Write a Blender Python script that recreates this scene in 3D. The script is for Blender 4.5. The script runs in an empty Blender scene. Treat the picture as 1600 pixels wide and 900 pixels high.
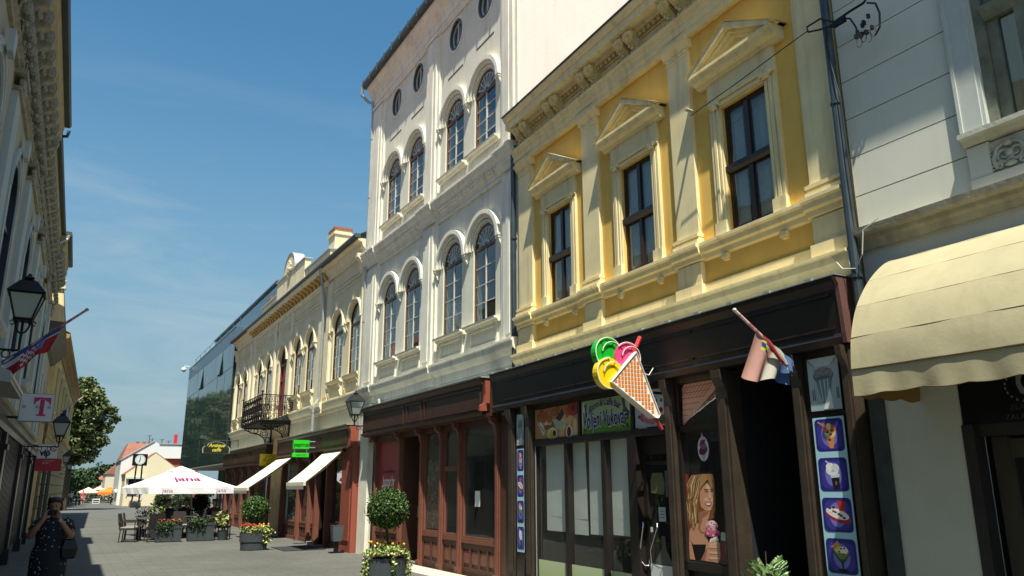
import bpy, bmesh, math, random
from mathutils import Vector, Matrix
random.seed(11)
S = bpy.context.scene
COL = S.collection
R = math.radians

EXPOSURE, SKYSTR, SKYSAT, SKYHUE = 0.74, 0.118, 1.25, 0.483
# ------------------------------------------------------------------ camera
def make_camera():
    pitch, roll, yaw = R(14.38), R(-0.266), R(29.5)
    cp, sp, cr, sr = math.cos(pitch), math.sin(pitch), math.cos(roll), math.sin(roll)
    fw = Vector((0, cp, sp)); up = Vector((0, -sp, cp)); rt = Vector((1, 0, 0))
    r2 = cr*rt + sr*up; u2 = -sr*rt + cr*up
    rot = Matrix.Rotation(-yaw, 3, 'Z')
    r2, u2, fw = rot @ r2, rot @ u2, rot @ fw
    m = Matrix((( r2.x, u2.x, -fw.x, 0), (r2.y, u2.y, -fw.y, 0), (r2.z, u2.z, -fw.z, 1.7), (0, 0, 0, 1)))
    cd = bpy.data.cameras.new('camera'); cd.sensor_width = 36; cd.lens = 1210*36/1600
    cd.clip_start = 0.05; cd.clip_end = 3000
    o = bpy.data.objects.new('camera', cd); COL.objects.link(o); o.matrix_world = m
    S.camera = o
make_camera()
S.view_settings.view_transform = 'Standard'; S.view_settings.look = 'None'
S.view_settings.exposure = EXPOSURE; S.view_settings.gamma = 1.0

# ------------------------------------------------------------------ sun + sky
SUN = Vector((-0.19, -0.45, 1.0)).normalized()      # towards the sun
sd = bpy.data.lights.new('sun', 'SUN'); sd.energy = 5.0; sd.angle = R(0.53); sd.color = (1.0, 0.955, 0.83)
so = bpy.data.objects.new('sun', sd); COL.objects.link(so)
so.rotation_euler = SUN.to_track_quat('Z', 'Y').to_euler(); so.location = (0, -10, 30)

W = bpy.data.worlds.new('World'); S.world = W; W.use_nodes = True
nt = W.node_tree; nt.nodes.clear()
def WN(t, **k):
    n = nt.nodes.new(t)
    for a, b in k.items(): setattr(n, a, b)
    return n
out = WN('ShaderNodeOutputWorld'); bg = WN('ShaderNodeBackground'); sky = WN('ShaderNodeTexSky')
sky.sky_type = 'NISHITA'; sky.sun_disc = False
sky.sun_elevation = math.asin(SUN.z); sky.sun_rotation = math.atan2(SUN.x, SUN.y)
sky.air_density = 1.0; sky.dust_density = 0.7; sky.ozone_density = 1.6; sky.altitude = 90
tc = WN('ShaderNodeTexCoord'); mp = WN('ShaderNodeMapping'); mp.inputs['Scale'].default_value = (1.4, 1.4, 7.0)
mp.inputs['Rotation'].default_value = (0.25, 0.35, 0.2)
n1 = WN('ShaderNodeTexNoise'); n1.inputs['Scale'].default_value = 1.9; n1.inputs['Detail'].default_value = 7; n1.inputs['Roughness'].default_value = 0.62; n1.inputs['Distortion'].default_value = 0.5
cr_ = WN('ShaderNodeValToRGB'); cr_.color_ramp.elements[0].position = 0.47; cr_.color_ramp.elements[1].position = 0.85
cr_.color_ramp.elements[1].color = (0.75, 0.75, 0.75, 1)
sep = WN('ShaderNodeSeparateXYZ'); mr = WN('ShaderNodeMapRange')
mr.inputs['From Min'].default_value = 0.5; mr.inputs['From Max'].default_value = 0.2
mu = WN('ShaderNodeMath', operation='MULTIPLY'); mx = WN('ShaderNodeMix', data_type='RGBA')
mx.inputs[7].default_value = (2.7, 3.2, 3.45, 1)
hsv = WN('ShaderNodeHueSaturation'); hsv.inputs['Saturation'].default_value = SKYSAT; hsv.inputs['Hue'].default_value = SKYHUE; hsv.inputs['Value'].default_value = 0.78
L = nt.links.new
L(tc.outputs['Generated'], mp.inputs['Vector']); L(mp.outputs['Vector'], n1.inputs['Vector']); L(n1.outputs['Fac'], cr_.inputs['Fac'])
L(tc.outputs['Generated'], sep.inputs[0]); L(sep.outputs['Z'], mr.inputs['Value'])
L(cr_.outputs['Color'], mu.inputs[0]); L(mr.outputs['Result'], mu.inputs[1])
L(sky.outputs['Color'], hsv.inputs['Color'])
hz = WN('ShaderNodeMapRange'); hz.interpolation_type = 'SMOOTHSTEP'; hz.inputs['From Min'].default_value = 0.55; hz.inputs['From Max'].default_value = -0.02; hz.inputs['To Max'].default_value = 0.95
hm = WN('ShaderNodeMix', data_type='RGBA'); hm.inputs[7].default_value = (1.30, 1.98, 2.30, 1)     # summer haze towards the horizon
L(sep.outputs['Z'], hz.inputs['Value']); L(hz.outputs['Result'], hm.inputs[0]); L(hsv.outputs['Color'], hm.inputs[6])
L(mu.outputs[0], mx.inputs[0]); L(hm.outputs[2], mx.inputs[6]); L(mx.outputs[2], bg.inputs['Color'])
bg.inputs['Strength'].default_value = SKYSTR
L(bg.outputs[0], out.inputs['Surface'])

# ------------------------------------------------------------------ materials
def srgb(h):
    if isinstance(h, tuple): return h if len(h) == 4 else (*h, 1)
    h = h.lstrip('#'); c = [int(h[i:i+2], 16)/255 for i in (0, 2, 4)]
    return tuple((x/12.92 if x <= 0.04045 else ((x+0.055)/1.055)**2.4) for x in c) + (1,)
MATS = {}
def mat(name, col, rough=0.7, metal=0.0, spec=0.5, var=0.0, vscale=3.0, bump=0.0, bscale=30.0, streak=0.0, dark=None, coat=0.0, mix2=None, mixscale=1.0, mixfac=0.5, emit=0.0):
    if name in MATS: return MATS[name]
    m = bpy.data.materials.new(name); m.use_nodes = True; MATS[name] = m
    t = m.node_tree; N = t.nodes; P = N['Principled BSDF']; l = t.links.new
    c = srgb(col)
    P.inputs['Roughness'].default_value = rough; P.inputs['Metallic'].default_value = metal
    P.inputs['Specular IOR Level'].default_value = spec; P.inputs['Coat Weight'].default_value = coat
    P.inputs['Base Color'].default_value = c
    tcn = N.new('ShaderNodeTexCoord'); cur = None
    def mixin(fac, a, b):
        q = N.new('ShaderNodeMix'); q.data_type = 'RGBA'
        l(fac, q.inputs[0])
        if isinstance(a, tuple): q.inputs[6].default_value = a
        else: l(a, q.inputs[6])
        if isinstance(b, tuple): q.inputs[7].default_value = b
        else: l(b, q.inputs[7])
        return q.outputs[2]
    def noise(sc, det=5, vec=None, rough_=0.6):
        n = N.new('ShaderNodeTexNoise'); n.inputs['Scale'].default_value = sc; n.inputs['Detail'].default_value = det; n.inputs['Roughness'].default_value = rough_
        l(vec if vec else tcn.outputs['Object'], n.inputs['Vector']); return n.outputs['Fac']
    def ramp(f, a, b):
        r = N.new('ShaderNodeMapRange'); r.inputs['From Min'].default_value = a; r.inputs['From Max'].default_value = b; l(f, r.inputs['Value']); return r.outputs['Result']
    cur = c
    if mix2 is not None: cur = mixin(ramp(noise(mixscale, 6), mixfac-0.12, mixfac+0.12), cur, srgb(mix2))
    if var > 0:
        dk = tuple(x*(1-var) for x in c[:3]) + (1,)
        if not isinstance(cur, tuple):
            dk = cur; 
        if isinstance(cur, tuple):
            lt = tuple(min(1, x*(1+var*0.6)) for x in c[:3]) + (1,)
            cur = mixin(ramp(noise(vscale, 6), 0.32, 0.68), dk, lt)
    if streak > 0:
        mpn = N.new('ShaderNodeMapping'); mpn.inputs['Scale'].default_value = (7, 7, 0.55); l(tcn.outputs['Object'], mpn.inputs['Vector'])
        d = srgb(dark) if dark else tuple(x*0.45 for x in c[:3]) + (1,)
        f = ramp(noise(1.0, 5, mpn.outputs['Vector']), 0.52, 0.78)
        f2 = N.new('ShaderNodeMath'); f2.operation = 'MULTIPLY'; l(f, f2.inputs[0]); f2.inputs[1].default_value = streak
        cur = mixin(f2.outputs[0], cur, d)
        g = ramp(noise(2.3, 8, None, 0.75), 0.62, 0.8)
        g2 = N.new('ShaderNodeMath'); g2.operation = 'MULTIPLY'; l(g, g2.inputs[0]); g2.inputs[1].default_value = streak*0.7
        cur = mixin(g2.outputs[0], cur, d)
    if not isinstance(cur, tuple): l(cur, P.inputs['Base Color'])
    if bump > 0:
        b = N.new('ShaderNodeBump'); b.inputs['Strength'].default_value = bump; b.inputs['Distance'].default_value = 0.01
        l(noise(bscale, 4), b.inputs['Height']); l(b.outputs['Normal'], P.inputs['Normal'])
    if emit > 0:
        P.inputs['Emission Color'].default_value = c; P.inputs['Emission Strength'].default_value = emit
    return m
def glass(name, tint='#c8d4d0', refl=1.0, bumpy=0.0, dirty=0.06):
    """window pane: fresnel mirror over a clear tinted sheet with a little dust"""
    if name in MATS: return MATS[name]
    m = bpy.data.materials.new(name); m.use_nodes = True; MATS[name] = m
    t = m.node_tree; N = t.nodes; N.clear(); l = t.links.new
    o = N.new('ShaderNodeOutputMaterial'); g = N.new('ShaderNodeBsdfGlossy'); tr = N.new('ShaderNodeBsdfTransparent')
    df = N.new('ShaderNodeBsdfDiffuse'); df.inputs['Color'].default_value = (0.35, 0.36, 0.34, 1)
    g.inputs['Roughness'].default_value = 0.02; g.inputs['Color'].default_value = (0.95, 0.97, 1, 1)
    tr.inputs['Color'].default_value = srgb(tint)
    fr = N.new('ShaderNodeLayerWeight'); fr.inputs['Blend'].default_value = 0.5
    pw = N.new('ShaderNodeMath'); pw.operation = 'POWER'; pw.inputs[1].default_value = 4.0; l(fr.outputs['Facing'], pw.inputs[0])
    ma = N.new('ShaderNodeMath'); ma.operation = 'MULTIPLY_ADD'; ma.use_clamp = True; l(pw.outputs[0], ma.inputs[0]); ma.inputs[1].default_value = 0.9*refl; ma.inputs[2].default_value = 0.07*refl
    tcn = N.new('ShaderNodeTexCoord'); nz = N.new('ShaderNodeTexNoise'); nz.inputs['Scale'].default_value = 1.7; l(tcn.outputs['Object'], nz.inputs['Vector'])
    if bumpy > 0:
        b = N.new('ShaderNodeBump'); b.inputs['Strength'].default_value = bumpy; b.inputs['Distance'].default_value = 0.02
        l(nz.outputs['Fac'], b.inputs['Height']); l(b.outputs['Normal'], g.inputs['Normal']); 
    m1 = N.new('ShaderNodeMixShader'); m2 = N.new('ShaderNodeMixShader')
    m1.inputs[0].default_value = dirty
    l(tr.outputs[0], m1.inputs[1]); l(df.outputs[0], m1.inputs[2])
    l(ma.outputs[0], m2.inputs[0]); l(m1.outputs[0], m2.inputs[1]); l(g.outputs[0], m2.inputs[2]); l(m2.outputs[0], o.inputs['Surface'])
    return m
def darkglass(name, col, rough=0.05, bumpy=0.05, bs=1.2, ior=1.7):
    if name in MATS: return MATS[name]
    m = bpy.data.materials.new(name); m.use_nodes = True; MATS[name] = m
    P = m.node_tree.nodes['Principled BSDF']; P.inputs['Base Color'].default_value = srgb(col); P.inputs['Roughness'].default_value = rough
    P.inputs['IOR'].default_value = ior; P.inputs['Specular IOR Level'].default_value = 0.8
    if bumpy:
        N = m.node_tree.nodes; l = m.node_tree.links.new
        tcn = N.new('ShaderNodeTexCoord'); nz = N.new('ShaderNodeTexNoise'); nz.inputs['Scale'].default_value = bs; l(tcn.outputs['Object'], nz.inputs['Vector'])
        b = N.new('ShaderNodeBump'); b.inputs['Strength'].default_value = bumpy; b.inputs['Distance'].default_value = 0.03
        l(nz.outputs['Fac'], b.inputs['Height']); l(b.outputs['Normal'], P.inputs['Normal'])
    return m
def gradient_mat(name, c0, c1, z0, z1, rough=0.4):
    """print that fades from c0 at height z0 to c1 at z1 (flat print)"""
    if name in MATS: return MATS[name]
    m = bpy.data.materials.new(name); m.use_nodes = True; MATS[name] = m
    N = m.node_tree.nodes; l = m.node_tree.links.new; P = N['Principled BSDF']; P.inputs['Roughness'].default_value = rough
    tcn = N.new('ShaderNodeTexCoord'); s = N.new('ShaderNodeSeparateXYZ'); mr = N.new('ShaderNodeMapRange'); q = N.new('ShaderNodeMix'); q.data_type = 'RGBA'
    mr.inputs['From Min'].default_value = z0; mr.inputs['From Max'].default_value = z1
    q.inputs[6].default_value = srgb(c0); q.inputs[7].default_value = srgb(c1)
    l(tcn.outputs['Object'], s.inputs[0]); l(s.outputs['Z'], mr.inputs['Value']); l(mr.outputs['Result'], q.inputs[0]); l(q.outputs[2], P.inputs['Base Color'])
    return m

# ------------------------------------------------------------------ mesh helpers (local frame: a along the wall, o out of it, z up)
class MB:
    def __init__(s): s.v = []; s.f = []; s.m = []; s.k = 0
    def face(s, pts, m=None):
        b = len(s.v); s.v.extend([tuple(p) for p in pts]); s.f.append(tuple(range(b, b+len(pts)))); s.m.append(s.k if m is None else m)
    def box(s, a0, a1, o0, o1, z0, z1, m=None):
        b = len(s.v)
        s.v += [(a0,o0,z0),(a1,o0,z0),(a1,o1,z0),(a0,o1,z0),(a0,o0,z1),(a1,o0,z1),(a1,o1,z1),(a0,o1,z1)]
        for q in ((0,3,2,1),(4,5,6,7),(0,1,5,4),(1,2,6,5),(2,3,7,6),(3,0,4,7)):
            s.f.append(tuple(b+i for i in q)); s.m.append(s.k if m is None else m)
        return s
    def loft(s, rings, m=None, closed=True, caps=True):
        n = len(rings[0]); b = len(s.v)
        for r in rings: s.v.extend([tuple(p) for p in r])
        mm = s.k if m is None else m
        for i in range(len(rings)-1):
            for j in range(n if closed else n-1):
                k = (j+1) % n
                s.f.append((b+i*n+j, b+i*n+k, b+(i+1)*n+k, b+(i+1)*n+j)); s.m.append(mm)
        if caps:
            s.f.append(tuple(b+j for j in reversed(range(n)))); s.m.append(mm)
            s.f.append(tuple(b+(len(rings)-1)*n+j for j in range(n))); s.m.append(mm)
        return s
    def mould(s, prof, a0, a1, m=None):
        """profile (o,z) swept along the wall"""
        return s.loft([[(a0, o, z) for o, z in prof], [(a1, o, z) for o, z in prof]], m)
    def plate(s, pts, o0, o1, m=None):
        """outline (a,z) given thickness o0..o1"""
        return s.loft([[(a, o0, z) for a, z in pts], [(a, o1, z) for a, z in pts]], m)
    def side(s, pts, a0, a1, m=None):
        return s.loft([[(a0, o, z) for o, z in pts], [(a1, o, z) for o, z in pts]], m)
    def tube(s, path, r, n=8, m=None, caps=True):
        path = [Vector(p) for p in path]; rr = r if isinstance(r, (list, tuple)) else [r]*len(path)
        rings = []; up = None
        for i, p in enumerate(path):
            d = (path[min(i+1, len(path)-1)] - path[max(i-1, 0)]).normalized()
            if up is None: up = Vector((0,0,1)) if abs(d.z) < 0.9 else Vector((1,0,0))
            x = d.cross(up).normalized(); y = x.cross(d).normalized(); up = y
            rings.append([p + x*(rr[i]*math.cos(2*math.pi*j/n)) + y*(rr[i]*math.sin(2*math.pi*j/n)) for j in range(n)])
        return s.loft(rings, m, True, caps)
    def lathe(s, prof, c=(0,0,0), n=16, m=None, caps=True, sx=1, sy=1):
        return s.loft([[(c[0]+r*sx*math.cos(2*math.pi*j/n), c[1]+r*sy*math.sin(2*math.pi*j/n), c[2]+z) for j in range(n)] for r, z in prof], m, True, caps)
    def ball(s, c, r, n=8, m=None, sx=1, sy=1, sz=1):
        h = max(4, n//2)
        return s.loft([[(c[0]+r*sx*math.sin(math.pi*i/h+1e-3*(i==0)-1e-3*(i==h))*math.cos(2*math.pi*j/n), c[1]+r*sy*math.sin(math.pi*i/h+1e-3*(i==0)-1e-3*(i==h))*math.sin(2*math.pi*j/n), c[2]-r*sz*math.cos(math.pi*i/h)) for j in range(n)] for i in range(h+1)], m, True, False)
    def ring_arch(s, ac, zc, r0, r1, o0, o1, t0=0, t1=180, n=16, rz=1.0, m=None):
        """arched band: cross-section r0..r1 by o0..o1"""
        rings = []
        for i in range(n+1):
            t = R(t0+(t1-t0)*i/n); c, q = math.cos(t), math.sin(t)*rz
            rings.append([(ac+r0*c, o0, zc+r0*q), (ac+r1*c, o0, zc+r1*q), (ac+r1*c, o1, zc+r1*q), (ac+r0*c, o1, zc+r0*q)])
        return s.loft(rings, m, True, abs(t1-t0) < 359)
    def build(s, name, mats, parent=None, label=None, smooth=False, mirror=False, kind=None, bevel=0, fix=False):
        me = bpy.data.meshes.new(name)
        v = [(-x, y, z) for x, y, z in s.v] if mirror else s.v
        f = [tuple(reversed(q)) for q in s.f] if mirror else s.f
        me.from_pydata([tuple(p) for p in v], [], f)
        if not isinstance(mats, (list, tuple)): mats = [mats]
        for x in mats: me.materials.append(x)
        if len(mats) > 1: me.polygons.foreach_set('material_index', s.m)
        if smooth: me.polygons.foreach_set('use_smooth', [True]*len(me.polygons))
        if fix:
            bm = bmesh.new(); bm.from_mesh(me); bmesh.ops.remove_doubles(bm, verts=bm.verts, dist=1e-5); bmesh.ops.recalc_face_normals(bm, faces=bm.faces); bm.to_mesh(me); bm.free()
            if smooth: me.polygons.foreach_set('use_smooth', [True]*len(me.polygons))
        me.update()
        o = bpy.data.objects.new(name, me); COL.objects.link(o)
        if parent: o.parent = parent
        if label: o['label'] = label
        if kind: o['kind'] = kind
        if bevel:
            b = o.modifiers.new('bevel', 'BEVEL'); b.width = bevel; b.segments = 1; b.limit_method = 'ANGLE'
        return o
def tag(o, label, cat, group=None, kind=None):
    o['label'] = label; o['category'] = cat
    if group: o['group'] = group
    if kind: o['kind'] = kind
    return o
def thing(name, label, cat, loc=(0,0,0), rz=0, group=None):
    o = bpy.data.objects.new(name, None); COL.objects.link(o); o.location = loc; o.rotation_euler = (0,0,rz); o.empty_display_size = 0.2
    return tag(o, label, cat, group)
KIDS = {}
def kids(o): return [c for c in bpy.data.objects if c.parent is o]
def copy_part(o, parent, loc=None, sub=None):
    c = o.copy(); COL.objects.link(c); c.parent = parent
    if loc is not None: c.location = loc
    for ch in (kids(o) if sub is None else sub):
        copy_part(ch, c, None)
    return c
def copy_thing(root, label, loc, rz=None, scale=None):
    c = copy_part(root, None, loc)
    if rz is not None: c.rotation_euler = (0, 0, rz)
    if scale is not None: c.scale = (scale,)*3
    c['label'] = label
    return c
def move(o, p): o.location = p; return o

def wall(mb, a0, a1, z0, z1, ops, o=0.0, depth=0.3, m=None, back=False):
    """flat wall with rect / arch / oval openings and their reveals"""
    br = {a0, a1}
    O = []
    for q in ops:
        k = q[0]
        if k == 'rect': _, x0, x1, y0, y1 = q; O.append((x0, x1, (lambda x, y0=y0: y0), (lambda x, y1=y1: y1), [x0, x1]))
        elif k == 'arch':
            _, x0, x1, y0, ys = q[:5]; rise = q[5] if len(q) > 5 else (x1-x0)/2
            c, r = (x0+x1)/2, (x1-x0)/2
            f = lambda x, c=c, r=r, ys=ys, rise=rise: ys + rise*math.sqrt(max(0, 1-((x-c)/r)**2))
            xs = [c - r*math.cos(math.pi*i/14) for i in range(15)]
            O.append((x0, x1, (lambda x, y0=y0: y0), f, xs))
        elif k == 'oval':
            _, c, zc, rx, rz = q
            f1 = lambda x, c=c, zc=zc, rx=rx, rz=rz: zc - rz*math.sqrt(max(0, 1-((x-c)/rx)**2))
            f2 = lambda x, c=c, zc=zc, rx=rx, rz=rz: zc + rz*math.sqrt(max(0, 1-((x-c)/rx)**2))
            O.append((c-rx, c+rx, f1, f2, [c - rx*math.cos(math.pi*i/14) for i in range(15)]))
    for q in O: br.update(q[4])
    br = sorted(b for b in br if a0-1e-6 <= b <= a1+1e-6)
    b2 = [br[0]]
    for b in br[1:]:
        if b - b2[-1] > 1e-4: b2.append(b)
    for x0, x1 in zip(b2, b2[1:]):
        mid = (x0+x1)/2; cov = sorted([q for q in O if q[0] < mid < q[1]], key=lambda q: q[2](mid))
        lo = (z0, z0)
        for q in cov:
            hi = (q[2](x0), q[2](x1))
            if hi[0] > lo[0]+1e-5 or hi[1] > lo[1]+1e-5: mb.face([(x0,o,lo[0]),(x1,o,lo[1]),(x1,o,hi[1]),(x0,o,hi[0])], m)
            lo = (q[3](x0), q[3](x1))
        mb.face([(x0,o,lo[0]),(x1,o,lo[1]),(x1,o,z1),(x0,o,z1)], m)
    for q in O:
        xs = q[4]
        for x0, x1 in zip(xs, xs[1:]):
            mb.face([(x0,o,q[3](x0)),(x1,o,q[3](x1)),(x1,o-depth,q[3](x1)),(x0,o-depth,q[3](x0))], m)
            mb.face([(x0,o,q[2](x0)),(x1,o,q[2](x1)),(x1,o-depth,q[2](x1)),(x0,o-depth,q[2](x0))], m)
        for x in (xs[0], xs[-1]):
            if q[3](x)-q[2](x) > 1e-3: mb.face([(x,o,q[2](x)),(x,o-depth,q[2](x)),(x,o-depth,q[3](x)),(x,o,q[3](x))], m)

def text_mesh(name, s, size, mats, parent=None, loc=(0,0,0), rot=(R(90),0,0), ext=0.003, sx=1.0, align='CENTER', shear=0, outline=None, bold=0.0, label=None, mirror=False):
    cu = bpy.data.curves.new(name, 'FONT'); cu.body = s; cu.size = size; cu.extrude = ext; cu.align_x = align; cu.align_y = 'CENTER'; cu.shear = shear; cu.offset = bold; cu.resolution_u = 3
    t = bpy.data.objects.new(name, cu); COL.objects.link(t)
    dg = bpy.context.evaluated_depsgraph_get(); dg.update()
    me = bpy.data.meshes.new_from_object(t.evaluated_get(dg)); bpy.data.objects.remove(t)
    me.transform(Matrix.Scale(sx, 4, (1,0,0)))
    me.materials.clear(); me.materials.append(mats)
    o = bpy.data.objects.new(name, me); COL.objects.link(o); o.location = loc; o.rotation_euler = rot
    if parent: o.parent = parent
    if label: o['label'] = label
    return o
# text on a wall in the local frame: outward is +o; reading direction runs towards -a
WALLROT = (R(90), 0, R(180))

def leaves(mb, pts, size, n_mat=1, flat=None, rnd=random, aspect=0.55):
    for p in pts:
        a = rnd.uniform(0, 2*math.pi); b = rnd.uniform(-0.9, 0.9); sz = size*rnd.uniform(0.6, 1.3)
        u = Vector((math.cos(a)*math.cos(b), math.sin(a)*math.cos(b), math.sin(b)))
        w = u.cross(Vector((rnd.gauss(0,1), rnd.gauss(0,1), rnd.gauss(0,1)))).normalized()
        p = Vector(p); k = rnd.randrange(n_mat)
        h = u*sz*0.5; q = w*sz*0.5*aspect
        mb.face([p-h, p+q, p+h, p-q], k)
# ------------------------------------------------------------------ shared materials
PW = mat('plaster_pale_grey', '#dedbc6', 0.9, var=0.12, vscale=0.9, bump=0.12, bscale=60, streak=0.38, dark='#857c6c')
PWT = mat('plaster_pale_trim', '#e6e2cf', 0.9, var=0.10, vscale=2.0, bump=0.12, bscale=60, streak=0.42, dark='#80766a')
PWW = mat('plaster_white_party', '#d0d3c8', 0.9, var=0.05, vscale=0.6, bump=0.3, bscale=12, streak=0.12, dark='#8f8b80')
YW = mat('plaster_yellow', '#eabd5e', 0.9, var=0.13, vscale=1.3, bump=0.12, bscale=60, streak=0.3, dark='#a07028')
YT = mat('plaster_cream_trim', '#ecdba8', 0.88, var=0.11, vscale=1.8, bump=0.12, bscale=60, streak=0.42, dark='#8c7448')
YO = mat('plaster_ornament_buff', '#ddcb94', 0.92, var=0.22, vscale=14, bump=0.9, bscale=45, streak=0.35, dark='#6d5a30')
CW = mat('plaster_cream_wall', '#e0d2ab', 0.9, var=0.11, vscale=1.0, bump=0.15, bscale=60, streak=0.35, dark='#8f8262')
CT = mat('plaster_cream_detail', '#e6dab8', 0.9, var=0.08, vscale=2.0, bump=0.3, bscale=50, streak=0.2, dark='#857552')
GW = mat('plaster_grey_white', '#d9d8c8', 0.9, var=0.07, vscale=0.8, bump=0.12, bscale=90, streak=0.10, dark='#8b8d80')
GT = mat('plaster_grey_trim', '#b7b9ab', 0.9, var=0.12, vscale=2.0, bump=0.4, bscale=30, streak=0.3, dark='#6d6652')
GROT = mat('weathered_cornice', '#9d9986', 0.92, var=0.3, vscale=5, bump=0.8, bscale=25, streak=0.5, dark='#7c5434')
JOINT = mat('dark_joint', '#4a463c', 0.95, var=0.4, vscale=20)
BRN = mat('brown_paint', '#4f3225', 0.5, var=0.15, vscale=4, bump=0.15, bscale=25, streak=0.18, dark='#2c1813')
BRN2 = mat('red_brown_paint', '#744737', 0.55, var=0.15, vscale=5, bump=0.2, bscale=25, streak=0.15, dark='#4a2418')
REDP = mat('peeling_red_paint', '#8c4735', 0.6, var=0.12, vscale=6, bump=0.3, bscale=18, mix2='#c9a58c', mixscale=9, mixfac=0.78)
FASC = mat('dark_maroon_fascia', '#40291f', 0.45, var=0.18, vscale=2.5, bump=0.1, bscale=20, streak=0.1, dark='#2a1a18')
BLK = mat('black_brown_wood', '#231d1a', 0.42, var=0.25, vscale=3, bump=0.15, bscale=20, streak=0.12, dark='#4b382c')
BLKL = mat('worn_brown_wood', '#3b3228', 0.5, var=0.25, vscale=5, bump=0.25, bscale=20, streak=0.3, dark='#2b211a')
TIN = mat('tin_flashing', '#b4bab8', 0.45, metal=0.6, var=0.15, vscale=6)
ROOFM = mat('dark_gutter_metal', '#4b504d', 0.5, metal=0.3, var=0.2, vscale=3, bump=0.1)
PIPE = mat('blue_grey_pipe', '#434f55', 0.45, metal=0.4, var=0.25, vscale=5)
PIPEL = mat('light_zinc_pipe', '#a3a8a3', 0.5, metal=0.35, var=0.15, vscale=5)
WFR = mat('brown_window_wood', '#6b4a34', 0.55, var=0.15, vscale=8)
WHT = mat('white_muntin_paint', '#c9c6ba', 0.6, var=0.05, vscale=8)
DKW = mat('dark_window_wood', '#2e211b', 0.4, var=0.2, vscale=8)
DARK = mat('dark_interior', '#15171a', 0.95, var=0.3, vscale=0.8)
ROOM = mat('dim_room_wall', '#6a6c62', 0.95, var=0.3, vscale=0.7)
CURT = mat('pale_curtain', '#e6e4da', 0.95, var=0.12, vscale=6)
GL = glass('window_pane', '#c2cccc', 1.0, 0.35)
GLS = glass('shop_pane', '#eef2f0', 0.8, 0.08)
TILE = mat('terracotta_tiles', '#a5583a', 0.85, var=0.25, vscale=4, bump=0.5, bscale=25)

BLD = 'building facades along the right side of the street'
RZ = R(90)

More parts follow.
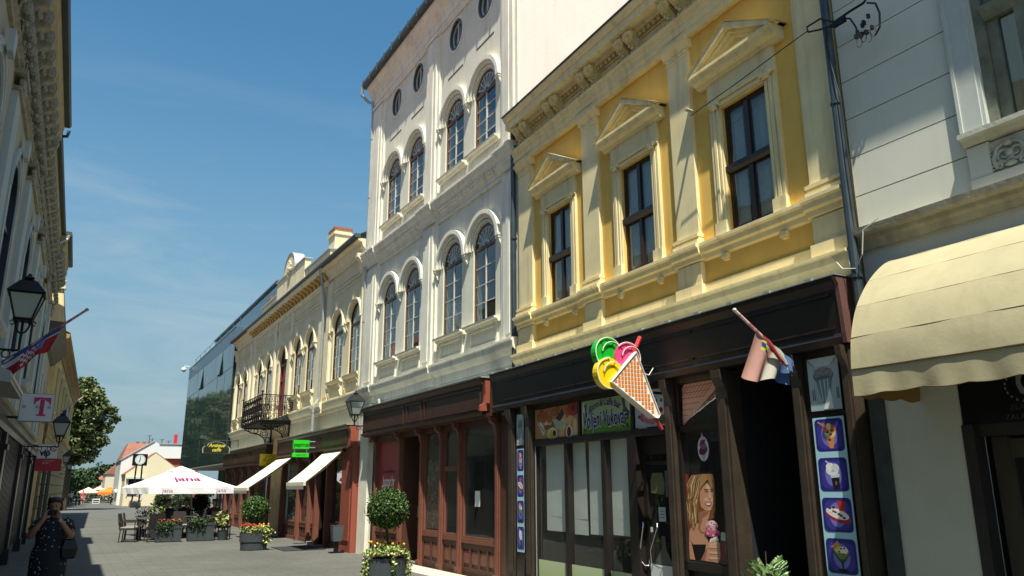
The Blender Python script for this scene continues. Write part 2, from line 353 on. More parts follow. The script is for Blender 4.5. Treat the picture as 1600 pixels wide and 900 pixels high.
# ------------------------------------------------------------------ white three storey building
wb = thing('townhouse', 'tall pale three storey building with arched windows and small oval attic windows', 'building', (7.15, 0, 0), RZ)
WC = [19.33, 17.74, 15.37, 13.81]           # window axes
def white_house():
    Y0, Y1 = 12.27, 21.22
    ops = []
    for c in WC:
        ops += [('arch', c-.5, c+.5, 4.97, 6.6), ('arch', c-.5, c+.5, 8.86, 10.2), ('oval', c-.02, 12.46, .36, .40)]
    b = MB(); wall(b, Y0, Y1, 3.0, 13.3, ops, 0, .22)
    b.face([(Y0,0,0),(13.0,0,0),(13.0,0,3.0),(Y0,0,3.0)]); b.face([(20.2,0,0),(Y1,0,0),(Y1,0,3.0),(20.2,0,3.0)])
    b.build('wall', PW, wb)
    b = MB(); b.face([(Y0,0,0),(Y0,-12,0),(Y0,-12,17.5),(Y0,-.1,14.1),(Y0,0,13.9)])
    b.build('party_wall', PWW, wb)
    b = MB(); b.face([(Y1,0,0),(Y1,-12,0),(Y1,-12,14),(Y1,0,13.9)])
    b.build('side_wall', PW, wb)
    b = MB(); b.face([(Y0-.06,.33,13.95),(Y1+.12,.33,13.95),(Y1+.12,-5,17.4),(Y0-.06,-5,17.4)]); b.face([(Y0-.06,-5,17.4),(Y1+.12,-5,17.4),(Y1+.12,-12,13.9),(Y0-.06,-12,13.9)])
    b.build('roof', TILE, wb)
    # eaves: moulded cornice + gutter
    b = MB(); b.mould([(0,13.02),(.05,13.02),(.05,13.12),(.08,13.14),(.08,13.30),(.12,13.36),(.12,13.42),(.24,13.56),(.26,13.66),(.30,13.68),(.30,13.76),(0,13.76)], Y0, Y1+.02)
    b.build('eaves_cornice', PWT, wb)
    b = MB(); b.mould([(.22,13.765),(.40,13.765),(.43,13.86),(.42,13.96),(.30,13.99),(.22,13.99)], Y0-.06, Y1+.14)
    g = b.build('gutter', ROOFM, wb)
    for i in range(15):
        q = MB(); a = Y0+.3+i*.62; q.box(a, a+.03, .225, .445, 13.755, 13.995); q.build('gutter_bracket', ROOFM, g)
    # string course between first and second floor
    b = MB()
    for a0, a1, e in ((Y0, 12.98, .05), (12.98, 16.2, 0), (16.2, 17.02, .05), (17.02, 20.2, 0), (20.2, Y1, .05)):
        b.mould([(0,7.88),(.06+e,7.88),(.07+e,7.95),(.12+e,8.0),(.12+e,8.08),(.2+e,8.18),(.21+e,8.26),(.24+e,8.28),(.24+e,8.33),(0,8.37)], a0, a1)
    b.build('string_course', PWT, wb)
    b = MB()
    for i in range(72):
        a = Y0+.05+i*.1235; b.box(a, a+.06, .11, .155, 8.02, 8.07)
    b.build('dentil_band', PWT, wb, kind='stuff')
    b = MB()
    for a0, a1, e in ((Y0, 12.98, .04), (12.98, 16.2, 0), (16.2, 17.02, .04), (17.02, 20.2, 0), (20.2, Y1+.04, .04)):
        b.mould([(0,3.92),(.03+e,3.92),(.04+e,4.1),(.09+e,4.14),(.16+e,4.22),(.17+e,4.32),(.2+e,4.34),(.2+e,4.38),(0,4.42)], a0, a1)
    b.build('ledge_course', PWT, wb)
    # low frieze panels above the shop
    for a0, a1 in ((13.1,16.1),(16.3,20.1)):
        b = MB()
        for q in ((a0,a1,3.88,3.905),(a0,a1,3.77,3.79)): b.box(q[0],q[1],0,.02,q[2],q[3])
        b.build('frieze_panel', PWT, wb)
    # pilasters with layered edges
    for (a0, a1, kk) in ((Y0, 12.98, 1), (16.2, 17.02, 2), (20.2, Y1, 3)):
        for z0, z1 in ((4.42, 7.88), (8.37, 13.02)):
            b = MB(); b.box(a0+.001, a1, 0, .055, z0, z1)
            b.box(a0+.12, a1-.14, .055, .10, z0, z1-.12); b.box(a0+.28, a1-.30, .1, .115, z0+.1, z1-.3)
            if z0 > 8: b.box(a0, a1, .055, .13, z1-.1, z1-.003)
            b.build('pilaster', PWT, wb)
    # recessed field border at the top of each bay
    for a0, a1 in ((12.98,16.2),(17.02,20.2)):
        for z in (7.80, 12.94):
            b = MB(); b.box(a0, a1, 0, .045, z, z+.078); b.build('field_border', PWT, wb)
    # slots under the oval windows
    for c in WC:
        b = MB(); b.box(c-.42, c+.42, -.001, .006, 11.42, 11.455); b.build('vent_slot', JOINT, wb)
    # windows
    def fan(b, zc, r, o0, o1, n=7):
        b.ring_arch(0, zc, r*.20, r*.28, o0, o1, n=10, m=1)
        for i in range(n):
            t = R(8 + 164*(i+.5)/n); p0 = (r*.26*math.cos(t), r*.26*math.sin(t)); p1 = (r*.98*math.cos(t), r*.98*math.sin(t))
            w = .011; nx, nz = -math.sin(t)*w, math.cos(t)*w
            b.plate([(p0[0]+nx, zc+p0[1]+nz), (p0[0]-nx, zc+p0[1]-nz), (p1[0]-nx, zc+p1[1]-nz), (p1[0]+nx, zc+p1[1]+nz)], o0, o1, 1)
            t2 = R(8+164*(i+1)/n)
            if i < n-1:
                c2 = (r*.72*math.cos(t2), r*.72*math.sin(t2))
                b.ring_arch(c2[0], zc+c2[1], r*.15, r*.19, o0, o1, math.degrees(t2)-90, math.degrees(t2)+90, n=6, m=1)
    def win(z0, zs, rows, tr):
        b = MB(); b.k = 0
        r = .5; d0, d1 = -.075, -.03
        b.box(-r, -r+.045, d0, d1, z0, zs); b.box(r-.045, r, d0, d1, z0, zs); b.box(-r+.045, r-.045, d0, d1, z0, z0+.05)
        b.box(-r+.045, r-.045, d0, d1+.01, tr-.03, tr+.03)
        b.ring_arch(0, zs, r-.045, r-.001, d0, d1, n=16)
        b.k = 1
        b.box(-.017, .017, d0+.01, d1-.006, z0+.05, tr-.03)
        ph = (tr-.03-z0-.05)/rows
        for i in range(1, rows): b.box(-r+.045, r-.045, d0+.014, d1-.012, z0+.05+i*ph-.008, z0+.05+i*ph+.008)
        
        fan(b, tr+.03 if tr+.03 > zs else zs, r-.05 if True else r, d0+.012, d1-.012)
        f = b.build('window', [WFR, WHT], wb)
        q = MB(); q.face([(-.23+0,0,0),(.23,0,0),(.23,0,ph-.02),(-.23,0,ph-.02)]); pane = None
        for i in range(rows):
            for s in (-.235, .235):
                if pane is None: pane = q.build('pane', GL, f); pane.location = (s, d0+.02, z0+.06+i*ph); pane.rotation_euler = (R(-.6), 0, R(1.2))
                else:
                    c = copy_part(pane, f, (s, d0+.02, z0+.06+i*ph), []); c.rotation_euler = (R(random.uniform(-1,1)), 0, R(random.uniform(-2,2)))
        q = MB(); pts = [(-.455, d0+.02, tr+.03)] + [(-.455*math.cos(math.pi*i/12), d0+.02, max(tr+.03, zs+.455*math.sin(math.pi*i/12))) for i in range(13)] + [(.455, d0+.02, tr+.03)]
        q.face(pts[1:-1]); q.build('pane', GL, f)
        return f
    for (z0, zs, tr) in ((4.97, 6.6, 6.6), (8.86, 10.2, 10.2)):
        w0 = win(z0, zs, 4, tr); sub = kids(w0)
        for i, c in enumerate(WC):
            if i == 0: w0.location = (c, 0, 0)
            else: copy_part(w0, wb, (c, 0, 0), sub)
        # hood, sill, apron
        b = MB()
        b.ring_arch(0, zs+.02, .60, .68, 0, .06, n=20, rz=.97); b.ring_arch(0, zs+.02, .68, .775, 0, .11, n=20, rz=.97)
        b.ring_arch(0, zs+.02, .51, .545, 0, .025, n=20)
        h0 = b.build('window_hood', PWT, wb)
        b = MB(); b.mould([(0,z0-.11),(.06,z0-.11),(.09,z0-.06),(.15,z0-.05),(.16,z0-.012),(0,z0-.002)], -.72, .72); s0 = b.build('window_sill', PWT, wb)
        az = z0-.115; hgt = .40
        b = MB()
        for q in ((-.62,.62,az-.06,az),(-.62,.62,az-hgt,az-hgt+.05),(-.62,-.56,az-hgt+.05,az-.06),(.56,.62,az-hgt+.05,az-.06)): b.box(q[0],q[1],0,.035,q[2],q[3])
        if z0 < 8: ap = b.build('apron_panel', PWT, wb)
        else:
            b = MB(); b.box(-.55,.55,0,.02,az-.30,az-.02); b.box(-.42,.42,.02,.032,az-.2,az-.1); ap = b.build('apron_panel', PWT, wb)
        for i, c in enumerate(WC):
            for p in (h0, s0, ap):
                if i == 0: p.location = (c, 0, 0)
                else: copy_part(p, wb, (c, 0, 0), [])
        # consoles under the hoods
        b = MB(); b.box(-.055,.055,0,.13,0,.05); b.box(-.045,.045,0,.115,-.05,-.004); b.side([(0,-.054),(.1,-.054),(.075,-.13),(.03,-.2),(0,-.22)], -.035, .035); k0 = None
        for i, c in enumerate((WC[0]+.775, (WC[0]+WC[1])/2, WC[1]-.77, WC[2]+.775, (WC[2]+WC[3])/2, WC[3]-.77)):
            if k0 is None: k0 = b.build('console', PWT, wb); k0.location = (c, 0, zs)
            else: copy_part(k0, wb, (c, 0, zs), [])
    # lace curtains in some windows and dark rooms behind
    b = MB(); b.box(Y0+.1, Y1-.1, -1.3, -1.25, 3.9, 13.2); b.box(Y0+.1, Y1-.1, -1.25, -.25, 8.1, 8.2); b.build('room_back', DARK, wb)
    lace = mat('lace_curtain', '#dedbcf', 0.95, mix2='#8e8f88', mixscale=30, mixfac=.5)
    for c, z0, z1 in ((WC[2],5.35,5.8),(WC[2],5.02,5.34),(WC[3],9.3,9.75),(WC[0],5.0,5.35)):
        b = MB()
        n = 24
        for i in range(n):
            x0, x1 = -.44+.88*i/n, -.44+.88*(i+1)/n
            b.face([(c+x0,-.16+.012*math.sin(i*1.3),z0),(c+x1,-.16+.012*math.sin((i+1)*1.3),z0),(c+x1,-.16+.012*math.sin((i+1)*1.3),z1),(c+x0,-.16+.012*math.sin(i*1.3),z1)])
        b.build('curtain', lace, wb)
    # ovals
    b = MB(); b.ring_arch(0, 0, .31, .36, -.08, .012, 0, 360, 28, rz=1.11, m=0); b.ring_arch(0,0,.28,.31,-.08,-.05,0,360,28,rz=1.11,m=1); b.box(-.018,.018,-.075,-.045,-.32,.32,1)
    o0 = b.build('window', [ROOFM, WHT], wb); b = MB(); b.face([(.3*math.cos(2*math.pi*i/24), -.07, .333*math.sin(2*math.pi*i/24)) for i in range(24)]); b.build('pane', GL, o0)
    b = MB(); b.ring_arch(0, 0, .37, .42, 0, .02, 0, 360, 28, rz=1.11); s0 = b.build('window_surround', PWT, wb)
    sub = kids(o0)
    for i, c in enumerate(WC):
        if i == 0: o0.location = (c-.02, 0, 12.46); s0.location = (c-.02, 0, 12.46)
        else: copy_part(o0, wb, (c-.02, 0, 12.46), sub); copy_part(s0, wb, (c-.02, 0, 12.46), [])
white_house()

# ---- brown shop front in its ground floor
def brown_shop():
    o1 = .30
    b = MB()
    b.box(13.3, 20.32, 0, o1-.02, 3.08, 3.74)
    b.build('shop_fascia', FASC, wb)
    b = MB(); b.mould([(0,3.742),(o1+.05,3.742),(o1+.055,3.765),(0,3.80)], 13.26, 20.36); b.build('flashing', TIN, wb)
    b = MB(); b.mould([(o1-.02,3.62),(o1,3.62),(o1+.04,3.70),(o1+.04,3.738),(o1-.02,3.738)], 13.3, 20.32); b.mould([(o1-.06,3.02),(o1+.02,3.04),(o1+.03,3.075),(o1-.06,3.09)], 13.28, 20.34); b.build('fascia_moulding', BRN, wb)
    for a0, a1 in ((13.38,16.15),(16.3,17.2),(17.35,20.25)):
        f = MB(); w = .045
        f.box(a0,a1,o1-.02,o1+.002,3.15,3.15+w); f.box(a0,a1,o1-.02,o1+.002,3.58-w,3.58); f.box(a0,a0+w,o1-.02,o1+.002,3.15+w,3.58-w); f.box(a1-w,a1,o1-.02,o1+.002,3.15+w,3.58-w)
        f.build('fascia_panel', FASC, wb)
    # red end bracket
    b = MB(); b.box(12.3,13.03,0,.05,0,3.0); b.build('side_board', BRN, wb)
    b = MB(); b.side([(o1-.12,3.10),(o1+.09,3.10),(o1+.09,3.20),(o1+.0,3.25),(o1-.03,3.42),(o1-.02,3.62),(o1-.01,3.68),(o1-.12,3.68)], 13.2, 13.27); b.build('end_bracket', REDP, wb)
    # soffit and header
    b = MB(); b.box(13.02, 20.3, .03, o1-.05, 2.99, 3.06); b.box(13.02, 20.25, -.02, .10, 2.86, 2.99); b.build('header_beam', BRN, wb)
    posts = [(13.04,13.20),(14.69,14.83),(15.60,15.74),(16.69,16.83),(18.0,18.14),(19.71,19.85)]
    post0 = None
    for a0, a1 in posts:
        b = MB(); w = a1-a0
        b.box(0, w, -.06, .07, 0.02, 2.98); b.box(.035, w-.035, .07, .095, .12, 2.70); b.box(-.015, w+.015, -.05, .12, .0, .14)
        b.side([(.07,2.98),(.24,2.98),(.23,2.9),(.14,2.84),(.11,2.72),(.07,2.66)], .03, w-.03)
        p = b.build('post', BRN2, wb); p.location = (a0, 0, 0)
    # bays: (a0,a1,glass z0, z1, kind)
    def bay(a0, a1, z0, z1, pan=0, mid=None):
        b = MB(); t = .05
        b.box(a0, a1, -.03, .05, z0-.10, z0-.005); b.box(a0, a1, -.02, .03, z1, 2.87)
        b.box(a0, a0+t, -.02, .035, z0-.004, z1); b.box(a1-t, a1, -.02, .035, z0-.004, z1); b.box(a0+t, a1-t, -.02, .03, z0-.004, z0+.03)
        if mid: b.box(a0+t, a1-t, -.02, .05, mid, mid+.1)
        f = b.build('shop_window', BRN2, wb)
        if mid:
            for q0, q1 in ((z0+.03, mid), (mid+.1, z1)):
                b = MB(); b.face([(a0+t,0,q0),(a1-t,0,q0),(a1-t,0,q1),(a0+t,0,q1)]); b.build('pane', GLS, f)
        else:
            b = MB(); b.face([(a0+t,0,z0+.03),(a1-t,0,z0+.03),(a1-t,0,z1),(a0+t,0,z1)]); b.build('pane', GLS, f)
        if pan:
            b = MB(); b.box(a0, a1, -.05, .0, 0.02, z0-.11); b.box(a0, a1, 0, .03, .02, .16); b.box(a0, a1, 0, .03, z0-.2, z0-.11)
            w = (a1-a0)/pan
            for i in range(pan+1): b.box(a0+i*w-.035 if i else a0, a0+i*w+.035 if i < pan else a1, 0, .028, .16, z0-.2)
            base = b.build('stall_riser', BRN, wb)
            for i in range(pan):
                q = MB(); q.plate([(a0+i*w+.06,.24),(a0+(i+1)*w-.06,.24),(a0+(i+1)*w-.06,z0-.25),(a0+i*w+.06,z0-.25)], 0, .014); q.build('riser_panel', BRN2, base)
        return f
    bay(13.22, 14.66, .72, 2.86, 4); bay(14.86, 15.58, .74, 2.86, 2, 2.02); bay(15.76, 16.66, .76, 2.86, 2)
    bay(18.16, 19.70, .72, 2.80, 3)
    # recessed door
    b = MB(); b.box(16.9, 17.98, -.5, -.45, 2.55, 2.98); b.box(16.9,17.0,-.5,-.42,.05,2.55); b.box(17.88,17.98,-.5,-.42,.05,2.55); b.box(17.0,17.88,-.5,-.44,.05,.75); b.box(17.0,17.88,-.48,-.42,.75,.86)
    d = b.build('shop_door', BRN2, wb); b = MB(); b.face([(17.0,-.46,.86),(17.88,-.46,.86),(17.88,-.46,2.55),(17.0,-.46,2.55)]); b.build('pane', GLS, d)
    b = MB(); b.box(17.85,17.95,-.40,-.36,1.0,1.25); b.build('handle', TIN, d)
    b = MB(); b.box(16.86,16.9,-.5,0,.02,2.98); b.box(17.98,18.0,-.5,0,.02,2.98); b.build('door_reveal', BRN, wb)
    # interior: floor to ceiling dim room, torn brown paper, notice
    b = MB(); b.box(13.1, 20.2, -3.0, -2.95, 0, 3); b.box(13.1,20.2,-3,-.05,0,.03); b.box(13.1,20.2,-3,-.06,2.99,3.0); b.box(18.1,18.14,-3,-.1,.03,2.98); b.build('shop_interior', ROOM, wb)
    b = MB(); b.box(13.7,14.0,-1.0,-.7,.03,2.9); b.box(15.0,15.2,-1.4,-1.2,.03,2.9); b.build('interior_column', mat('grey_column','#777c79',.8), wb)
    paper = mat('brown_wrapping_paper', '#5c4534', 0.9, mix2='#b09a80', mixscale=14, mixfac=.62)
    b = MB(); b.face([(15.82,-.03,.82),(16.6,-.03,.82),(16.6,-.03,2.25),(16.42,-.03,2.32),(16.3,-.03,2.2),(16.0,-.03,2.28),(15.82,-.03,2.22)]); b.build('window_paper', paper, wb)
    b = MB(); b.face([(13.93,.006,1.32),(14.15,.006,1.32),(14.15,.006,1.62),(13.93,.006,1.62)]); b.build('notice_sheet', mat('white_paper','#dfe4e2',.8), wb)
    # red poster window
    rp = mat('red_poster', '#a3313c', 0.35, var=.06, vscale=1.5)
    b = MB(); b.face([(18.21,.012,.76),(19.65,.012,.76),(19.65,.012,2.79),(18.21,.012,2.79)]); pw = b.build('poster', rp, wb)
    wt = mat('white_print', '#e8e2dc', 0.5)
    text_mesh('lettering', 'bazzar.hr', .36, wt, pw, (18.93, .016, 1.83), WALLROT, .001, sx=.62, bold=.006)
    text_mesh('lettering', 'tek naprosjetljivo.eu', .12, mat('dull_print', '#5b2a38', .5), pw, (18.93, .016, 2.08), WALLROT, .001, sx=.85)
    text_mesh('lettering', 'kreativni dizajn', .13, wt, pw, (18.93, .016, 1.58), WALLROT, .001, sx=.8)
    b = MB(); b.box(19.5,19.62,0,.03,3.92,3.98); b.lathe([(.02,0),(.05,.04),(.055,.12),(.03,.16)], (19.56,.10,3.80), 8); b.build('floodlight', WHT, wb)
    # pale pier between shop front and downpipe
    b = MB(); b.box(20.34, 21.0, 0, .10, 0, 3.9); b.build('pier', PWT, wb)
brown_shop()

# ------------------------------------------------------------------ yellow two storey building with the ice cream bistro
YR = R(90-2.1)
yb = thing('yellow_townhouse', 'ochre yellow two storey building with three pedimented windows above a dark shop front', 'building', (6.6453, 0, 0), YR)
def yellow_house():
    Y0, Y1 = 4.86, 12.22
    PC = [(11.62,12.20),(9.42,9.93),(7.13,7.63),(4.88,5.36)]
    WX = [10.74, 8.50, 6.25]; hw = .385; z0, z1 = 4.745, 6.44
    b = MB(); wall(b, Y0, Y1, 3.2, 8.05, [('rect', c-hw, c+hw, z0, z1) for c in WX], 0, .2); b.build('wall', YW, yb)
    b = MB(); b.face([(Y0,0,3.2),(Y0,-10,3.2),(Y0,-10,12),(Y0,0,8.6)]); b.build('side_wall', YT, yb); b = MB(); b.face([(Y1,0,0),(Y1,-10,0),(Y1,-10,12),(Y1,0,8.6)]); b.build('side_wall', YT, yb)
    b = MB(); b.face([(Y0-.05,.30,8.72),(Y1,.30,8.72),(Y1,-6,11.2),(Y0-.05,-6,11.2)]); b.build('roof', TILE, yb)
    # plinth course above shop
    b = MB(); b.mould([(0,3.76),(.08,3.78),(.10,3.86),(.16,3.92),(.17,3.99),(.20,4.0),(.20,4.03),(0,4.06)], Y0, Y1+.05); b.build('base_moulding', YT, yb)
    b = MB()
    for a0, a1 in ((5.36,7.13),(7.63,9.42),(9.93,11.62)): b.box(a0, a1, 0, .04, 4.05, 4.19)
    b.build('plinth_course', YT, yb)
    def seg():
        cuts = [Y0]
        for p in sorted(PC): cuts += [p[0]-.03, p[1]+.03]
        cuts.append(Y1); return cuts
    # sill course
    b = MB(); prof = lambda e: [(0,4.50),(.04+e,4.52),(.05+e,4.58),(.09+e,4.60),(.10+e,4.66),(.13+e,4.68),(.13+e,4.72),(0,4.738)]
    last = Y0
    for p0, p1 in sorted(PC):
        if p0-.03 > last+.001: b.mould(prof(0), last, p0-.03)
        b.mould(prof(.05), max(p0-.03, Y0+.001), min(p1+.03, Y1)); last = p1+.03
    if last < Y1: b.mould(prof(0), last, Y1)
    b.build('sill_course', YT, yb)
    for c in WX:
        for d in (-.48, .48):
            b = MB(); b.box(c+d-.05, c+d+.05, 0, .06, 4.44, 4.5); b.box(c+d-.035, c+d+.035, 0, .045, 4.415, 4.44); b.build('sill_bracket', YT, yb)
    # pilasters
    for p0, p1 in PC:
        b = MB(); b.box(p0+.03, p1-.03, 0, .055, 4.90, 7.50)
        b.box(p0-.0, p1+.0, 0, .12, 4.74, 4.79); b.box(p0+.005, p1-.005, 0, .09, 4.79, 4.83); b.box(p0+.0, p1-.0, 0, .11, 4.835, 4.875); b.box(p0+.02,p1-.02,0,.07,4.875,4.9)
        b.box(p0+.02, p1-.02, 0, .07, 4.20, 4.498); b.box(p0-.01, p1+.01, 0, .10, 4.055, 4.20)
        b.build('pilaster', YT, yb)
        b = MB(); b.box(p0+.02, p1-.02, 0, .07, 7.50, 7.53); b.box(p0+.03,p1-.03,0,.06,7.53,7.60); b.mould([(0,7.60),(.07,7.60),(.09,7.64),(.14,7.70),(.14,7.74),(0,7.74)], p0-.02, p1+.02)
        for i in range(4):
            a = p0+.07+i*(p1-p0-.14)/3; b.ball((a, .062, 7.565), .026, 6)
        b.build('capital', YT, yb)
    # architrave, frieze, cornice
    b = MB(); b.mould([(0,7.742),(.10,7.742),(.10,7.83),(.125,7.84),(.125,7.93),(.15,7.95),(.16,8.0),(.19,8.02),(.19,8.05),(0,8.06)], Y0, Y1+.02); b.build('architrave', YT, yb)
    b = MB(); b.box(Y0, Y1, -.05, .04, 8.06, 8.5); b.box(Y0, Y1, .04, .06, 8.30, 8.33); b.build('frieze', YO, yb)
    b = MB()
    for i in range(64): b.box(Y0+.03+i*.115, Y0+.09+i*.115, .04, .10, 8.34, 8.40)
    b.build('dentil_band', YO, yb, kind='stuff')
    b = MB()   # leafy garland relief in the frieze
    for i in range(230):
        a = Y0+.05+random.random()*(Y1-Y0-.1); b.ball((a, .045, 8.17+random.gauss(0,.045)), random.uniform(.018,.04), 5, sy=.7)
    b.build('garland_relief', YO, yb, kind='stuff')
    b = MB(); b.mould([(0,8.41),(.12,8.41),(.14,8.45),(.30,8.47),(.31,8.47),(.31,8.60),(.345,8.61),(.36,8.66),(.38,8.69),(.38,8.71),(0,8.71)], Y0-.04, Y1); b.build('cornice', YT, yb)
    b = MB(); b.mould([(.0,8.713),(.40,8.713),(.405,8.735),(0,8.80)], Y0-.05, Y1+.01); b.build('flashing', ROOFM, yb)
    # paired scroll brackets
    def scroll():
        b = MB(); w = .085
        pr = [(.0,.0),(.05,-.01),(.09,.03),(.10,.09),(.08,.15),(.12,.2),(.2,.25),(.25,.3),(.26,.36),(.24,.40),(0,.40)]
        b.side(pr, -w, w)
        b.side([(p[0]+.018, p[1]) for p in pr[1:-1]] + [(.05,.2)], -w*.35, w*.35)
        for s in (-1, 1):
            b.ball((s*w, .20, .33), .06, 8, sx=.5); b.ball((s*w, .07, .06), .045, 8, sx=.5)
        for i in range(6): b.ball((random.uniform(-w,w), .09+.02*i, .04+.05*i), .03, 5)
        for i in range(5): b.ball((random.uniform(-w,w), .04, -.03-.02*i), .035-.003*i, 5)
        b.box(-w-.015, w+.015, 0, .28, .40, .43)
        return b
    s0 = None
    for c in (11.82, 10.66, 9.52, 8.40, 7.28, 6.18, 5.18):
        for d in (-.125, .125):
            if s0 is None: s0 = scroll().build('scroll_bracket', YO, yb); s0.location = (c+d, 0, 8.04)
            else: copy_part(s0, yb, (c+d, 0, 8.04), [])
    # windows: casing, pediment, frame, panes
    b = MB()
    for s in (-1, 1):
        x0, x1 = sorted((s*hw, s*(hw+.19))); b.box(x0, x1, 0, .03, 4.76, 6.5)
        for k, (w0, w1, o) in enumerate(((.03,.06,.045),(.085,.13,.055),(.145,.185,.045))):
            a0, a1 = sorted((s*(hw+w0), s*(hw+w1))); b.box(a0, a1, .03, o, 4.92, 6.44)
        a0, a1 = sorted((s*(hw-.002), s*(hw+.20))); b.box(a0, a1, 0, .07, 4.745, 4.91)
        b.box(*sorted((s*(hw+.02), s*(hw+.12))), .05, .085, 6.44, 6.5)
        b.ball((s*(hw+.07), .08, 6.47), .035, 6); b.ball((s*(hw+.13), .08, 6.50), .035, 6)
    b.box(-hw, hw, 0, .045, z1+.001, 6.5); b.box(-hw+.02, hw-.02, .045, .07, 6.46, 6.49)
    b.box(-hw-.19, hw+.19, 0, .055, 6.50, 6.83)
    b.mould([(.0,6.52),(.08,6.52),(.09,6.56),(0,6.57)], -hw-.05, hw+.05)
    for s in (-1, 1):
        for i in range(5): b.ball((s*(hw-.02+i*.03), .07, 6.50+.012*(i%2)), .026, 5)
    cas = b.build('window_casing', YT, yb)
    b = MB(); P = .78
    b.mould([(0,6.83),(.08,6.83),(.10,6.87),(.17,6.89),(.19,6.95),(.22,6.96),(.22,7.0),(0,7.0)], -P+.05, P-.05)
    # raking mouldings
    H = .40
    for s in (-1, 1):
        for (d0, d1, o) in ((0,.07,.22),(.07,.11,.15),(.11,.16,.10)):
            pts = [(s*(P), 7.0-d0*0), (s*P, 7.0+.02), (0, 7.0+H+.02), (0, 7.0+H-.07)]
            y = lambda x, d: 7.02 + H*(1-abs(x)/P) - d*1.1
            xs = [s*(P-(d1*1.1-.0)/H*P*.0), 0]
            q = [(s*P*(1-0), max(7.0, y(P, d0))), (0, y(0, d0)), (0, y(0, d1)), (s*P*(1-(d1*1.1-.02)/H), 7.0), ]
            if s < 0: q = q[::-1]
            b.plate(q, 0, o)
    b.plate([(-P+.28,7.0),(P-.28,7.0),(0,7.0+H-.16)], 0, .03)
    b.face([(-P-.02,.235,7.0),(0,.235,7.03+H),(0,.0,7.04+H),(-P-.02,0,7.01)]); b.face([(0,.235,7.03+H),(P+.02,.235,7.0),(P+.02,0,7.01),(0,0,7.04+H)])
    ped = b.build('pediment', YT, yb)
    b = MB(); d0, d1 = -.085, -.045; t = .045
    b.box(-hw,-hw+t,d0,d1,z0,z1); b.box(hw-t,hw,d0,d1,z0,z1); b.box(-hw+t,hw-t,d0,d1,z0,z0+.05); b.box(-hw+t,hw-t,d0,d1,z1-.05,z1); b.box(-.035,.035,d0,d1+.01,z0+.05,z1-.05); b.mould([(d0,5.53),(d1+.02,5.53),(d1+.06,5.56),(d1+.06,5.62),(d0,5.64)], -hw+.001, hw-.001)
    for s in (-1,1):
        x0, x1 = sorted((s*.035, s*(hw-t)))
        for q0, q1 in ((z0+.05,5.53),(5.64,z1-.05)):
            b.box(x0,x0+.028,d0+.01,d1-.01,q0,q1); b.box(x1-.028,x1,d0+.01,d1-.01,q0,q1); b.box(x0+.028,x1-.028,d0+.01,d1-.01,q0,q0+.028); b.box(x0+.028,x1-.028,d0+.01,d1-.01,q1-.028,q1)
    win = b.build('window', DKW, yb)
    for s in (-1,1):
        x0, x1 = sorted((s*.06, s*(hw-t-.02)))
        for q0, q1 in ((z0+.07,5.51),(5.66,z1-.07)):
            q = MB(); q.face([(x0,d0+.025,q0),(x1,d0+.025,q0),(x1,d0+.025,q1),(x0,d0+.025,q1)]); q.build('pane', GL, win)
    sub = kids(win)
    for i, c in enumerate(WX):
        for p, sb in ((cas, []), (ped, []), (win, sub)):
            if i == 0: p.location = (c, 0, 0)
            else: copy_part(p, yb, (c, 0, 0), sb)
        for (c0, c1) in ((-.36,-.04),(.14,.36)):
            q = MB(); n = 10
            for k in range(n):
                x0, x1 = c+c0+(c1-c0)*k/n, c+c0+(c1-c0)*(k+1)/n
                q.face([(x0,-.115+.015*math.sin(k*2.1),z0),(x1,-.115+.015*math.sin((k+1)*2.1),z0),(x1,-.115+.015*math.sin((k+1)*2.1),z1),(x0,-.115+.015*math.sin(k*2.1),z1)])
            q.build('curtain', CURT, yb)
    b = MB(); b.box(Y0+.2, Y1-.2, -1.2, -1.15, 4.4, 7.2); b.build('room_back', DARK, yb)
yellow_house()

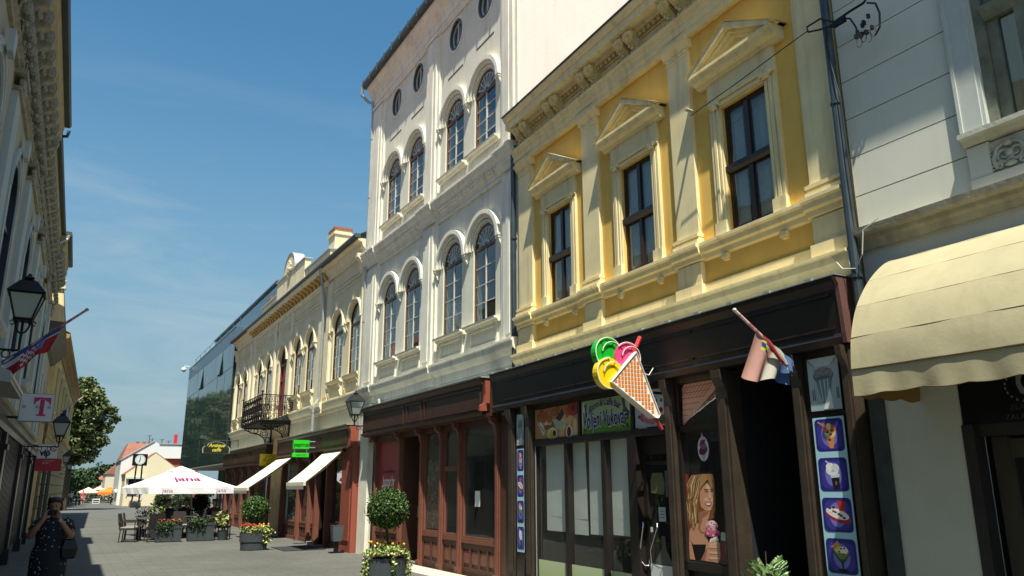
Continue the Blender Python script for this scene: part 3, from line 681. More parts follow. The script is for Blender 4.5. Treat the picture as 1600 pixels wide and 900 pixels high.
# ------------------------------------------------------------------ bistro shop front (parts of the yellow building)
GRN = mat('green_print', '#5f9c2c', .4); 
class Art:
    """flat print on a wall: layers of coloured outlines, a hair apart"""
    def __init__(s, a0, a1, z0, z1, o): s.a0, s.a1, s.z0, s.z1, s.o, s.mb, s.ms, s.n = a0, a1, z0, z1, o, MB(), [], 0
    def P(s, x, y): return (s.a1 + (s.a0-s.a1)*x, s.z0 + (s.z1-s.z0)*y)     # x runs left to right as read
    def poly(s, pts, col, rough=.35):
        m = mat('print_'+col.strip('#'), col, rough) 
        if m not in s.ms: s.ms.append(m)
        s.n += 1; o = s.o + .00008*s.n
        s.mb.face([(s.P(x, y)[0], o, s.P(x, y)[1]) for x, y in pts], s.ms.index(m))
    def rect(s, x0, y0, x1, y1, col): s.poly([(x0,y0),(x1,y0),(x1,y1),(x0,y1)], col)
    def ell(s, x, y, rx, ry, col, n=16, t0=0, t1=360, ang=0):
        c_, s_ = math.cos(R(ang)), math.sin(R(ang))
        pts = []
        for i in range(n + (t1-t0 < 360)):
            t = R(t0+(t1-t0)*i/n); u, v = rx*math.cos(t), ry*math.sin(t); pts.append((x+u*c_-v*s_, y+u*s_+v*c_))
        s.poly(pts, col)
    def line(s, pts, w, col):
        asp = abs((s.a1-s.a0)/(s.z1-s.z0))
        for (x0,y0),(x1,y1) in zip(pts, pts[1:]):
            dx, dy = (x1-x0)*asp, y1-y0; L_ = math.hypot(dx, dy) or 1; nx, ny = -dy/L_*w/asp, dx/L_*w
            s.poly([(x0+nx,y0+ny),(x1+nx,y1+ny),(x1-nx,y1-ny),(x0-nx,y0-ny)], col)
    def rrect(s, x0, y0, x1, y1, r, col, asp=1.0):
        pts = []
        for cx, cy, t in ((x1-r,y1-r*asp,0),(x0+r,y1-r*asp,90),(x0+r,y0+r*asp,180),(x1-r,y0+r*asp,270)):
            for i in range(5): pts.append((cx+r*math.cos(R(t+i*22.5)), cy+r*asp*math.sin(R(t+i*22.5))))
        s.poly(pts, col)
    def build(s, name, parent, label=None, box=None):
        if box: s.mb.box(min(s.a0,s.a1)-.008, max(s.a0,s.a1)+.008, s.o-.03, s.o-.001, s.z0-.008, s.z1+.008, len(s.ms)); s.ms.append(box)
        return s.mb.build(name, s.ms, parent, label)

def sundae(A, k, y0, y1):
    """one blue tile with a different ice cream dish"""
    h = y1-y0; q = lambda y: y0+h*y
    A.rrect(.05, y0+h*.03, .95, y1-h*.03, .12, '#2b2a78', h)
    A.rrect(.12, q(.10), .88, q(.90), .2, '#3f3c96', h)
    A.ell(.5, q(.5), .26, h*.34, '#7a78c4', 18)
    def E(x, y, rx, ry, c, n=14, **kw): A.ell(x, q(y), rx, ry*h, c, n, **kw)
    def Pl(pts, c): A.poly([(x, q(y)) for x, y in pts], c)
    if k == 0:
        Pl([(.40,.48),(.66,.48),(.60,.12),(.48,.12)], '#d98a4a'); E(.53,.56,.18,.15,'#e9c98c'); E(.42,.66,.1,.09,'#e07028'); E(.62,.68,.09,.12,'#c9742c'); E(.5,.74,.07,.1,'#f0d8a8')
        for x, y in ((.45,.58),(.55,.52),(.6,.62),(.5,.36)): E(x,y,.05,.022,'#3a1a12')
        Pl([(.15,.88),(.18,.9),(.42,.76),(.4,.73)], '#d9a878'); E(.33,.8,.06,.06,'#d96a3a'); Pl([(.64,.92),(.66,.92),(.62,.72),(.6,.72)],'#5a3020')
    elif k == 1:
        Pl([(.42,.44),(.68,.46),(.66,.08),(.46,.08)], '#1e1e26'); Pl([(.41,.5),(.69,.52),(.68,.42),(.42,.40)], '#cfd2d8'); E(.48,.62,.2,.15,'#e8e8ea'); E(.42,.72,.13,.11,'#f4f4f2'); E(.58,.68,.12,.12,'#d8d9dc')
        Pl([(.28,.88),(.30,.9),(.44,.8),(.42,.77)], '#e4e4e8'); E(.56,.26,.03,.06,'#8a5a5a'); E(.5,.6,.05,.03,'#b8bac0')
    elif k == 2:
        Pl([(.52+.38*math.cos(t*.35), .45+.16*math.sin(t*.35)-.10*math.cos(t*.35)) for t in range(18)], '#a83038'); Pl([(.50+.35*math.cos(t*.35), .53+.14*math.sin(t*.35)-.09*math.cos(t*.35)) for t in range(18)], '#ece6e0'); Pl([(.52,.9),(.78,.86),(.72,.6),(.56,.62)], '#b8382c')
        for x, y in ((.28,.68),(.36,.6),(.45,.58),(.55,.52),(.62,.48),(.4,.7),(.7,.42)): E(x,y,.05,.03,'#3c1518')
        for x, y in ((.3,.6),(.5,.62),(.66,.54)): E(x,y,.06,.04,'#f6efe6')
    else:
        Pl([(.22,.62),(.78,.60),(.54,.30),(.48,.30)], '#2c4a3c'); Pl([(.27,.6),(.73,.58),(.56,.42),(.46,.42)], '#7a8a4a'); Pl([(.48,.32),(.54,.32),(.53,.14),(.49,.14)], '#101818'); E(.51,.12,.17,.05,'#121a1e')
        E(.42,.68,.13,.1,'#e8cf8c'); E(.58,.66,.13,.1,'#f0ead8'); Pl([(.2,.74),(.42,.92),(.5,.78),(.3,.68)], '#d09a5c')
        for x, y in ((.5,.7),(.6,.72),(.44,.62),(.56,.56)): E(x,y,.035,.025,'#5c2418')
def dishstrip(A, kinds):
    A.rect(0, 0, 1, 1, '#a9d6e4'); n = len(kinds)
    for i, k in enumerate(kinds):
        y1 = 1 - i/n - .004; y0 = 1-(i+1)/n + .022
        sundae(A, k, y0, y1)
def tower(A):
    A.rect(0,0,1,1,'#9fb4b6'); A.poly([(0,1),(1,1),(.8,.84),(.2,.84)],'#b9cbca'); A.poly([(0,0),(0,1),(.16,.86),(.2,.1)],'#a9bdbd')
    A.poly([(.22,.66),(.80,.68),(.66,.16),(.40,.14)],'#5f7c86'); A.ell(.5,.66,.33,.14,'#4f6268',18); A.ell(.5,.69,.30,.13,'#8c8a88',18); A.ell(.5,.58,.27,.07,'#51666c',16)
    A.poly([(.27,.58),(.73,.6),(.64,.2),(.42,.18)],'#6d8890')
    for x in (.36,.5,.62): A.poly([(x,.58),(x+.03,.58),(x*.6+.22,.16),(x*.6+.2,.16)],'#c4d2d0')
    random.seed(5)
    for i in range(22): A.ell(.24+.52*random.random(), .64+.14*random.random(), .018,.010,'#39464a',6)
    A.poly([(.42,.02),(.74,.02),(.68,.42)],'#dfe6e2')
    for x in (.1,.16,.88,.93): A.poly([(x,.2),(x+.03,.2),(x+.02,.42),(x,.40)],'#45565a')
    A.line([(0,1),(.22,.84)],.006,'#45565a'); A.line([(1,1),(.78,.84)],.006,'#45565a')

def bistro():
    o1 = .26; F = BLK
    # fascia: long dark board leaning slightly out
    b = MB(); b.side([(0,3.04),(o1-.03,3.06),(o1-.01,3.13),(o1-.03,3.17),(o1+.0,3.62),(o1+.04,3.70),(o1+.05,3.745),(0,3.745)], 4.98, 12.93); b.build('shop_fascia', F, yb)
    b = MB(); b.side([(0,3.06),(o1-.03,3.07),(o1-.02,3.17),(o1+.01,3.66),(o1+.05,3.74),(0,3.74)], 4.93, 4.978); b.build('fascia_end', mat('faded_maroon_board','#6a4a42',.55,var=.12,vscale=5,bump=.2,streak=.1,dark='#453028'), yb)
    b = MB(); b.box(4.92, 12.97, 0, o1+.07, 3.747, 3.757)
    for i in range(14): b.box(5.2+i*.58, 5.2+i*.58+.09, o1-.03, o1+.085, 3.744, 3.772)
    b.build('flashing', TIN, yb)
    b = MB()
    for a0, a1 in ((5.05,7.1),(7.2,9.95),(10.0,12.55)):
        b.box(a0,a1,o1-.025,o1-.006,3.22,3.245); b.box(a0,a1,o1-.01,o1+.012,3.56,3.585)
    b.build('fascia_moulding', F, yb)
    # big posts
    def post(a0, a1, o=.16, m=BLKL, lab=None, z1=3.05):
        b = MB(); w = a1-a0; b.box(a0, a1, -.05, o, 0, z1); b.box(a0+w*.2, a1-w*.2, o, o+.02, .3, z1-.35); b.box(a0-.012, a1+.012, -.04, o+.035, 0, .2)
        b.side([(o,z1-.001),(o+.09,z1-.001),(o+.08,z1-.1),(o+.02,z1-.2),(o,z1-.28)], a0+.02, a1-.02)
        return b.build('post', m, yb)
    post(12.22, 12.44); post(11.60, 11.80); post(7.78, 7.94); post(6.74, 6.94); post(5.62,5.76); post(4.96, 5.07,.2)
    # left pillar with tower picture and dish strip
    b = MB(); b.box(11.80, 12.22, -.05, .13, 0, 3.05); b.box(11.86,12.16,.13,.145,.06,.5); b.box(11.88,12.14,.145,.15,.1,.44); b.build('pillar_board', F, yb)
    A = Art(11.88, 12.14, 2.40, 2.94, .14); tower(A); A.build('tower_picture', yb, 'framed grey water tower picture at the left end', F)
    A = Art(11.88, 12.14, .62, 2.34, .14); dishstrip(A, [0,2,3,1]); A.build('dish_poster', yb, 'narrow blue strip of four ice cream dishes at the left end', F)
    # transom signs
    b = MB(); b.box(7.94, 11.60, .02, .12, 2.36, 2.46); b.box(7.94, 11.60, .02, .12, 2.99, 3.05)
    for a in (8.70, 10.09): b.box(a, a+.06, .02, .11, 2.46, 2.99)
    b.build('transom_bar', F, yb)
    A = Art(10.17, 11.56, 2.475, 2.975, .085)        # food picture
    A.rect(0,0,1,1,'#b98a58'); random.seed(3)
    for i in range(34):
        x, y = random.uniform(.05,.95), random.uniform(.05,.95); c = random.choice(['#c9924f','#a8622c','#d8b884','#8f4f26','#d6ad72','#e0c9a0','#b87838'])
        a = random.uniform(0,3.1); w, h = random.uniform(.05,.12), random.uniform(.05,.16)
        A.poly([(x+w*math.cos(a+t*math.pi/2), max(0,min(1,y+h*2*math.sin(a+t*math.pi/2)))) for t in range(4)], c)
    A.poly([(.42,.62),(.75,.45),(.62,.2),(.5,.3)],'#a9b59a'); A.ell(.9,.85,.13,.24,'#a82a2c',14,); A.ell(.9,.86,.05,.1,'#5c1a1a'); A.poly([(.5,.62),(.66,.92),(.7,.7),(.6,.5)],'#4a2436'); A.ell(.2,.72,.15,.2,'#a55f26')
    A.ell(.42,.14,.12,.2,'#d8cf9a'); A.ell(.40,.12,.06,.14,'#c2b43c'); A.ell(.47,.14,.04,.1,'#27303a'); A.ell(.8,.14,.07,.2,'#e2d8d0'); A.ell(.8,.14,.045,.16,'#6b1420'); A.poly([(.1,.45),(.14,.6),(.2,.45),(.26,.2),(.2,.1),(.15,.3)],'#dcd0cc'); A.line([(.13,.44),(.24,.2)],.02,'#3c2a2a')
    A.build('food_picture', yb)
    for x0, x1 in (): pass
    A = Art(8.79, 10.06, 2.475, 2.975, .085)        # name board
    A.rect(0,0,1,1,'#a9bd88'); A.poly([(0,0),(1,0),(1,.34),(.6,.42),(.3,.32),(0,.2)],'#6f9a34'); A.poly([(0,0),(1,0),(1,.16),(.5,.2),(0,.1)],'#5a8f1e')
    A.rect(.0,.0,.012,1,'#dfe6d2'); A.poly([(.03,.95),(.10,.95),(.09,.6),(.02,.5)],'#d4dcc4'); A.poly([(.92,.95),(.99,.95),(.99,.45),(.95,.6)],'#ccd6c0')
    A.poly([(.05,.9),(.12,.92),(.10,.6),(.14,.48),(.05,.42),(.04,.6),(.08,.66)],'#4d5c40'); A.poly([(.84,.9),(.9,.93),(.91,.66),(.99,.5),(.96,.3),(.86,.3),(.84,.5),(.87,.62)],'#4a4f3e')
    A.rect(.04,.06,.06,.16,'#1c2418'); A.rect(.07,.08,.09,.18,'#1c2418'); A.rect(.85,.08,.88,.2,'#1c2418'); A.rect(.92,.06,.95,.18,'#1c2418')
    sg = A.build('name_board', yb)
    navy = mat('navy_lettering', '#15163c', .45); halo = mat('white_lettering_edge', '#d9dcea', .5)
    def arc(txt, z, size, k, w, shear):
        """lettering bent into a shallow arch, white edged"""
        for m_, o_, bd in ((halo, .0925, .055), (navy, .0955, .016)):
            t = text_mesh('lettering', txt, size, m_, sg, (9.43, o_, z), WALLROT, .0008, shear=shear, bold=size*bd)
            xs = [v.co.x for v in t.data.vertices]; h = (max(xs)-min(xs))/2; c = (max(xs)+min(xs))/2
            for v in t.data.vertices:
                u = (v.co.x-c)/h; v.co.x = u*w; v.co.y += -k*u*u + (0.012*math.sin(u*19) if k < .03 else 0)
    arc('Bistro & Caffe bar', 2.915, .15, .10, .42, .25); arc('Voljeni Vukovar', 2.665, .33, .0, .575, .15)
    A = Art(7.98, 8.68, 2.475, 2.975, .085)        # fruit picture
    A.rect(0,0,1,1,'#b9bfc2'); random.seed(9)
    for i in range(12): A.ell(random.uniform(.1,.9), random.uniform(.1,.9), random.uniform(.05,.11), random.uniform(.07,.13), random.choice(['#a3222e','#b53644','#8c1a26','#c9626a']), 12)
    for i in range(7): A.ell(random.uniform(.1,.9), random.uniform(.08,.9), .035,.05,'#22242c',10)
    A.ell(.5,.3,.3,.22,'#b87078'); A.ell(.5,.34,.22,.14,'#d9aeb0'); A.poly([(.7,.05),(.95,.05),(.92,.3),(.75,.22)],'#56623a'); A.build('fruit_picture', yb)
    # glazed front with paper blinds: three tall panes split by two thin posts
    for a in (10.50, 9.45):
        b = MB(); b.box(a, a+.10, -.02, .10, .05, 2.36); b.build('mullion', BLK, yb)
    b = MB(); b.box(8.66, 8.86, -.02, .12, 0, 2.36); b.box(11.54,11.60,-.02,.10,.05,2.36); b.box(7.94, 11.60, -.02, .10, 0, .07); b.build('window_frame', BLK, yb)
    b = MB(); b.box(11.535,11.55,.09,.105,.05,2.36); b.build('edge_trim', TIN, yb)
    film = gradient_mat('pale_green_film', '#86a836', '#b9c69c', -.15, .5)
    blind = mat('paper_blind', '#eef2ea', .9, var=.05, vscale=2.5)
    for a0, a1 in ((10.60,11.54),(9.55,10.50),(8.86,9.45)):
        b = MB(); b.face([(a0,.05,.07),(a1,.05,.07),(a1,.05,2.36),(a0,.05,2.36)]); b.build('pane', GLS, yb)
        b = MB(); b.face([(a0,.055,.07),(a1,.055,.07),(a1,.055,.54),(a0,.055,.54)]); b.build('window_film', film, yb)
    for a0, a1, z0, t in ((10.66,11.36,1.0,0),(10.12,10.54,.98,.03),(9.58,10.04,1.0,-.03),(8.82,9.46,1.02,-.05)):
        b = MB(); n = 6
        for i in range(n):
            za, zb = z0+(2.36-z0)*i/n, z0+(2.36-z0)*(i+1)/n; k = lambda z: t*(2.36-z)/1.3
            w = .004*math.sin(i*1.7)
            b.face([(a0-k(za),.0+w,za),(a1-k(za)*.3,-.01,za),(a1-k(zb)*.3,-.01,zb),(a0-k(zb),.0,zb)])
        b.build('blind', blind, yb)
    # door
    b = MB(); d = -.02
    b.box(7.94,8.66,d-.04,d+.04,2.12,2.36); b.box(7.94,8.03,d-.04,d+.04,.07,2.12); b.box(8.57,8.66,d-.04,d+.04,.07,2.12); b.box(8.03,8.57,d-.04,d+.04,.07,.16); b.box(8.03,8.57,d-.03,d+.035,1.98,2.02)
    dr = b.build('door', BLK, yb)
    b = MB(); b.face([(8.03,d,.16),(8.57,d,.16),(8.57,d,2.12),(8.03,d,2.12)]); b.build('pane', GLS, dr)
    chrome = mat('chrome_tube', '#d8dad6', .18, metal=1.0)
    for a, dz in ((8.63,0),(8.33,.0)):
        b = MB(); zz = 1.22; b.tube([(a,d+.04,zz),(a-.02,d+.10,zz),(a-.05,d+.12,zz-.04),(a+.04 if a > 8.5 else a+.12,d+.12,.88),(a+.04 if a>8.5 else a+.12,d+.11,.72),(a+.0,d+.09,.67),(a-.02,d+.04,.67)], .013 if a > 8.5 else .008, 8); b.build('handle', chrome, dr)
    A = Art(8.04,8.56,.16,.70,d+.045); A.rect(0,0,1,1,'#c9cfcb'); A.line([(.1,.45),(.45,.45)],.012,'#3a3e3c'); A.line([(.48,.62),(.66,.62),(.66,.3)],.012,'#3a3e3c'); A.poly([(.44,.62),(.5,.68),(.5,.56)],'#3a3e3c'); A.build('door_plate', dr)
    A = Art(8.04,8.56,.70,2.0,d+.03)
    A.poly([(.12,.82),(.2,.9),(.62,.9),(.7,.8),(.66,.68),(.12,.70)],'#6a6a48'); A.rect(.40,.42,.68,.56,'#aeb8bc'); A.rect(.72,.66,.95,.92,'#566066'); A.poly([(.45,.28),(.62,.28),(.62,.16),(.86,-.0+.02),(.86,.0),(.2,.0),(.2,.04),(.46,.16)],'#515650'); A.rect(.03,.31,.13,.36,'#c8ccc8'); A.ell(.84,.84,.05,.03,'#7a2a2a')
    for i in range(3): A.line([(.45,.52-.03*i),(.62,.52-.03*i)],.004,'#4a545a')
    A.build('door_stickers', dr)
    # right window with posters
    b = MB(); b.box(6.94,7.78,-.02,.10,2.36,2.44); b.box(6.94,7.78,-.02,.10,2.98,3.05); b.box(6.94,7.00,-.02,.10,.05,2.98); b.box(7.72,7.78,-.02,.10,.05,2.98); b.box(6.94,7.78,-.02,.10,.70,.80); b.box(6.94,7.78,-.02,.04,0,.70); b.box(7.05,7.66,.04,.06,.15,.6)
    fr = b.build('poster_window', BLK, yb)
    b = MB(); b.face([(7.0,.05,.8),(7.72,.05,.8),(7.72,.05,2.36),(7.0,.05,2.36)]); b.face([(7.0,.05,2.44),(7.72,.05,2.44),(7.72,.05,2.98),(7.0,.05,2.98)]); b.build('pane', GLS, fr)
    A = Art(7.0,7.72,2.44,2.98,.052)
    A.poly([(.06,.92),(.12,.98),(.95,.98),(.98,.80),(.03,.02),(.02,.06)],'#cfa08c'); 
    for i in range(9):
        x = .1+.1*i; A.line([(x,.96),(x-.3 if x > .3 else .04, max(.05,.96-1.0*(min(x,.32))))],.008,'#8c4a38'); 
    for i in range(6): y = .9-.13*i; A.line([(.05,y),(max(.1,.95-.14*i*1.1),y)],.008,'#8c4a38')
    A.poly([(.86,.98),(1,.98),(1,.8)],'#c9a02c'); A.build('cone_poster', fr)
    A = Art(7.2,7.5,1.98,2.34,.052); A.ell(.5,.45,.34,.42,'#d8d4d8'); A.poly([(.34,.3),(.66,.3),(.5,.0)],'#b8a89a'); A.ell(.5,.4,.28,.15,'#5c2a50',ang=15); A.ell(.5,.56,.23,.12,'#8a5a86',ang=-10); A.ell(.5,.7,.16,.1,'#5c2a50',ang=15); A.poly([(.38,.74),(.62,.76),(.46,1)],'#c8b0c8'); A.build('soft_ice_sticker', fr)
    # photo poster of a smiling woman with an ice cream (flat print)
    A = Art(7.0,7.72,.82,1.84,.054)
    def q(x, y):
        t = (y-98)/718; return (min(1, max(0, (x-(80+25*t))/337)), min(1, max(0, 1-t)))
    def G(c, *p): A.poly([q(p[i], p[i+1]) for i in range(0, len(p), 2)], c)
    def O(c, x, y, rx, ry, n=14, ang=0):
        A.poly([q(x+rx*math.cos(2*math.pi*i/n)*math.cos(R(ang))-ry*math.sin(2*math.pi*i/n)*math.sin(R(ang)), y+rx*math.cos(2*math.pi*i/n)*math.sin(R(ang))+ry*math.sin(2*math.pi*i/n)*math.cos(R(ang))) for i in range(n)], c)
    A.rect(0,0,1,1,'#15110f'); G('#7c3a2e', 80,98,110,98,125,400,130,816,100,816)
    G('#7a4a26', 140,105,200,98,290,98,330,130,337,200,338,300,338,380,320,460,285,480,255,420,215,430,190,530,175,580,150,560,110,530,98,420,100,280,120,170)
    sk, s2, s3 = '#c08e70', '#9a6850', '#d6ac90'
    G(sk, 195,420,290,395,275,470,255,520,250,600,275,680,240,692,138,692,115,640,108,560,150,540,190,500); G(s2, 195,420,285,402,265,440,225,470,200,560,180,560,190,500); G(sk, 108,560,125,690,152,816,105,816,100,700)
    G('#100e10', 138,690,246,680,242,740,205,812,154,812); G(s2, 186,540,215,575,250,590,246,600,205,590,180,556)
    G(sk, 215,215,235,188,272,172,312,180,326,215,330,260,322,300,317,348,302,386,276,406,246,400,216,372,205,320,208,260); G(s3, 262,190,312,188,320,214,290,226,258,222); O(s3, 262,312,20,15); O(s3, 308,312,9,14); O(s3, 284,388,16,10)
    G(s3, 286,232,296,262,304,290,292,302,280,298,284,262); G(s2, 278,300,290,306,304,298,296,308,284,310)
    O('#2a1a14', 262,246,14,6,12); O('#2a1a14', 309,243,9,5,12); O('#d8c8bc', 256,247,4,2.5,8); A.line([q(244,232),q(262,226),q(278,232)],.006,'#6b4628'); A.line([q(299,228),q(318,228)],.006,'#6b4628')
    G('#a04444', 248,344,266,338,284,336,304,338,300,354,284,366,266,362); G('#efe8e0', 256,345,284,341,299,343,294,352,280,357,266,354)
    hair = ['#a57f52','#7c5838','#c2a070','#8c6844','#d6bf94','#5e4430']
    random.seed(21)
    def strand(pts, w, c):
        L_ = [(x-w*(1-.55*abs(i/(len(pts)-1)-.4)), y) for i, (x, y) in enumerate(pts)]; R_ = [(x+w*(1-.55*abs(i/(len(pts)-1)-.4)), y) for i, (x, y) in enumerate(pts)]
        A.poly([q(*p) for p in L_+R_[::-1]], c)
    for i in range(46):
        k = i/45; x0 = 145+85*k+random.uniform(-6,6); y0 = 104+random.uniform(0,10); xe = 100+78*k+random.uniform(-10,10); ye = 400+170*random.random()-(60 if k > .8 else 0)
        strand([(x0,y0),(x0-38*(1-k)-8,y0+80),(xe+10,y0+190),(xe-4+9*math.sin(i),(y0+ye)/2+50),(xe+14*math.sin(i*1.7),ye)], random.uniform(2.5,6.5), hair[(i*7) % 6])
    for i in range(9): x = 228+8*i; strand([(x,100),(x-2+i,120),(x-14,142),(220+i*1.2,180+2*i),(209+i*.3,225)], random.uniform(3,5), hair[(i*5) % 5])
    for i in range(10): x = 268+6*i; strand([(x,100),(x+8,125),(min(334,x+26),170),(331+i*.4,240),(334-i,330+9*i)], random.uniform(2,4), hair[(i*3) % 6])
    G('#b0bcb4', 375,570,442,576,442,642,372,636); G('#6e3a30', 362,640,446,642,446,836,362,830); G('#8a5046', 400,650,446,652,446,740,400,736); G('#c4ccc4', 408,520,432,518,430,572,410,572)
    O('#b04a6c', 306,580,64,38,18); O('#c86484', 300,568,52,30,16); O('#dca4ac', 305,522,50,42,18); O('#ead0d0', 310,505,34,24,14)
    for x, y, r_, c in ((276,532,11,'#b84a6c'),(322,514,9,'#b84a6c'),(338,540,10,'#a84668'),(296,550,9,'#b85478'),(268,590,12,'#dca0ac'),(338,592,13,'#8e3450'),(300,500,8,'#c87c8c'),(312,602,10,'#e0b4bc'),(350,570,9,'#d890a0')): O(c, x, y, r_, r_*.8, 9, 20)
    G('#e6ded2', 288,632,345,606,356,632,340,672,268,692); G('#c9bfb2', 300,640,345,625,336,660,290,680)
    G(sk, 250,690,272,662,296,655,348,640,366,662,362,700,368,742,362,790,352,826,204,812,238,744); G(s3, 268,672,352,650,362,668,290,690); 
    for y in (706,752,796): G(s3, 266,y-16,356,y-22,364,y-6,290,y); G(s2, 262,y+2,358,y-8,360,y-3,290,y+8)
    G(s2, 204,812,238,744,250,700,258,730,240,812)
    A.build('ice_cream_poster', fr)
    # entrance passage, dark
    b = MB(); b.box(4.9, 12.2, -.4, -.051, 3.022, 3.24); b.build('lintel', BLK, yb)
    b = MB(); b.box(5.76, 6.74, -2.5, -2.45, 0, 3.0); b.box(5.72,5.76,-2.5,-.05,0,3.0); b.box(6.74,6.78,-2.5,-.05,0,3.0); b.box(5.72,6.78,-2.5,.1,3.0,3.02); b.box(5.76,6.74,-2.45,.1,0,.03); b.build('entrance_passage', DARK, yb)
    # right pillar
    b = MB(); b.box(5.07, 5.62, -.05, .12, 0, 3.05); b.build('pillar_board', BLK, yb)
    A = Art(5.15,5.54,2.44,2.98,.14); tower(A); A.build('tower_picture', yb, 'framed grey water tower picture at the right end', BLK)
    A = Art(5.15,5.54,.82,2.37,.14); dishstrip(A, [0,1,2,3]); A.build('dish_poster', yb, 'wide blue strip of four ice cream dishes at the right end', BLK)
    # cafe interior
    b = MB(); b.box(6.8, 11.9, -2.6, -2.55, 0, 3.0); b.box(6.8,11.9,-2.55,-.06,2.98,3.0); b.box(6.8,11.9,-2.55,-.06,0,.03); b.build('shop_interior', DARK, yb)
    b = MB(); b.box(9.2,11.2,-1.4,-.8,.03,.85); b.build('counter', ROOM, yb)
    b = MB(); random.seed(2)
    leaves(b, [(10.0+random.gauss(0,.22), -.3+random.gauss(0,.05), .68+abs(random.gauss(0,.07))) for i in range(240)], .05, 2); b.build('sill_plants', [mat('leaf_mid','#3c5a24',.6), mat('leaf_pale','#7f8c4a',.6)], yb)
bistro()

# ------------------------------------------------------------------ grey-white building at the right edge
gb = thing('grey_townhouse', 'grey white building with grooved courses and old wooden window at the right edge', 'building', (6.8, 0, 0), RZ)
def grey_house():
    Y0, Y1 = -6.0, 4.80
    b = MB(); wall(b, Y0, Y1, 4.0, 9.3, [('rect', 2.05, 3.40, 4.75, 6.9), ('rect', -1.2, .15, 4.75, 6.9)], -.02, .3, 0); b.build('wall', JOINT, gb)
    zs = [4.20, 4.58, 5.01, 5.445, 5.88, 6.31, 6.74, 7.17, 7.6, 8.03, 8.46, 8.9]
    for z0, z1 in zip(zs, zs[1:]):
        b = MB(); g = .006
        a1 = 3.63 if z0 < 6.9 else None
        if a1: b.box(a1, Y1, -.02, .0, z0+g, z1-g)
        else: b.box(Y0, Y1, -.02, .0, z0+g, z1-g)
        b.build('plaster_course', GW, gb)
    # hidden side of the block further right
    b = MB(); b.box(.35, 1.85, -.02, 0, 4.2, 6.9); b.box(Y0, -1.4, -.02, 0, 4.2, 6.9); b.build('plain_wall', GW, gb)
    b = MB(); b.face([(Y1,0,0),(Y1,-10,0),(Y1,-10,13),(Y1,0,9.3)]); b.build('side_wall', GW, gb); b = MB(); b.face([(Y0,0,0),(Y0,-10,0),(Y0,-10,13),(Y0,0,9.3)]); b.build('side_wall', GW, gb)
    b = MB(); b.mould([(0,8.9),(.1,8.9),(.12,9.0),(.45,9.05),(.5,9.1),(.75,9.12),(.78,9.24),(0,9.3)], Y0, Y1+.02); b.build('eaves_cornice', GT, gb)
    b = MB(); b.face([(Y0,.8,9.28),(Y1,.8,9.28),(Y1,-6,13),(Y0,-6,13)]); b.build('roof', TILE, gb)
    b = MB(); b.mould([(0,3.98),(.04,3.98),(.06,4.04),(.09,4.07),(.10,4.11),(.16,4.13),(.17,4.19),(0,4.22)], Y0, Y1+.01); b.build('string_cornice', GROT, gb)
    b = MB(); b.box(Y0, Y1, -.3, 0, 2.62, 3.98); b.build('lower_wall', mat('plaster_blue_grey','#b4b7b2',.9,var=.1,vscale=.8,bump=.3,streak=.15,dark='#777a74'), gb)
    for x0, x1 in ((3.40, 3.63), (1.82, 2.05)):
        b = MB(); b.box(x0, x1, -.02, .03, 4.70, 7.0); e = .11; b.box(x0+.03, x1-.03, .03, .045, 4.70, 7.0)
        b.box(x0+(.2 if x0 > 3 else 0), x1-(0 if x0 > 3 else .2), .03, .06, 4.7, 7.0); b.build('window_casing', mat('casing_bluish','#bcc0b8',.85,var=.1,vscale=3,bump=.06,streak=.2,dark='#80827a'), gb)
    OW = mat('old_grey_wood', '#777a68', .8, var=.3, vscale=7, bump=.5, bscale=30, streak=.5, dark='#3f3a2e')
    b = MB(); d0, d1 = -.14, -.06
    b.box(3.32,3.40,d0,-.02,4.75,6.9); b.box(2.05,2.13,d0,-.02,4.75,6.9); b.box(2.13,3.32,d0,d1,4.75,4.79)
    b.mould([(d0,5.80),(d1+.02,5.80),(d1+.04,5.84),(d1+.07,5.88),(d1+.07,5.93),(d0,5.95)], 2.13, 3.32)
    b.box(3.22,3.315,d0,d1-.01,4.79,5.8); b.box(2.13,2.2,d0,d1-.01,4.79,5.8); b.box(2.95,3.06,d0,d1+.02,4.79,5.8); b.box(3.22,3.315,d0,d1-.01,5.95,6.9); b.box(2.2,2.95,d0,d1-.02,5.68,5.8); b.box(2.2,2.26,d0,d1-.01,4.79,5.8)
    w = b.build('window', OW, gb)
    for a0, a1, z0, z1 in ((3.06,3.22,4.79,5.8),(2.26,2.95,4.79,5.68),(2.13,3.22,5.95,6.9)):
        b = MB(); b.face([(a0,-.10,z0),(a1,-.10,z0),(a1,-.10,z1),(a0,-.10,z1)]); b.build('pane', GL, w)
    b = MB(); b.box(1.9,3.5,-1.2,-1.15,4.6,7); b.build('room_back', DARK, gb)
    b = MB(); b.mould([(0,4.64),(.06,4.65),(.10,4.69),(.14,4.70),(.14,4.745),(0,4.75)], 1.8, 3.62); b.build('window_sill', GT, gb)
    b = MB(); b.box(3.42,3.61,-.02,.035,4.33,4.63); b.box(1.85,3.61,-.02,.045,4.2,4.325); b.box(1.85,3.42,-.02,.0,4.33,4.63); b.box(1.82,1.98,-.02,.035,4.33,4.63); b.build('apron_panel', GW, gb)
    # cartouche relief
    b = MB(); random.seed(4); cx, cz = 2.74, 4.46
    def sc(a, z, r, s=1, n=14, t0=0, turn=1.4):
        b.tube([(a + s*r*(1-i/n*.75)*math.cos(t0+turn*2*math.pi*i/n), .02, z + r*(1-i/n*.75)*math.sin(t0+turn*2*math.pi*i/n)) for i in range(n+1)], [.018*(1-.4*i/n) for i in range(n+1)], 6)
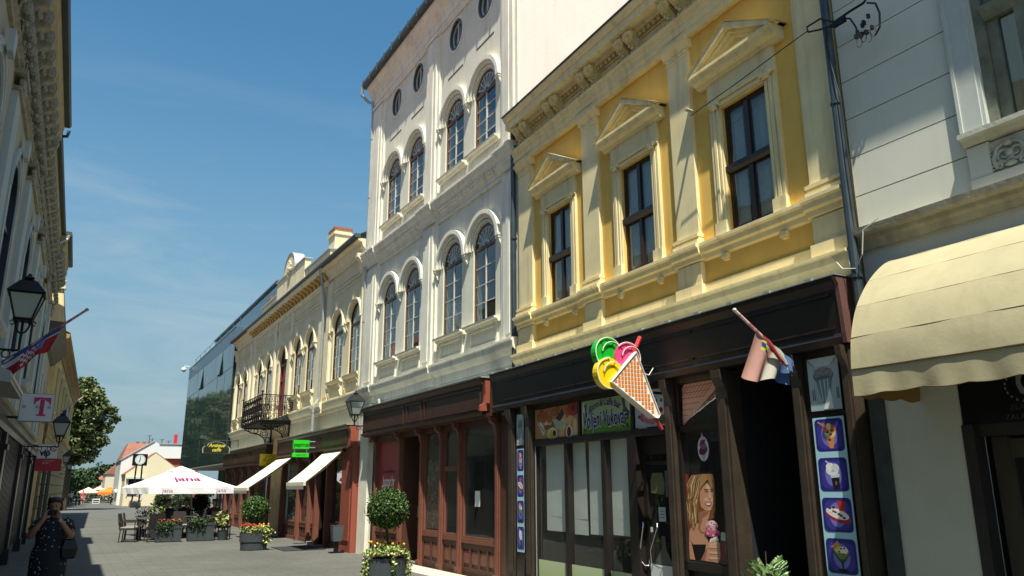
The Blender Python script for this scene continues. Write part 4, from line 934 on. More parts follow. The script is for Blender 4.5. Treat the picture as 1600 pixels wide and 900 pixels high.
    for base in (3.26, 2.95, 2.6, 2.25):
        for s in (-1, 1):
            sc(base+s*.05, 4.47, .075, s, t0=R(200)); sc(base+s*.1, 4.38, .035, s)
            b.tube([(base+s*.12,.02,4.36),(base+s*.135,.03,4.45),(base+s*.10,.03,4.54),(base+s*.03,.03,4.575)], .018, 6)
        b.ball((base,.03,4.47), .035, 8); b.ball((base,.03,4.37), .04, 8, sx=1.4, sz=.6); b.ball((base,.03,4.565), .03, 8, sx=1.5)
        for i in range(6): b.ball((base+.155,.02,4.36+.035*i), .014, 5)
    b.build('cartouche_relief', GT, gb, smooth=True)
    # ground floor: pale pier, dark jewellery shop
    b = MB(); b.box(4.03, 4.74, -.3, .02, 0, 2.62); b.build('pier', mat('pier_plaster','#c0c2b2',.9,var=.08,vscale=1.2,bump=.3,streak=.1), gb)
    b = MB(); b.box(4.74, 4.90, -.1, .05, 0, 3.1); b.build('dark_strip', mat('grey_green_strip','#3c4643',.85,var=.3,vscale=5,bump=.4), gb)  # narrow dark grey-green strip between the pier and the yellow front
    SH = mat('shop_black_panel', '#14161b', .3, var=.2, vscale=2)
    b = MB(); b.box(2.2, 4.03, -.12, .0, 2.20, 2.62); sign = b.build('shop_sign', SH, gb)
    b = MB(); b.box(3.93, 4.03, -.12, .03, 0, 2.2); b.box(2.2,3.93,-.12,-.02,2.1,2.2); b.build('shop_frame', mat('brown_black_frame','#2a2825',.5,var=.2,vscale=4), gb)
    bx = mat('dull_bronze_frame', '#4c463c', .6, var=.15, vscale=4)
    b = MB(); b.box(2.3,3.86,-.30,-.25,1.92,2.08); b.box(3.80,3.93,-.3,-.22,0,2.1); b.build('shutter_box', bx, gb)
    b = MB(); b.face([(2.2,-.28,0),(3.8,-.28,0),(3.8,-.28,1.92),(2.2,-.28,1.92)]); b.build('pane', GLS, gb); b = MB(); b.box(1.8,4.03,-1.6,-1.55,0,2.6); b.box(1.8,4.03,-1.55,-.31,2.2,2.6); b.box(3.94,4.03,-1.55,-.31,0,2.2); b.box(2.8,3.6,-.9,-.6,.0,1.0); b.build('shop_interior', DARK, gb)
    b = MB(); b.box(2.3,3.62,-.24,-.22,1.88,1.90); b.build('lamp_tube', mat('tube_white','#a9c0b8',.4), gb)
    g = mat('silver_print', '#8f928a', .45, metal=.3)
    c = 3.42
    b = MB(); b.plate([(c-.10,2.62),(c+.10,2.62),(c+.115,2.50),(c+.09,2.43),(c,2.37),(c-.09,2.43),(c-.115,2.50)], 0, .004)
    for s in (-1, 1):
        for i in range(9):
            t = R(-70+i*16); p = (c+s*(.20*math.cos(t)), 2.48+.14*math.sin(t)); d = .028
            b.face([(p[0], .003, p[1]),(p[0]+s*d*.5,.003,p[1]+d*.2),(p[0]+s*d*.4,.003,p[1]+d),(p[0]-s*d*.1,.003,p[1]+d*.5)])
    b.build('crest', g, sign)
    text_mesh('lettering', 'G', .22, SH, sign, (c, .006, 2.51), WALLROT, .001, bold=.004)
    text_mesh('lettering', 'C', .12, SH, sign, (c+.02, .006, 2.53), WALLROT, .001)
    g2 = mat('dim_silver_print', '#4a4c48', .5)
    text_mesh('lettering', 'ZLATARNA', .062, g2, sign, (c+.02, .004, 2.315), WALLROT, .001, sx=1.1)
    text_mesh('lettering', 'ZALAGAONICA', .062, g2, sign, (c, .004, 2.24), WALLROT, .001, sx=1.1)
    b = MB(); b.box(-6, 2.2, -.1, 0, 0, 2.62); b.build('shop_front', SH, gb)
grey_house()

# ---- cream rounded awning over that shop
aw = thing('shop_awning', 'cream rounded fabric awning with scalloped valance over the shop at the right edge', 'awning', (6.8, 0, 0), RZ)
def awning():
    AC = mat('cream_awning_cloth', '#b0a784', .85, var=.09, vscale=2, bump=.35, bscale=7, streak=.22, dark='#86784e')
    key = [(-.2,3.83),(.02,3.80),(.30,3.72),(.58,3.51),(.80,3.24),(.92,2.95),(.962,2.67),(.97,2.4)]
    def cr(p0, p1, p2, p3, t): return tuple(.5*(2*b_+(c_-a_)*t+(2*a_-5*b_+4*c_-d_)*t*t+(3*b_-a_-3*c_+d_)*t**3) for a_, b_, c_, d_ in zip(p0, p1, p2, p3))
    arcs = [[cr(*key[i:i+4], t/5) for t in range(6)] for i in range(5)]
    ring = [a for arc_ in arcs for a in arc_[:-1]] + [arcs[-1][-1]]
    Yn, Yf = 1.2, 4.36
    for k, arc_ in enumerate(arcs):
        b = MB(); n = 24; sag = lambda y, t: .004*math.sin(math.pi*t)*(1+.35*math.sin(y*5+k*2)) + .0015*math.sin(y*13+t*4)
        if k == 4: sag = lambda y, t: .004*math.sin(y*9+t*3)
        for i in range(n):
            y0, y1 = Yn+(Yf-Yn)*i/n, Yn+(Yf-Yn)*(i+1)/n
            for j in range(5):
                P = lambda y, jj: (y, arc_[jj][0]-sag(y, jj/5)*.7, arc_[jj][1]-sag(y, jj/5)*.7)
                b.face([P(y0,j),P(y1,j),P(y1,j+1),P(y0,j+1)])
        b.build('cloth_panel', AC, aw, smooth=True, fix=True)
        if k: b = MB(); b.tube([(Yn,arc_[0][0],arc_[0][1]),(Yf,arc_[0][0],arc_[0][1])], .002, 5); b.build('seam', AC, aw)
    b = MB()
    for y in (Yf, Yn): b.face([(y, 0, 2.67)] + [(y, o, z) for o, z in reversed(ring)] + [(y,0,3.8)])
    b.build('side_cloth', AC, aw)
    b = MB(); n = 150
    def zb(y): return 2.452 - .016*abs(math.sin((y-Yn)*math.pi/.36)) + .005*math.sin(y*7)
    def oo(y, t): return .962 + (.009*math.sin(y*9.5)+.005*math.sin(y*23+1)+.006*math.sin(y*3.1))*t
    for i in range(n):
        y0, y1 = Yn+(Yf-Yn)*i/n, Yn+(Yf-Yn)*(i+1)/n
        for k in range(4):
            t0, t1 = k/4, (k+1)/4
            z = lambda y, t: 2.662+(zb(y)-2.662)*t
            b.face([(y0,oo(y0,t0),z(y0,t0)),(y1,oo(y1,t0),z(y1,t0)),(y1,oo(y1,t1),z(y1,t1)),(y0,oo(y0,t1),z(y0,t1))])
    b.build('valance', AC, aw, smooth=True, fix=True)
    b = MB()
    for i in range(24):
        o0, o1 = .96*i/24, .96*(i+1)/24; zz = lambda o: 2.45-.028*abs(math.sin(o*math.pi/.3))
        b.face([(Yf+.004,o0,2.662),(Yf+.004,o1,2.662),(Yf+.02,o1,zz(o1)),(Yf+.02,o0,zz(o0))])
    b.build('side_valance', mat('awning_lining','#8c6c2e',.85,var=.08,vscale=4), aw)
    b = MB(); b.tube([(y, .968, 2.664) for y in (Yn, (Yn+Yf)/2, Yf)], .006, 5); b.tube([(Yn+(Yf-Yn)*i/60, .97+.0*i, zb(Yn+(Yf-Yn)*i/60)) for i in range(61)], .004, 4); b.build('piping', mat('dark_piping','#4d4028',.8), aw)
    b = MB(); b.tube([(Yf-.02,0,2.64),(Yf-.02,.94,2.66)], .012, 6); b.tube([(Yn,.94,2.66),(Yf-.02,.94,2.66)], .012, 6); b.build('frame', TIN, aw)
awning()

# ------------------------------------------------------------------ cream building with balcony
cb = thing('cream_townhouse', 'cream two storey building with round topped windows, bracketed eaves and wrought iron balcony', 'building', (7.1, 0, 0), RZ)
def cream_house():
    Y0, Y1 = 21.24, 41.0
    WC = [22.1, 23.78, 27.0, 28.7, 33.5, 35.2, 38.4, 40.05]; DC = 31.1
    ops = [('arch', c-.5, c+.5, 4.95, 6.6) for c in WC] + [('arch', DC-.62, DC+.62, 4.12, 6.55)]
    b = MB(); wall(b, Y0, Y1, 3.4, 8.95, ops, 0, .22)
    for a0, a1 in ((29.75, 31.0), (40.6, Y1), (Y0, 21.3)): b.face([(a0,0,0),(a1,0,0),(a1,0,3.4),(a0,0,3.4)])
    b.build('wall', CW, cb)
    b = MB(); b.face([(Y1,0,0),(Y1,-9,0),(Y1,-9,11),(Y1,0,8.95)]); b.build('side_wall', mat('pale_side_plaster','#e9e4d2',.9,var=.05), cb)  # far end wall in a paler plaster than the street front
    b = MB(); b.face([(Y0,.33,8.96),(Y1,.33,8.96),(Y1,-6,12.2),(Y0,-6,12.2)]); b.build('roof', mat('zinc_roof','#8e9a9c',.5,metal=.3,var=.15), cb)
    # eaves: plain moulded on the wings, modillions in the middle
    M0, M1 = 25.0, 37.2
    b = MB()
    for a0, a1 in ((Y0, M0), (M1, Y1)): b.mould([(0,8.42),(.05,8.42),(.07,8.55),(.16,8.66),(.18,8.76),(.30,8.80),(.30,8.86),(0,8.86)], a0, a1)
    b.mould([(0,8.30),(.04,8.30),(.05,8.38),(.10,8.42),(.10,8.46),(0,8.46)], M0, M1); b.mould([(0,8.72),(.32,8.72),(.34,8.80),(.36,8.86),(0,8.86)], M0, M1)
    b.build('eaves_cornice', CT, cb)
    m0 = None
    for i in range(27):
        a = M0+.2+i*(M1-M0-.4)/26
        if m0 is None:
            b = MB(); b.side([(0,8.47),(.06,8.46),(.12,8.52),(.16,8.60),(.27,8.63),(.29,8.68),(.28,8.715),(0,8.715)], -.085, .085); b.ball((0,.23,8.655),.05,6,sx=1.9); b.ball((0,.07,8.5),.045,6,sx=1.9); m0 = b.build('modillion', mat('modillion_buff','#c9a769',.9,var=.2,vscale=10,bump=.5,streak=.3,dark='#6b5228'), cb); m0.location = (a,0,0)
        else: copy_part(m0, cb, (a,0,0), [])
    b = MB(); b.mould([(.24,8.87),(.40,8.87),(.42,8.93),(.40,8.99),(.24,8.99)], Y0-.02, Y1+.3); b.build('gutter', ROOFM, cb)
    b = MB(); b.side([(0,7.9),(.08,7.85),(.14,7.95),(.13,8.1),(.2,8.25),(.28,8.3),(.28,8.42),(0,8.42)], Y0+.06, Y0+.3); b.ball((Y0+.18,.17,8.3),.1,8,sx=1.3); b.build('scroll_bracket', CT, cb)
    b = MB(); b.side([(0,7.9),(.08,7.85),(.14,7.95),(.13,8.1),(.2,8.25),(.28,8.3),(.28,8.42),(0,8.42)], Y1-.3, Y1-.06); b.build('scroll_bracket', CT, cb)
    # fret bands of little pits
    for a0, a1 in ((21.4,24.6),(25.5,27.8),(27.9,30.0),(30.2,32.0),(32.2,34.4),(34.5,36.7),(37.6,40.8)):
        b = MB(); n = int((a1-a0)/.17)
        for i in range(n):
            for z in (7.72, 7.86): b.box(a0+i*.17, a0+i*.17+.08, 0, .035, z, z+.09)
        b.build('fret_band', CT, cb, kind='stuff')
        b = MB(); b.box(a0, a1-.06, 0, .02, 8.0, 8.03); b.build('band_border', CT, cb)
    # pilaster strips
    for a0, a1 in ((21.26,21.45),(24.5,25.0),(25.32,25.9),(29.55,29.95),(32.2,32.6),(36.3,36.85),(37.2,37.6),(40.6,40.98)):
        b = MB(); b.box(a0, a1, 0, .06, 4.32, 8.28); b.box(a0+.05, a1-.05, .06, .08, 4.5, 7.4); b.build('pilaster', CT, cb)
    # ledge
    b = MB(); b.mould([(0,3.98),(.04,3.98),(.05,4.08),(.10,4.12),(.14,4.20),(.15,4.28),(.17,4.3),(.17,4.33),(0,4.36)], Y0+.02, Y1); b.mould([(.171,3.98),(.2,4.0),(.2,4.1),(.25,4.2),(.25,4.33),(.171,4.34)], 24.6, 25.7); b.build('ledge_course', CT, cb)
    DRED = mat('dark_red_frame', '#3c2220', .5, var=.12, vscale=6)
    # windows
    def win():
        b = MB(); r = .5; z0, zs = 4.95, 6.6; d0, d1 = -.08, -.045
        b.box(-r,-r+.035,d0,d1+.01,z0,zs); b.box(r-.035,r,d0,d1+.01,z0,zs); b.box(-r+.035,r-.035,d0,d1,z0,z0+.06); b.box(-r+.035,r-.035,d0,d1+.01,6.42,6.50); b.ring_arch(0,zs,r-.035,r-.001,d0,d1+.01,n=14)
        b.k = 1; b.box(-.028,.028,d0,d1-.01,z0+.06,6.42)
        for i in range(1,4): b.box(-r+.05,r-.05,d0+.01,d1-.015,z0+.06+i*.352-.013,z0+.06+i*.352+.013)
        f = b.build('window', [DRED, WHT], cb); pane = None
        for i in range(4):
            for s in (-.24,.24):
                if pane is None:
                    q = MB(); q.face([(-.205,0,0),(.205,0,0),(.205,0,.325),(-.205,0,.325)]); pane = q.build('pane', GL, f); pane.location = (s,d0+.02,z0+.07+i*.352)
                else: c = copy_part(pane, f, (s,d0+.02,z0+.07+i*.352), []); c.rotation_euler = (R(random.uniform(-.8,.8)),0,R(random.uniform(-2.2,2.2)))
        q = MB(); q.face([(-.45,d0+.02,6.5)]+[(-.45*math.cos(math.pi*i/12), d0+.02, 6.6+.45*math.sin(math.pi*i/12)) for i in range(13)]+[(.45,d0+.02,6.5)]); q.build('pane', GL, f)
        return f
    w0 = win(); sub = kids(w0)
    b = MB(); b.ring_arch(0,6.6,.56,.66,0,.06,n=16); b.ring_arch(0,6.6,.60,.66,.06,.08,n=16); b.plate([(-.07,7.18),(.07,7.18),(.1,7.46),(-.1,7.46)],0,.11); h0 = b.build('window_hood', CT, cb)
    b = MB(); b.box(-.07,.07,0,.12,6.55,6.6); b.side([(0,6.546),(.1,6.546),(.07,6.44),(.03,6.36),(0,6.32)],-.045,.045); k0 = b.build('console', CT, cb)
    b = MB(); b.mould([(0,4.82),(.08,4.83),(.12,4.88),(.13,4.935),(0,4.945)],-.7,.7)
    for s in (-1,1): b.side([(0,4.42),(.04,4.44),(.08,4.55),(.05,4.64),(.1,4.74),(.1,4.815),(0,4.815)], min(s*.56,s*.64), max(s*.56,s*.64))
    b.box(-.5,.5,0,.03,4.36,4.42); b.box(-.5,.5,0,.03,4.75,4.81); s0 = b.build('window_sill', CT, cb)
    for i, c in enumerate(WC):
        for p, sb in ((w0,sub),(h0,[]),(s0,[])):
            if i == 0: p.location = (c,0,0)
            else: copy_part(p, cb, (c,0,0), sb)
        for d in (-.72,.72):
            if i == 0 and d < 0: k0.location = (c+d,0,0)
            else: copy_part(k0, cb, (c+d,0,0), [])
    # balcony door
    b = MB(); r = .62; d0, d1 = -.16, -.08
    b.box(DC-r,DC-r+.07,d0,d1,4.13,6.55); b.box(DC+r-.07,DC+r,d0,d1,4.13,6.55); b.ring_arch(DC,6.55,r-.07,r-.001,d0,d1,n=14); b.box(DC-r+.07,DC+r-.07,d0,d1,6.4,6.5); b.box(DC-.05,DC+.05,d0,d1,4.13,6.4)
    for s in (-1,1):
        x0, x1 = sorted((DC+s*.05, DC+s*(r-.07)))
        b.box(x0,x1,d0,d1-.02,4.13,4.75)
        for z in (5.25,5.8): b.box(x0,x1,d0+.01,d1-.02,z,z+.04)
    b.box(DC-.02,DC+.02,d0,d1,6.5,7.1)
    d = b.build('balcony_door', mat('door_oxblood','#6e2f2c',.5,var=.15,vscale=6), cb)
    b = MB(); b.face([(DC-.55,d0+.02,4.75),(DC+.55,d0+.02,4.75),(DC+.55,d0+.02,6.5),(DC-.55,d0+.02,6.5)]); b.face([(DC-.55*math.cos(math.pi*i/12), d0+.02, 6.55+.55*math.sin(math.pi*i/12)) for i in range(13)]); b.build('pane', GL, d)
    b = MB(); b.ring_arch(DC,6.55,.68,.80,0,.07,n=16); b.build('window_hood', CT, cb)
    b = MB(); b.box(Y0+.2,Y1-.2,-1.4,-1.35,3.8,8.8); b.build('room_back', DARK, cb)
    # attic parapet with rounded crest
    b = MB(); b.box(27.4,30.8,-.8,-.62,9.0,10.32); b.box(35.6,39.0,-.8,-.62,9.0,10.32); b.box(30.8,35.6,-.8,-.55,9.0,10.85); b.plate([(33.2-.92*math.cos(math.pi*i/12),10.851+.80*math.sin(math.pi*i/12)) for i in range(13)],-.8,-.5); b.build('attic_parapet', CW, cb)
    b = MB(); b.box(27.35,30.79,-.85,-.55,10.322,10.37); b.box(35.61,39.05,-.85,-.55,10.322,10.37); b.box(30.75,32.27,-.85,-.5,10.852,10.90); b.box(34.13,35.65,-.85,-.5,10.852,10.90); b.ring_arch(33.2,10.851,.93,.98,-.95,-.47,n=14,rz=.87)
    b.build('parapet_cap', mat('zinc_cap','#a9b0b2',.5,metal=.2,var=.1), cb)
    b = MB(); random.seed(8)
    for i in range(40):
        t = random.uniform(0,6.28); q = random.uniform(0,.32); b.ball((33.2+q*math.cos(t)*.8,-.49,10.95+q*math.sin(t)*1.2), random.uniform(.05,.09), 6)
    b.build('crest_ornament', CT, cb, kind='stuff')
    # chimneys
    for y, z1 in ((28.1,11.25),(38.6,10.75)):
        b = MB(); b.box(y-.4,y+.4,-1.5,-.85,9.3,z1-.2); b.box(y-.45,y+.45,-1.55,-.8,z1-.2,z1-.12); b.box(y-.4,y+.4,-1.5,-.85,z1-.12,z1)
        c = b.build('chimney', CW, cb); b = MB(); b.box(y-.43,y+.43,-1.53,-.82,z1,z1+.09); b.build('chimney_cap', mat('brick_cap','#9c5a3c',.9,var=.2,vscale=8), c)
    # wrought iron balcony
    IR = mat('wrought_iron', '#1d1a18', .5, metal=.4, var=.2, vscale=8)
    A0, A1, O = 29.0, 32.5, 1.12
    b = MB(); b.box(A0,A1,0.0,O,3.98,4.05); b.box(A0-.03,A1+.03,.0,O+.03,4.05,4.09); bal = b.build('balcony', IR, cb)
    def panel(b, p, q):
        """ornamental rail panel between two ground points (a,o)"""
        d = (Vector(q)-Vector(p)); Ln = d.length; d.normalize()
        P3 = lambda s, z: (p[0]+d.x*s, p[1]+d.y*s, z)
        for s in (0, Ln): b.tube([P3(s,4.09),P3(s,4.98)], .012, 5)
        for z in (4.13, 4.32, 4.74, 4.93): b.tube([P3(0,z),P3(Ln,z)], .009, 4)
        c = Ln/2
        for r_, z in ((.13,4.53),(.065,4.53),(.05,4.225),(.05,4.835)):
            b.tube([P3(c+r_*math.cos(t*math.pi/5), z+r_*math.sin(t*math.pi/5)) for t in range(11)], .011, 4, None, False)
        for k in range(6): t = k*math.pi/3; b.tube([P3(c+.065*math.cos(t),4.53+.065*math.sin(t)), P3(c+.13*math.cos(t),4.53+.13*math.sin(t))], .010, 4)
        for s in (.25,.75): b.tube([P3(Ln*s,4.09),P3(Ln*s,4.32)], .006, 4); b.tube([P3(Ln*s,4.74),P3(Ln*s,4.93)], .006, 4)
        for s in (.06,Ln-.06): b.tube([P3(s,4.32),P3(s,4.74)], .008, 4)
    n = 4
    for k in range(n):
        for y in (A0, A1): b = MB(); panel(b, (y, .02+(O-.02)*k/n), (y, .02+(O-.02)*(k+1)/n)); b.build('rail_panel', IR, bal)
    n = 10
    for k in range(n): b = MB(); panel(b, (A0+(A1-A0)*k/n, O), (A0+(A1-A0)*(k+1)/n, O)); b.build('rail_panel', IR, bal)
    b = MB(); b.tube([(A0,.0,4.99),(A0,O,4.99),(A1,O,4.99),(A1,0,4.99)], .022, 6)
    for y in (A0, A1): b.tube([(y,O,4.05),(y,O,5.06)], .025, 6); b.ball((y,O,5.1),.05,8)
    b.build('handrail', IR, bal)
    for y in (A0+.25, A1-.35):
        b = MB(); b.tube([(y,.03,3.98),(y,.03,3.2)], .03, 6); b.tube([(y,.03,3.96),(y,O-.05,3.96)], .025, 6)
        b.tube([(y,.04,3.25),(y,.22,3.38),(y,.3,3.62),(y,.5,3.74),(y,.8,3.80),(y,O-.05,3.93)], .024, 6)
        for c, z, r_ in ((.30,3.78,.15),(.30,3.78,.08),(.62,3.87,.08),(.85,3.9,.05),(.14,3.55,.09),(.12,3.35,.06)):
            b.tube([(y, c+r_*math.cos(t*math.pi/6), z+r_*math.sin(t*math.pi/6)) for t in range(13)], .016, 5, None, False)
        b.build('bracket', IR, bal)
    # ---- stationery shop front
    def shopfront(a0, a1, zt, zb, posts, o1=.32, riser=.55, red_end=None):
        b = MB(); b.box(a0,a1,0,o1-.02,zb,zt-.05); b.build('shop_fascia', FASC, cb)
        b = MB(); b.mould([(0,zt-.048),(o1+.05,zt-.048),(o1+.055,zt-.02),(0,zt+.01)], a0-.04, a1+.04); b.build('flashing', TIN, cb)
        b = MB(); b.mould([(o1-.02,zt-.14),(o1+.02,zt-.1),(o1+.03,zt-.05),(o1-.02,zt-.05)],a0,a1); b.mould([(o1-.05,zb-.05),(o1+.02,zb-.03),(o1+.02,zb+.01),(o1-.05,zb+.01)],a0,a1); b.build('fascia_moulding', BRN, cb)
        n = max(2, int((a1-a0)/2.4)); w = (a1-a0)/n
        for i in range(n):
            q = MB(); s, e = a0+i*w+.1, a0+(i+1)*w-.1
            q.box(s,e,o1-.02,o1,zb+.1,zb+.14); q.box(s,e,o1-.02,o1,zt-.24,zt-.2); q.box(s,s+.04,o1-.02,o1,zb+.14,zt-.24); q.box(e-.04,e,o1-.02,o1,zb+.14,zt-.24); q.build('fascia_panel', FASC, cb)
        b = MB(); b.box(a0+.02,a1-.02,.0,.1,zb-.22,zb-.052); b.build('header_beam', BRN, cb)
        for p in posts:
            b = MB(); b.box(p,p+.16,-.05,.14,0,zb-.06); b.box(p+.04,p+.12,.14,.16,.15,zb-.5); b.side([(.14,zb-.06),(.25,zb-.06),(.24,zb-.14),(.17,zb-.24),(.14,zb-.4)],p+.03,p+.13); b.build('post', BRN2, cb)
    zf = 3.44
    shopfront(21.34, 29.7, zf, 2.80, [23.62, 24.80, 25.62, 27.0, 29.3])
    b = MB(); b.box(21.06+.0,22.06,0,.20,0,2.8); b.box(21.2,21.95,.2,.225,.3,2.5); b.build('red_pilaster', REDP, cb)
    b = MB(); b.side([(0,2.8),(.30,2.8),(.30,3.2),(.36,3.34),(0,3.34)],21.08,21.3); b.build('end_bracket', REDP, cb)
    def wnd(a0, a1, z0, z1, riser=True):
        b = MB(); t = .06; b.box(a0,a0+t,-.02,.04,z0,z1); b.box(a1-t,a1,-.02,.04,z0,z1); b.box(a0+t,a1-t,-.02,.05,z0,z0+t); b.box(a0+t,a1-t,-.02,.03,z1-t,z1)
        f = b.build('shop_window', BRN2, cb); b = MB(); b.face([(a0+t,.0,z0+t),(a1-t,.0,z0+t),(a1-t,.0,z1-t),(a0+t,.0,z1-t)]); b.build('pane', GLS, f)
        if riser:
            b = MB(); b.box(a0,a1,-.04,.0,0,z0-.002); b.box(a0,a1,0,.04,0,.12); b.box(a0,a1,0,.04,z0-.1,z0-.01); base = b.build('stall_riser', BRN2, cb); n = max(2,int((a1-a0)/.3)); w = (a1-a0)/n
            for i in range(n): q = MB(); q.plate([(a0+i*w+.05,.17),(a0+(i+1)*w-.05,.17),(a0+(i+1)*w-.05,z0-.14),(a0+i*w+.05,z0-.14)],0,.02); q.build('riser_panel', BRN, base)
    wnd(22.08, 23.62, .62, 2.58); wnd(24.96, 25.62, .55, 2.58); wnd(25.78, 27.0, .55, 2.58); wnd(27.16, 29.3, .55, 2.58)
    b = MB(); b.box(23.78,24.80,-1.2,-1.15,0,2.6); b.box(23.76,23.78,-1.2,0,0,2.6); b.build('door_recess', DARK, cb)
    b = MB(); b.box(24.72,24.80,-.9,.0,.05,2.3); d = b.build('open_door', DKW, cb); b = MB(); b.box(24.70,24.715,-.6,-.15,1.2,1.6); b.box(24.70,24.715,-.6,-.3,.9,1.15); b.build('notice_sheet', mat('white_paper','#dfe4e2',.8), d)
    shopfront(31.5, 40.9, 3.40, 2.66, [31.5, 33.2, 34.9, 36.6, 38.4, 40.6])
    for a0, a1 in ((31.66,33.2),(33.36,34.9),(35.06,36.6),(36.76,38.4),(38.56,40.6)): wnd(a0,a1,.5,2.45)
    b = MB(); b.box(Y0+.2,Y1-.2,-3,-2.95,0,3.3); b.box(Y0+.2,Y1-.2,-3,-.1,0,.02); b.box(Y0+.2,Y1-.2,-3,-.08,2.9,2.95); b.build('shop_interior', ROOM, cb)
    b = MB(); random.seed(31)
    for i in range(46):
        a = random.choice((random.uniform(22.2,23.5), random.uniform(25,29.2))); z = random.uniform(.65,1.2); b.box(a,a+random.uniform(.05,.2),-.5,-.3,z,z+random.uniform(.05,.25), random.randrange(3))
    b.build('window_display', [mat('goods_red','#aa3333',.6), mat('goods_white','#cccccc',.6), mat('goods_blue','#444477',.6)], cb, kind='stuff')
    # rusty pier between the shops
    b = MB(); b.box(29.72,31.46,0,.06,0,3.6); b.build('pier', mat('stained_pier','#c9ae7c',.9,var=.2,vscale=2,bump=.4,streak=.5,dark='#7c5a30'), cb)
cream_house()

# ------------------------------------------------------------------ glass office building
gl = thing('glass_building', 'modern office block with overhanging dark mirror glass facade beyond the cream building', 'building', (6.9, 0, 0), RZ)
def glass_house():
    Y0, Y1 = 41.04, 58.3
    MG = darkglass('mirror_glass', '#3c4c4a', .05, .10, .5, 1.8); MGB = darkglass('blue_glass', '#1c2f3a', .04, .05, .5, 2.3); AL = mat('grey_aluminium','#6f7f88',.4,metal=.6)
    rows = [(2.95,4.5),(4.5,6.1),(6.1,7.7),(7.7,9.0)]; n = 15; w = (Y1-Y0)/n
    for j, (z0, z1) in enumerate(rows):
        for i in range(n):
            b = MB(); g = .012; b.box(0,w-2*g,-.03,0,0,z1-z0-2*g); p = b.build('glass_panel', MG, gl); p.location = (Y0+i*w+g,0,z0+g); p.rotation_euler = (R(random.uniform(-.25,.25)),0,R(random.uniform(-.35,.35)))
            if j == 3 and i in (3, 9): p.rotation_euler = (R(5),0,0); p.location.y = .115
    b = MB(); b.box(Y0,Y1,-.3,-.04,2.9,9.0); b.build('curtain_wall_frame', mat('dark_mullion','#15191b',.5), gl)
    b = MB(); b.box(Y0,Y1,-.3,.0,9.0,9.75); b.build('parapet_band', mat('blue_grey_panel','#4a6274',.35,metal=.2,var=.08), gl)
    b = MB(); b.box(Y0,Y1+.05,-8,.02,9.752,9.80); b.build('roof_edge', AL, gl)
    b = MB(); b.box(Y1-.05,Y1,-8,-.31,2.9,9.75); b.build('end_wall', AL, gl); b = MB(); b.box(Y0,Y0+.05,-8,-.31,2.9,9.75); b.build('end_wall', AL, gl)
    b = MB(); b.box(Y0,Y1,-8,-.0,2.85,2.897); b.build('soffit', mat('soffit_panel','#9b9c90',.7,var=.08), gl)
    # recessed ground floor and railing
    b = MB(); b.box(Y0,Y1,-2.6,-2.55,0,2.85); b.build('ground_floor_glass', MG, gl)
    b = MB()
    for i in range(12): b.box(Y0+i*1.5,Y0+i*1.5+.08,-2.5,-2.42,0,2.85)
    b.build('ground_floor_mullion', AL, gl, kind='stuff')
    b = MB(); b.box(Y0+.5,Y0+.9,-.7,-.3,0,2.85); b.build('column', AL, gl)
    # setback penthouse
    PB = darkglass('penthouse_glass', '#1f3a4a', .06, .04, .5, 1.9)
    b = MB(); b.box(39.4,58.6,-9,-1.62,9.8,11.95); b.build('penthouse', PB, gl)
    b = MB(); b.box(39.3,58.8,-9,-1.5,11.95,12.03); b.build('penthouse_roof', AL, gl)
    b = MB()
    for i in range(9): b.tube([(Y0+1+i*2,-.35,9.8),(Y0+1+i*2,-.35,10.5)],.015,4)
    b.tube([(Y0,-.35,10.5),(Y1,-.35,10.5)],.015,4); b.build('roof_railing', AL, gl)
glass_house()

# ------------------------------------------------------------------ downpipes (parts of the buildings they drain)
def pipe(parent, y, path, r=.05, m=PIPEL, extra=True):
    b = MB(); b.tube(path, r, 10)
    if extra:
        z = min(p[2] for p in path)+.6; zt = max(p[2] for p in path if abs(p[1]-path[-1][1]) < .02)
        while z < zt: b.tube([(y,path[-1][1],z),(y,path[-1][1],z+.03)], r+.012, 10); z += 1.9
    return b.build('downpipe', m, parent, smooth=False)
pipe(cb, 25.2, [(25.1,.34,8.88),(25.1,.30,8.62),(25.2,.12,7.95),(25.2,.11,7.8),(25.2,.11,4.5),(25.2,.27,4.25),(25.2,.27,3.45)], .05)
pipe(wb, 21.12, [(21.3,.42,13.78),(21.36,.42,13.55),(21.34,.2,13.35),(21.16,.12,13.25),(21.12,.1,13.0),(21.12,.1,0)], .05)
pipe(wb, 12.32, [(12.33,.14,8.7),(12.33,.13,3.8)], .05, PIPE)
pipe(yb, 4.80, [(4.80,.15,8.9),(4.80,.15,3.1)], .048, PIPE)

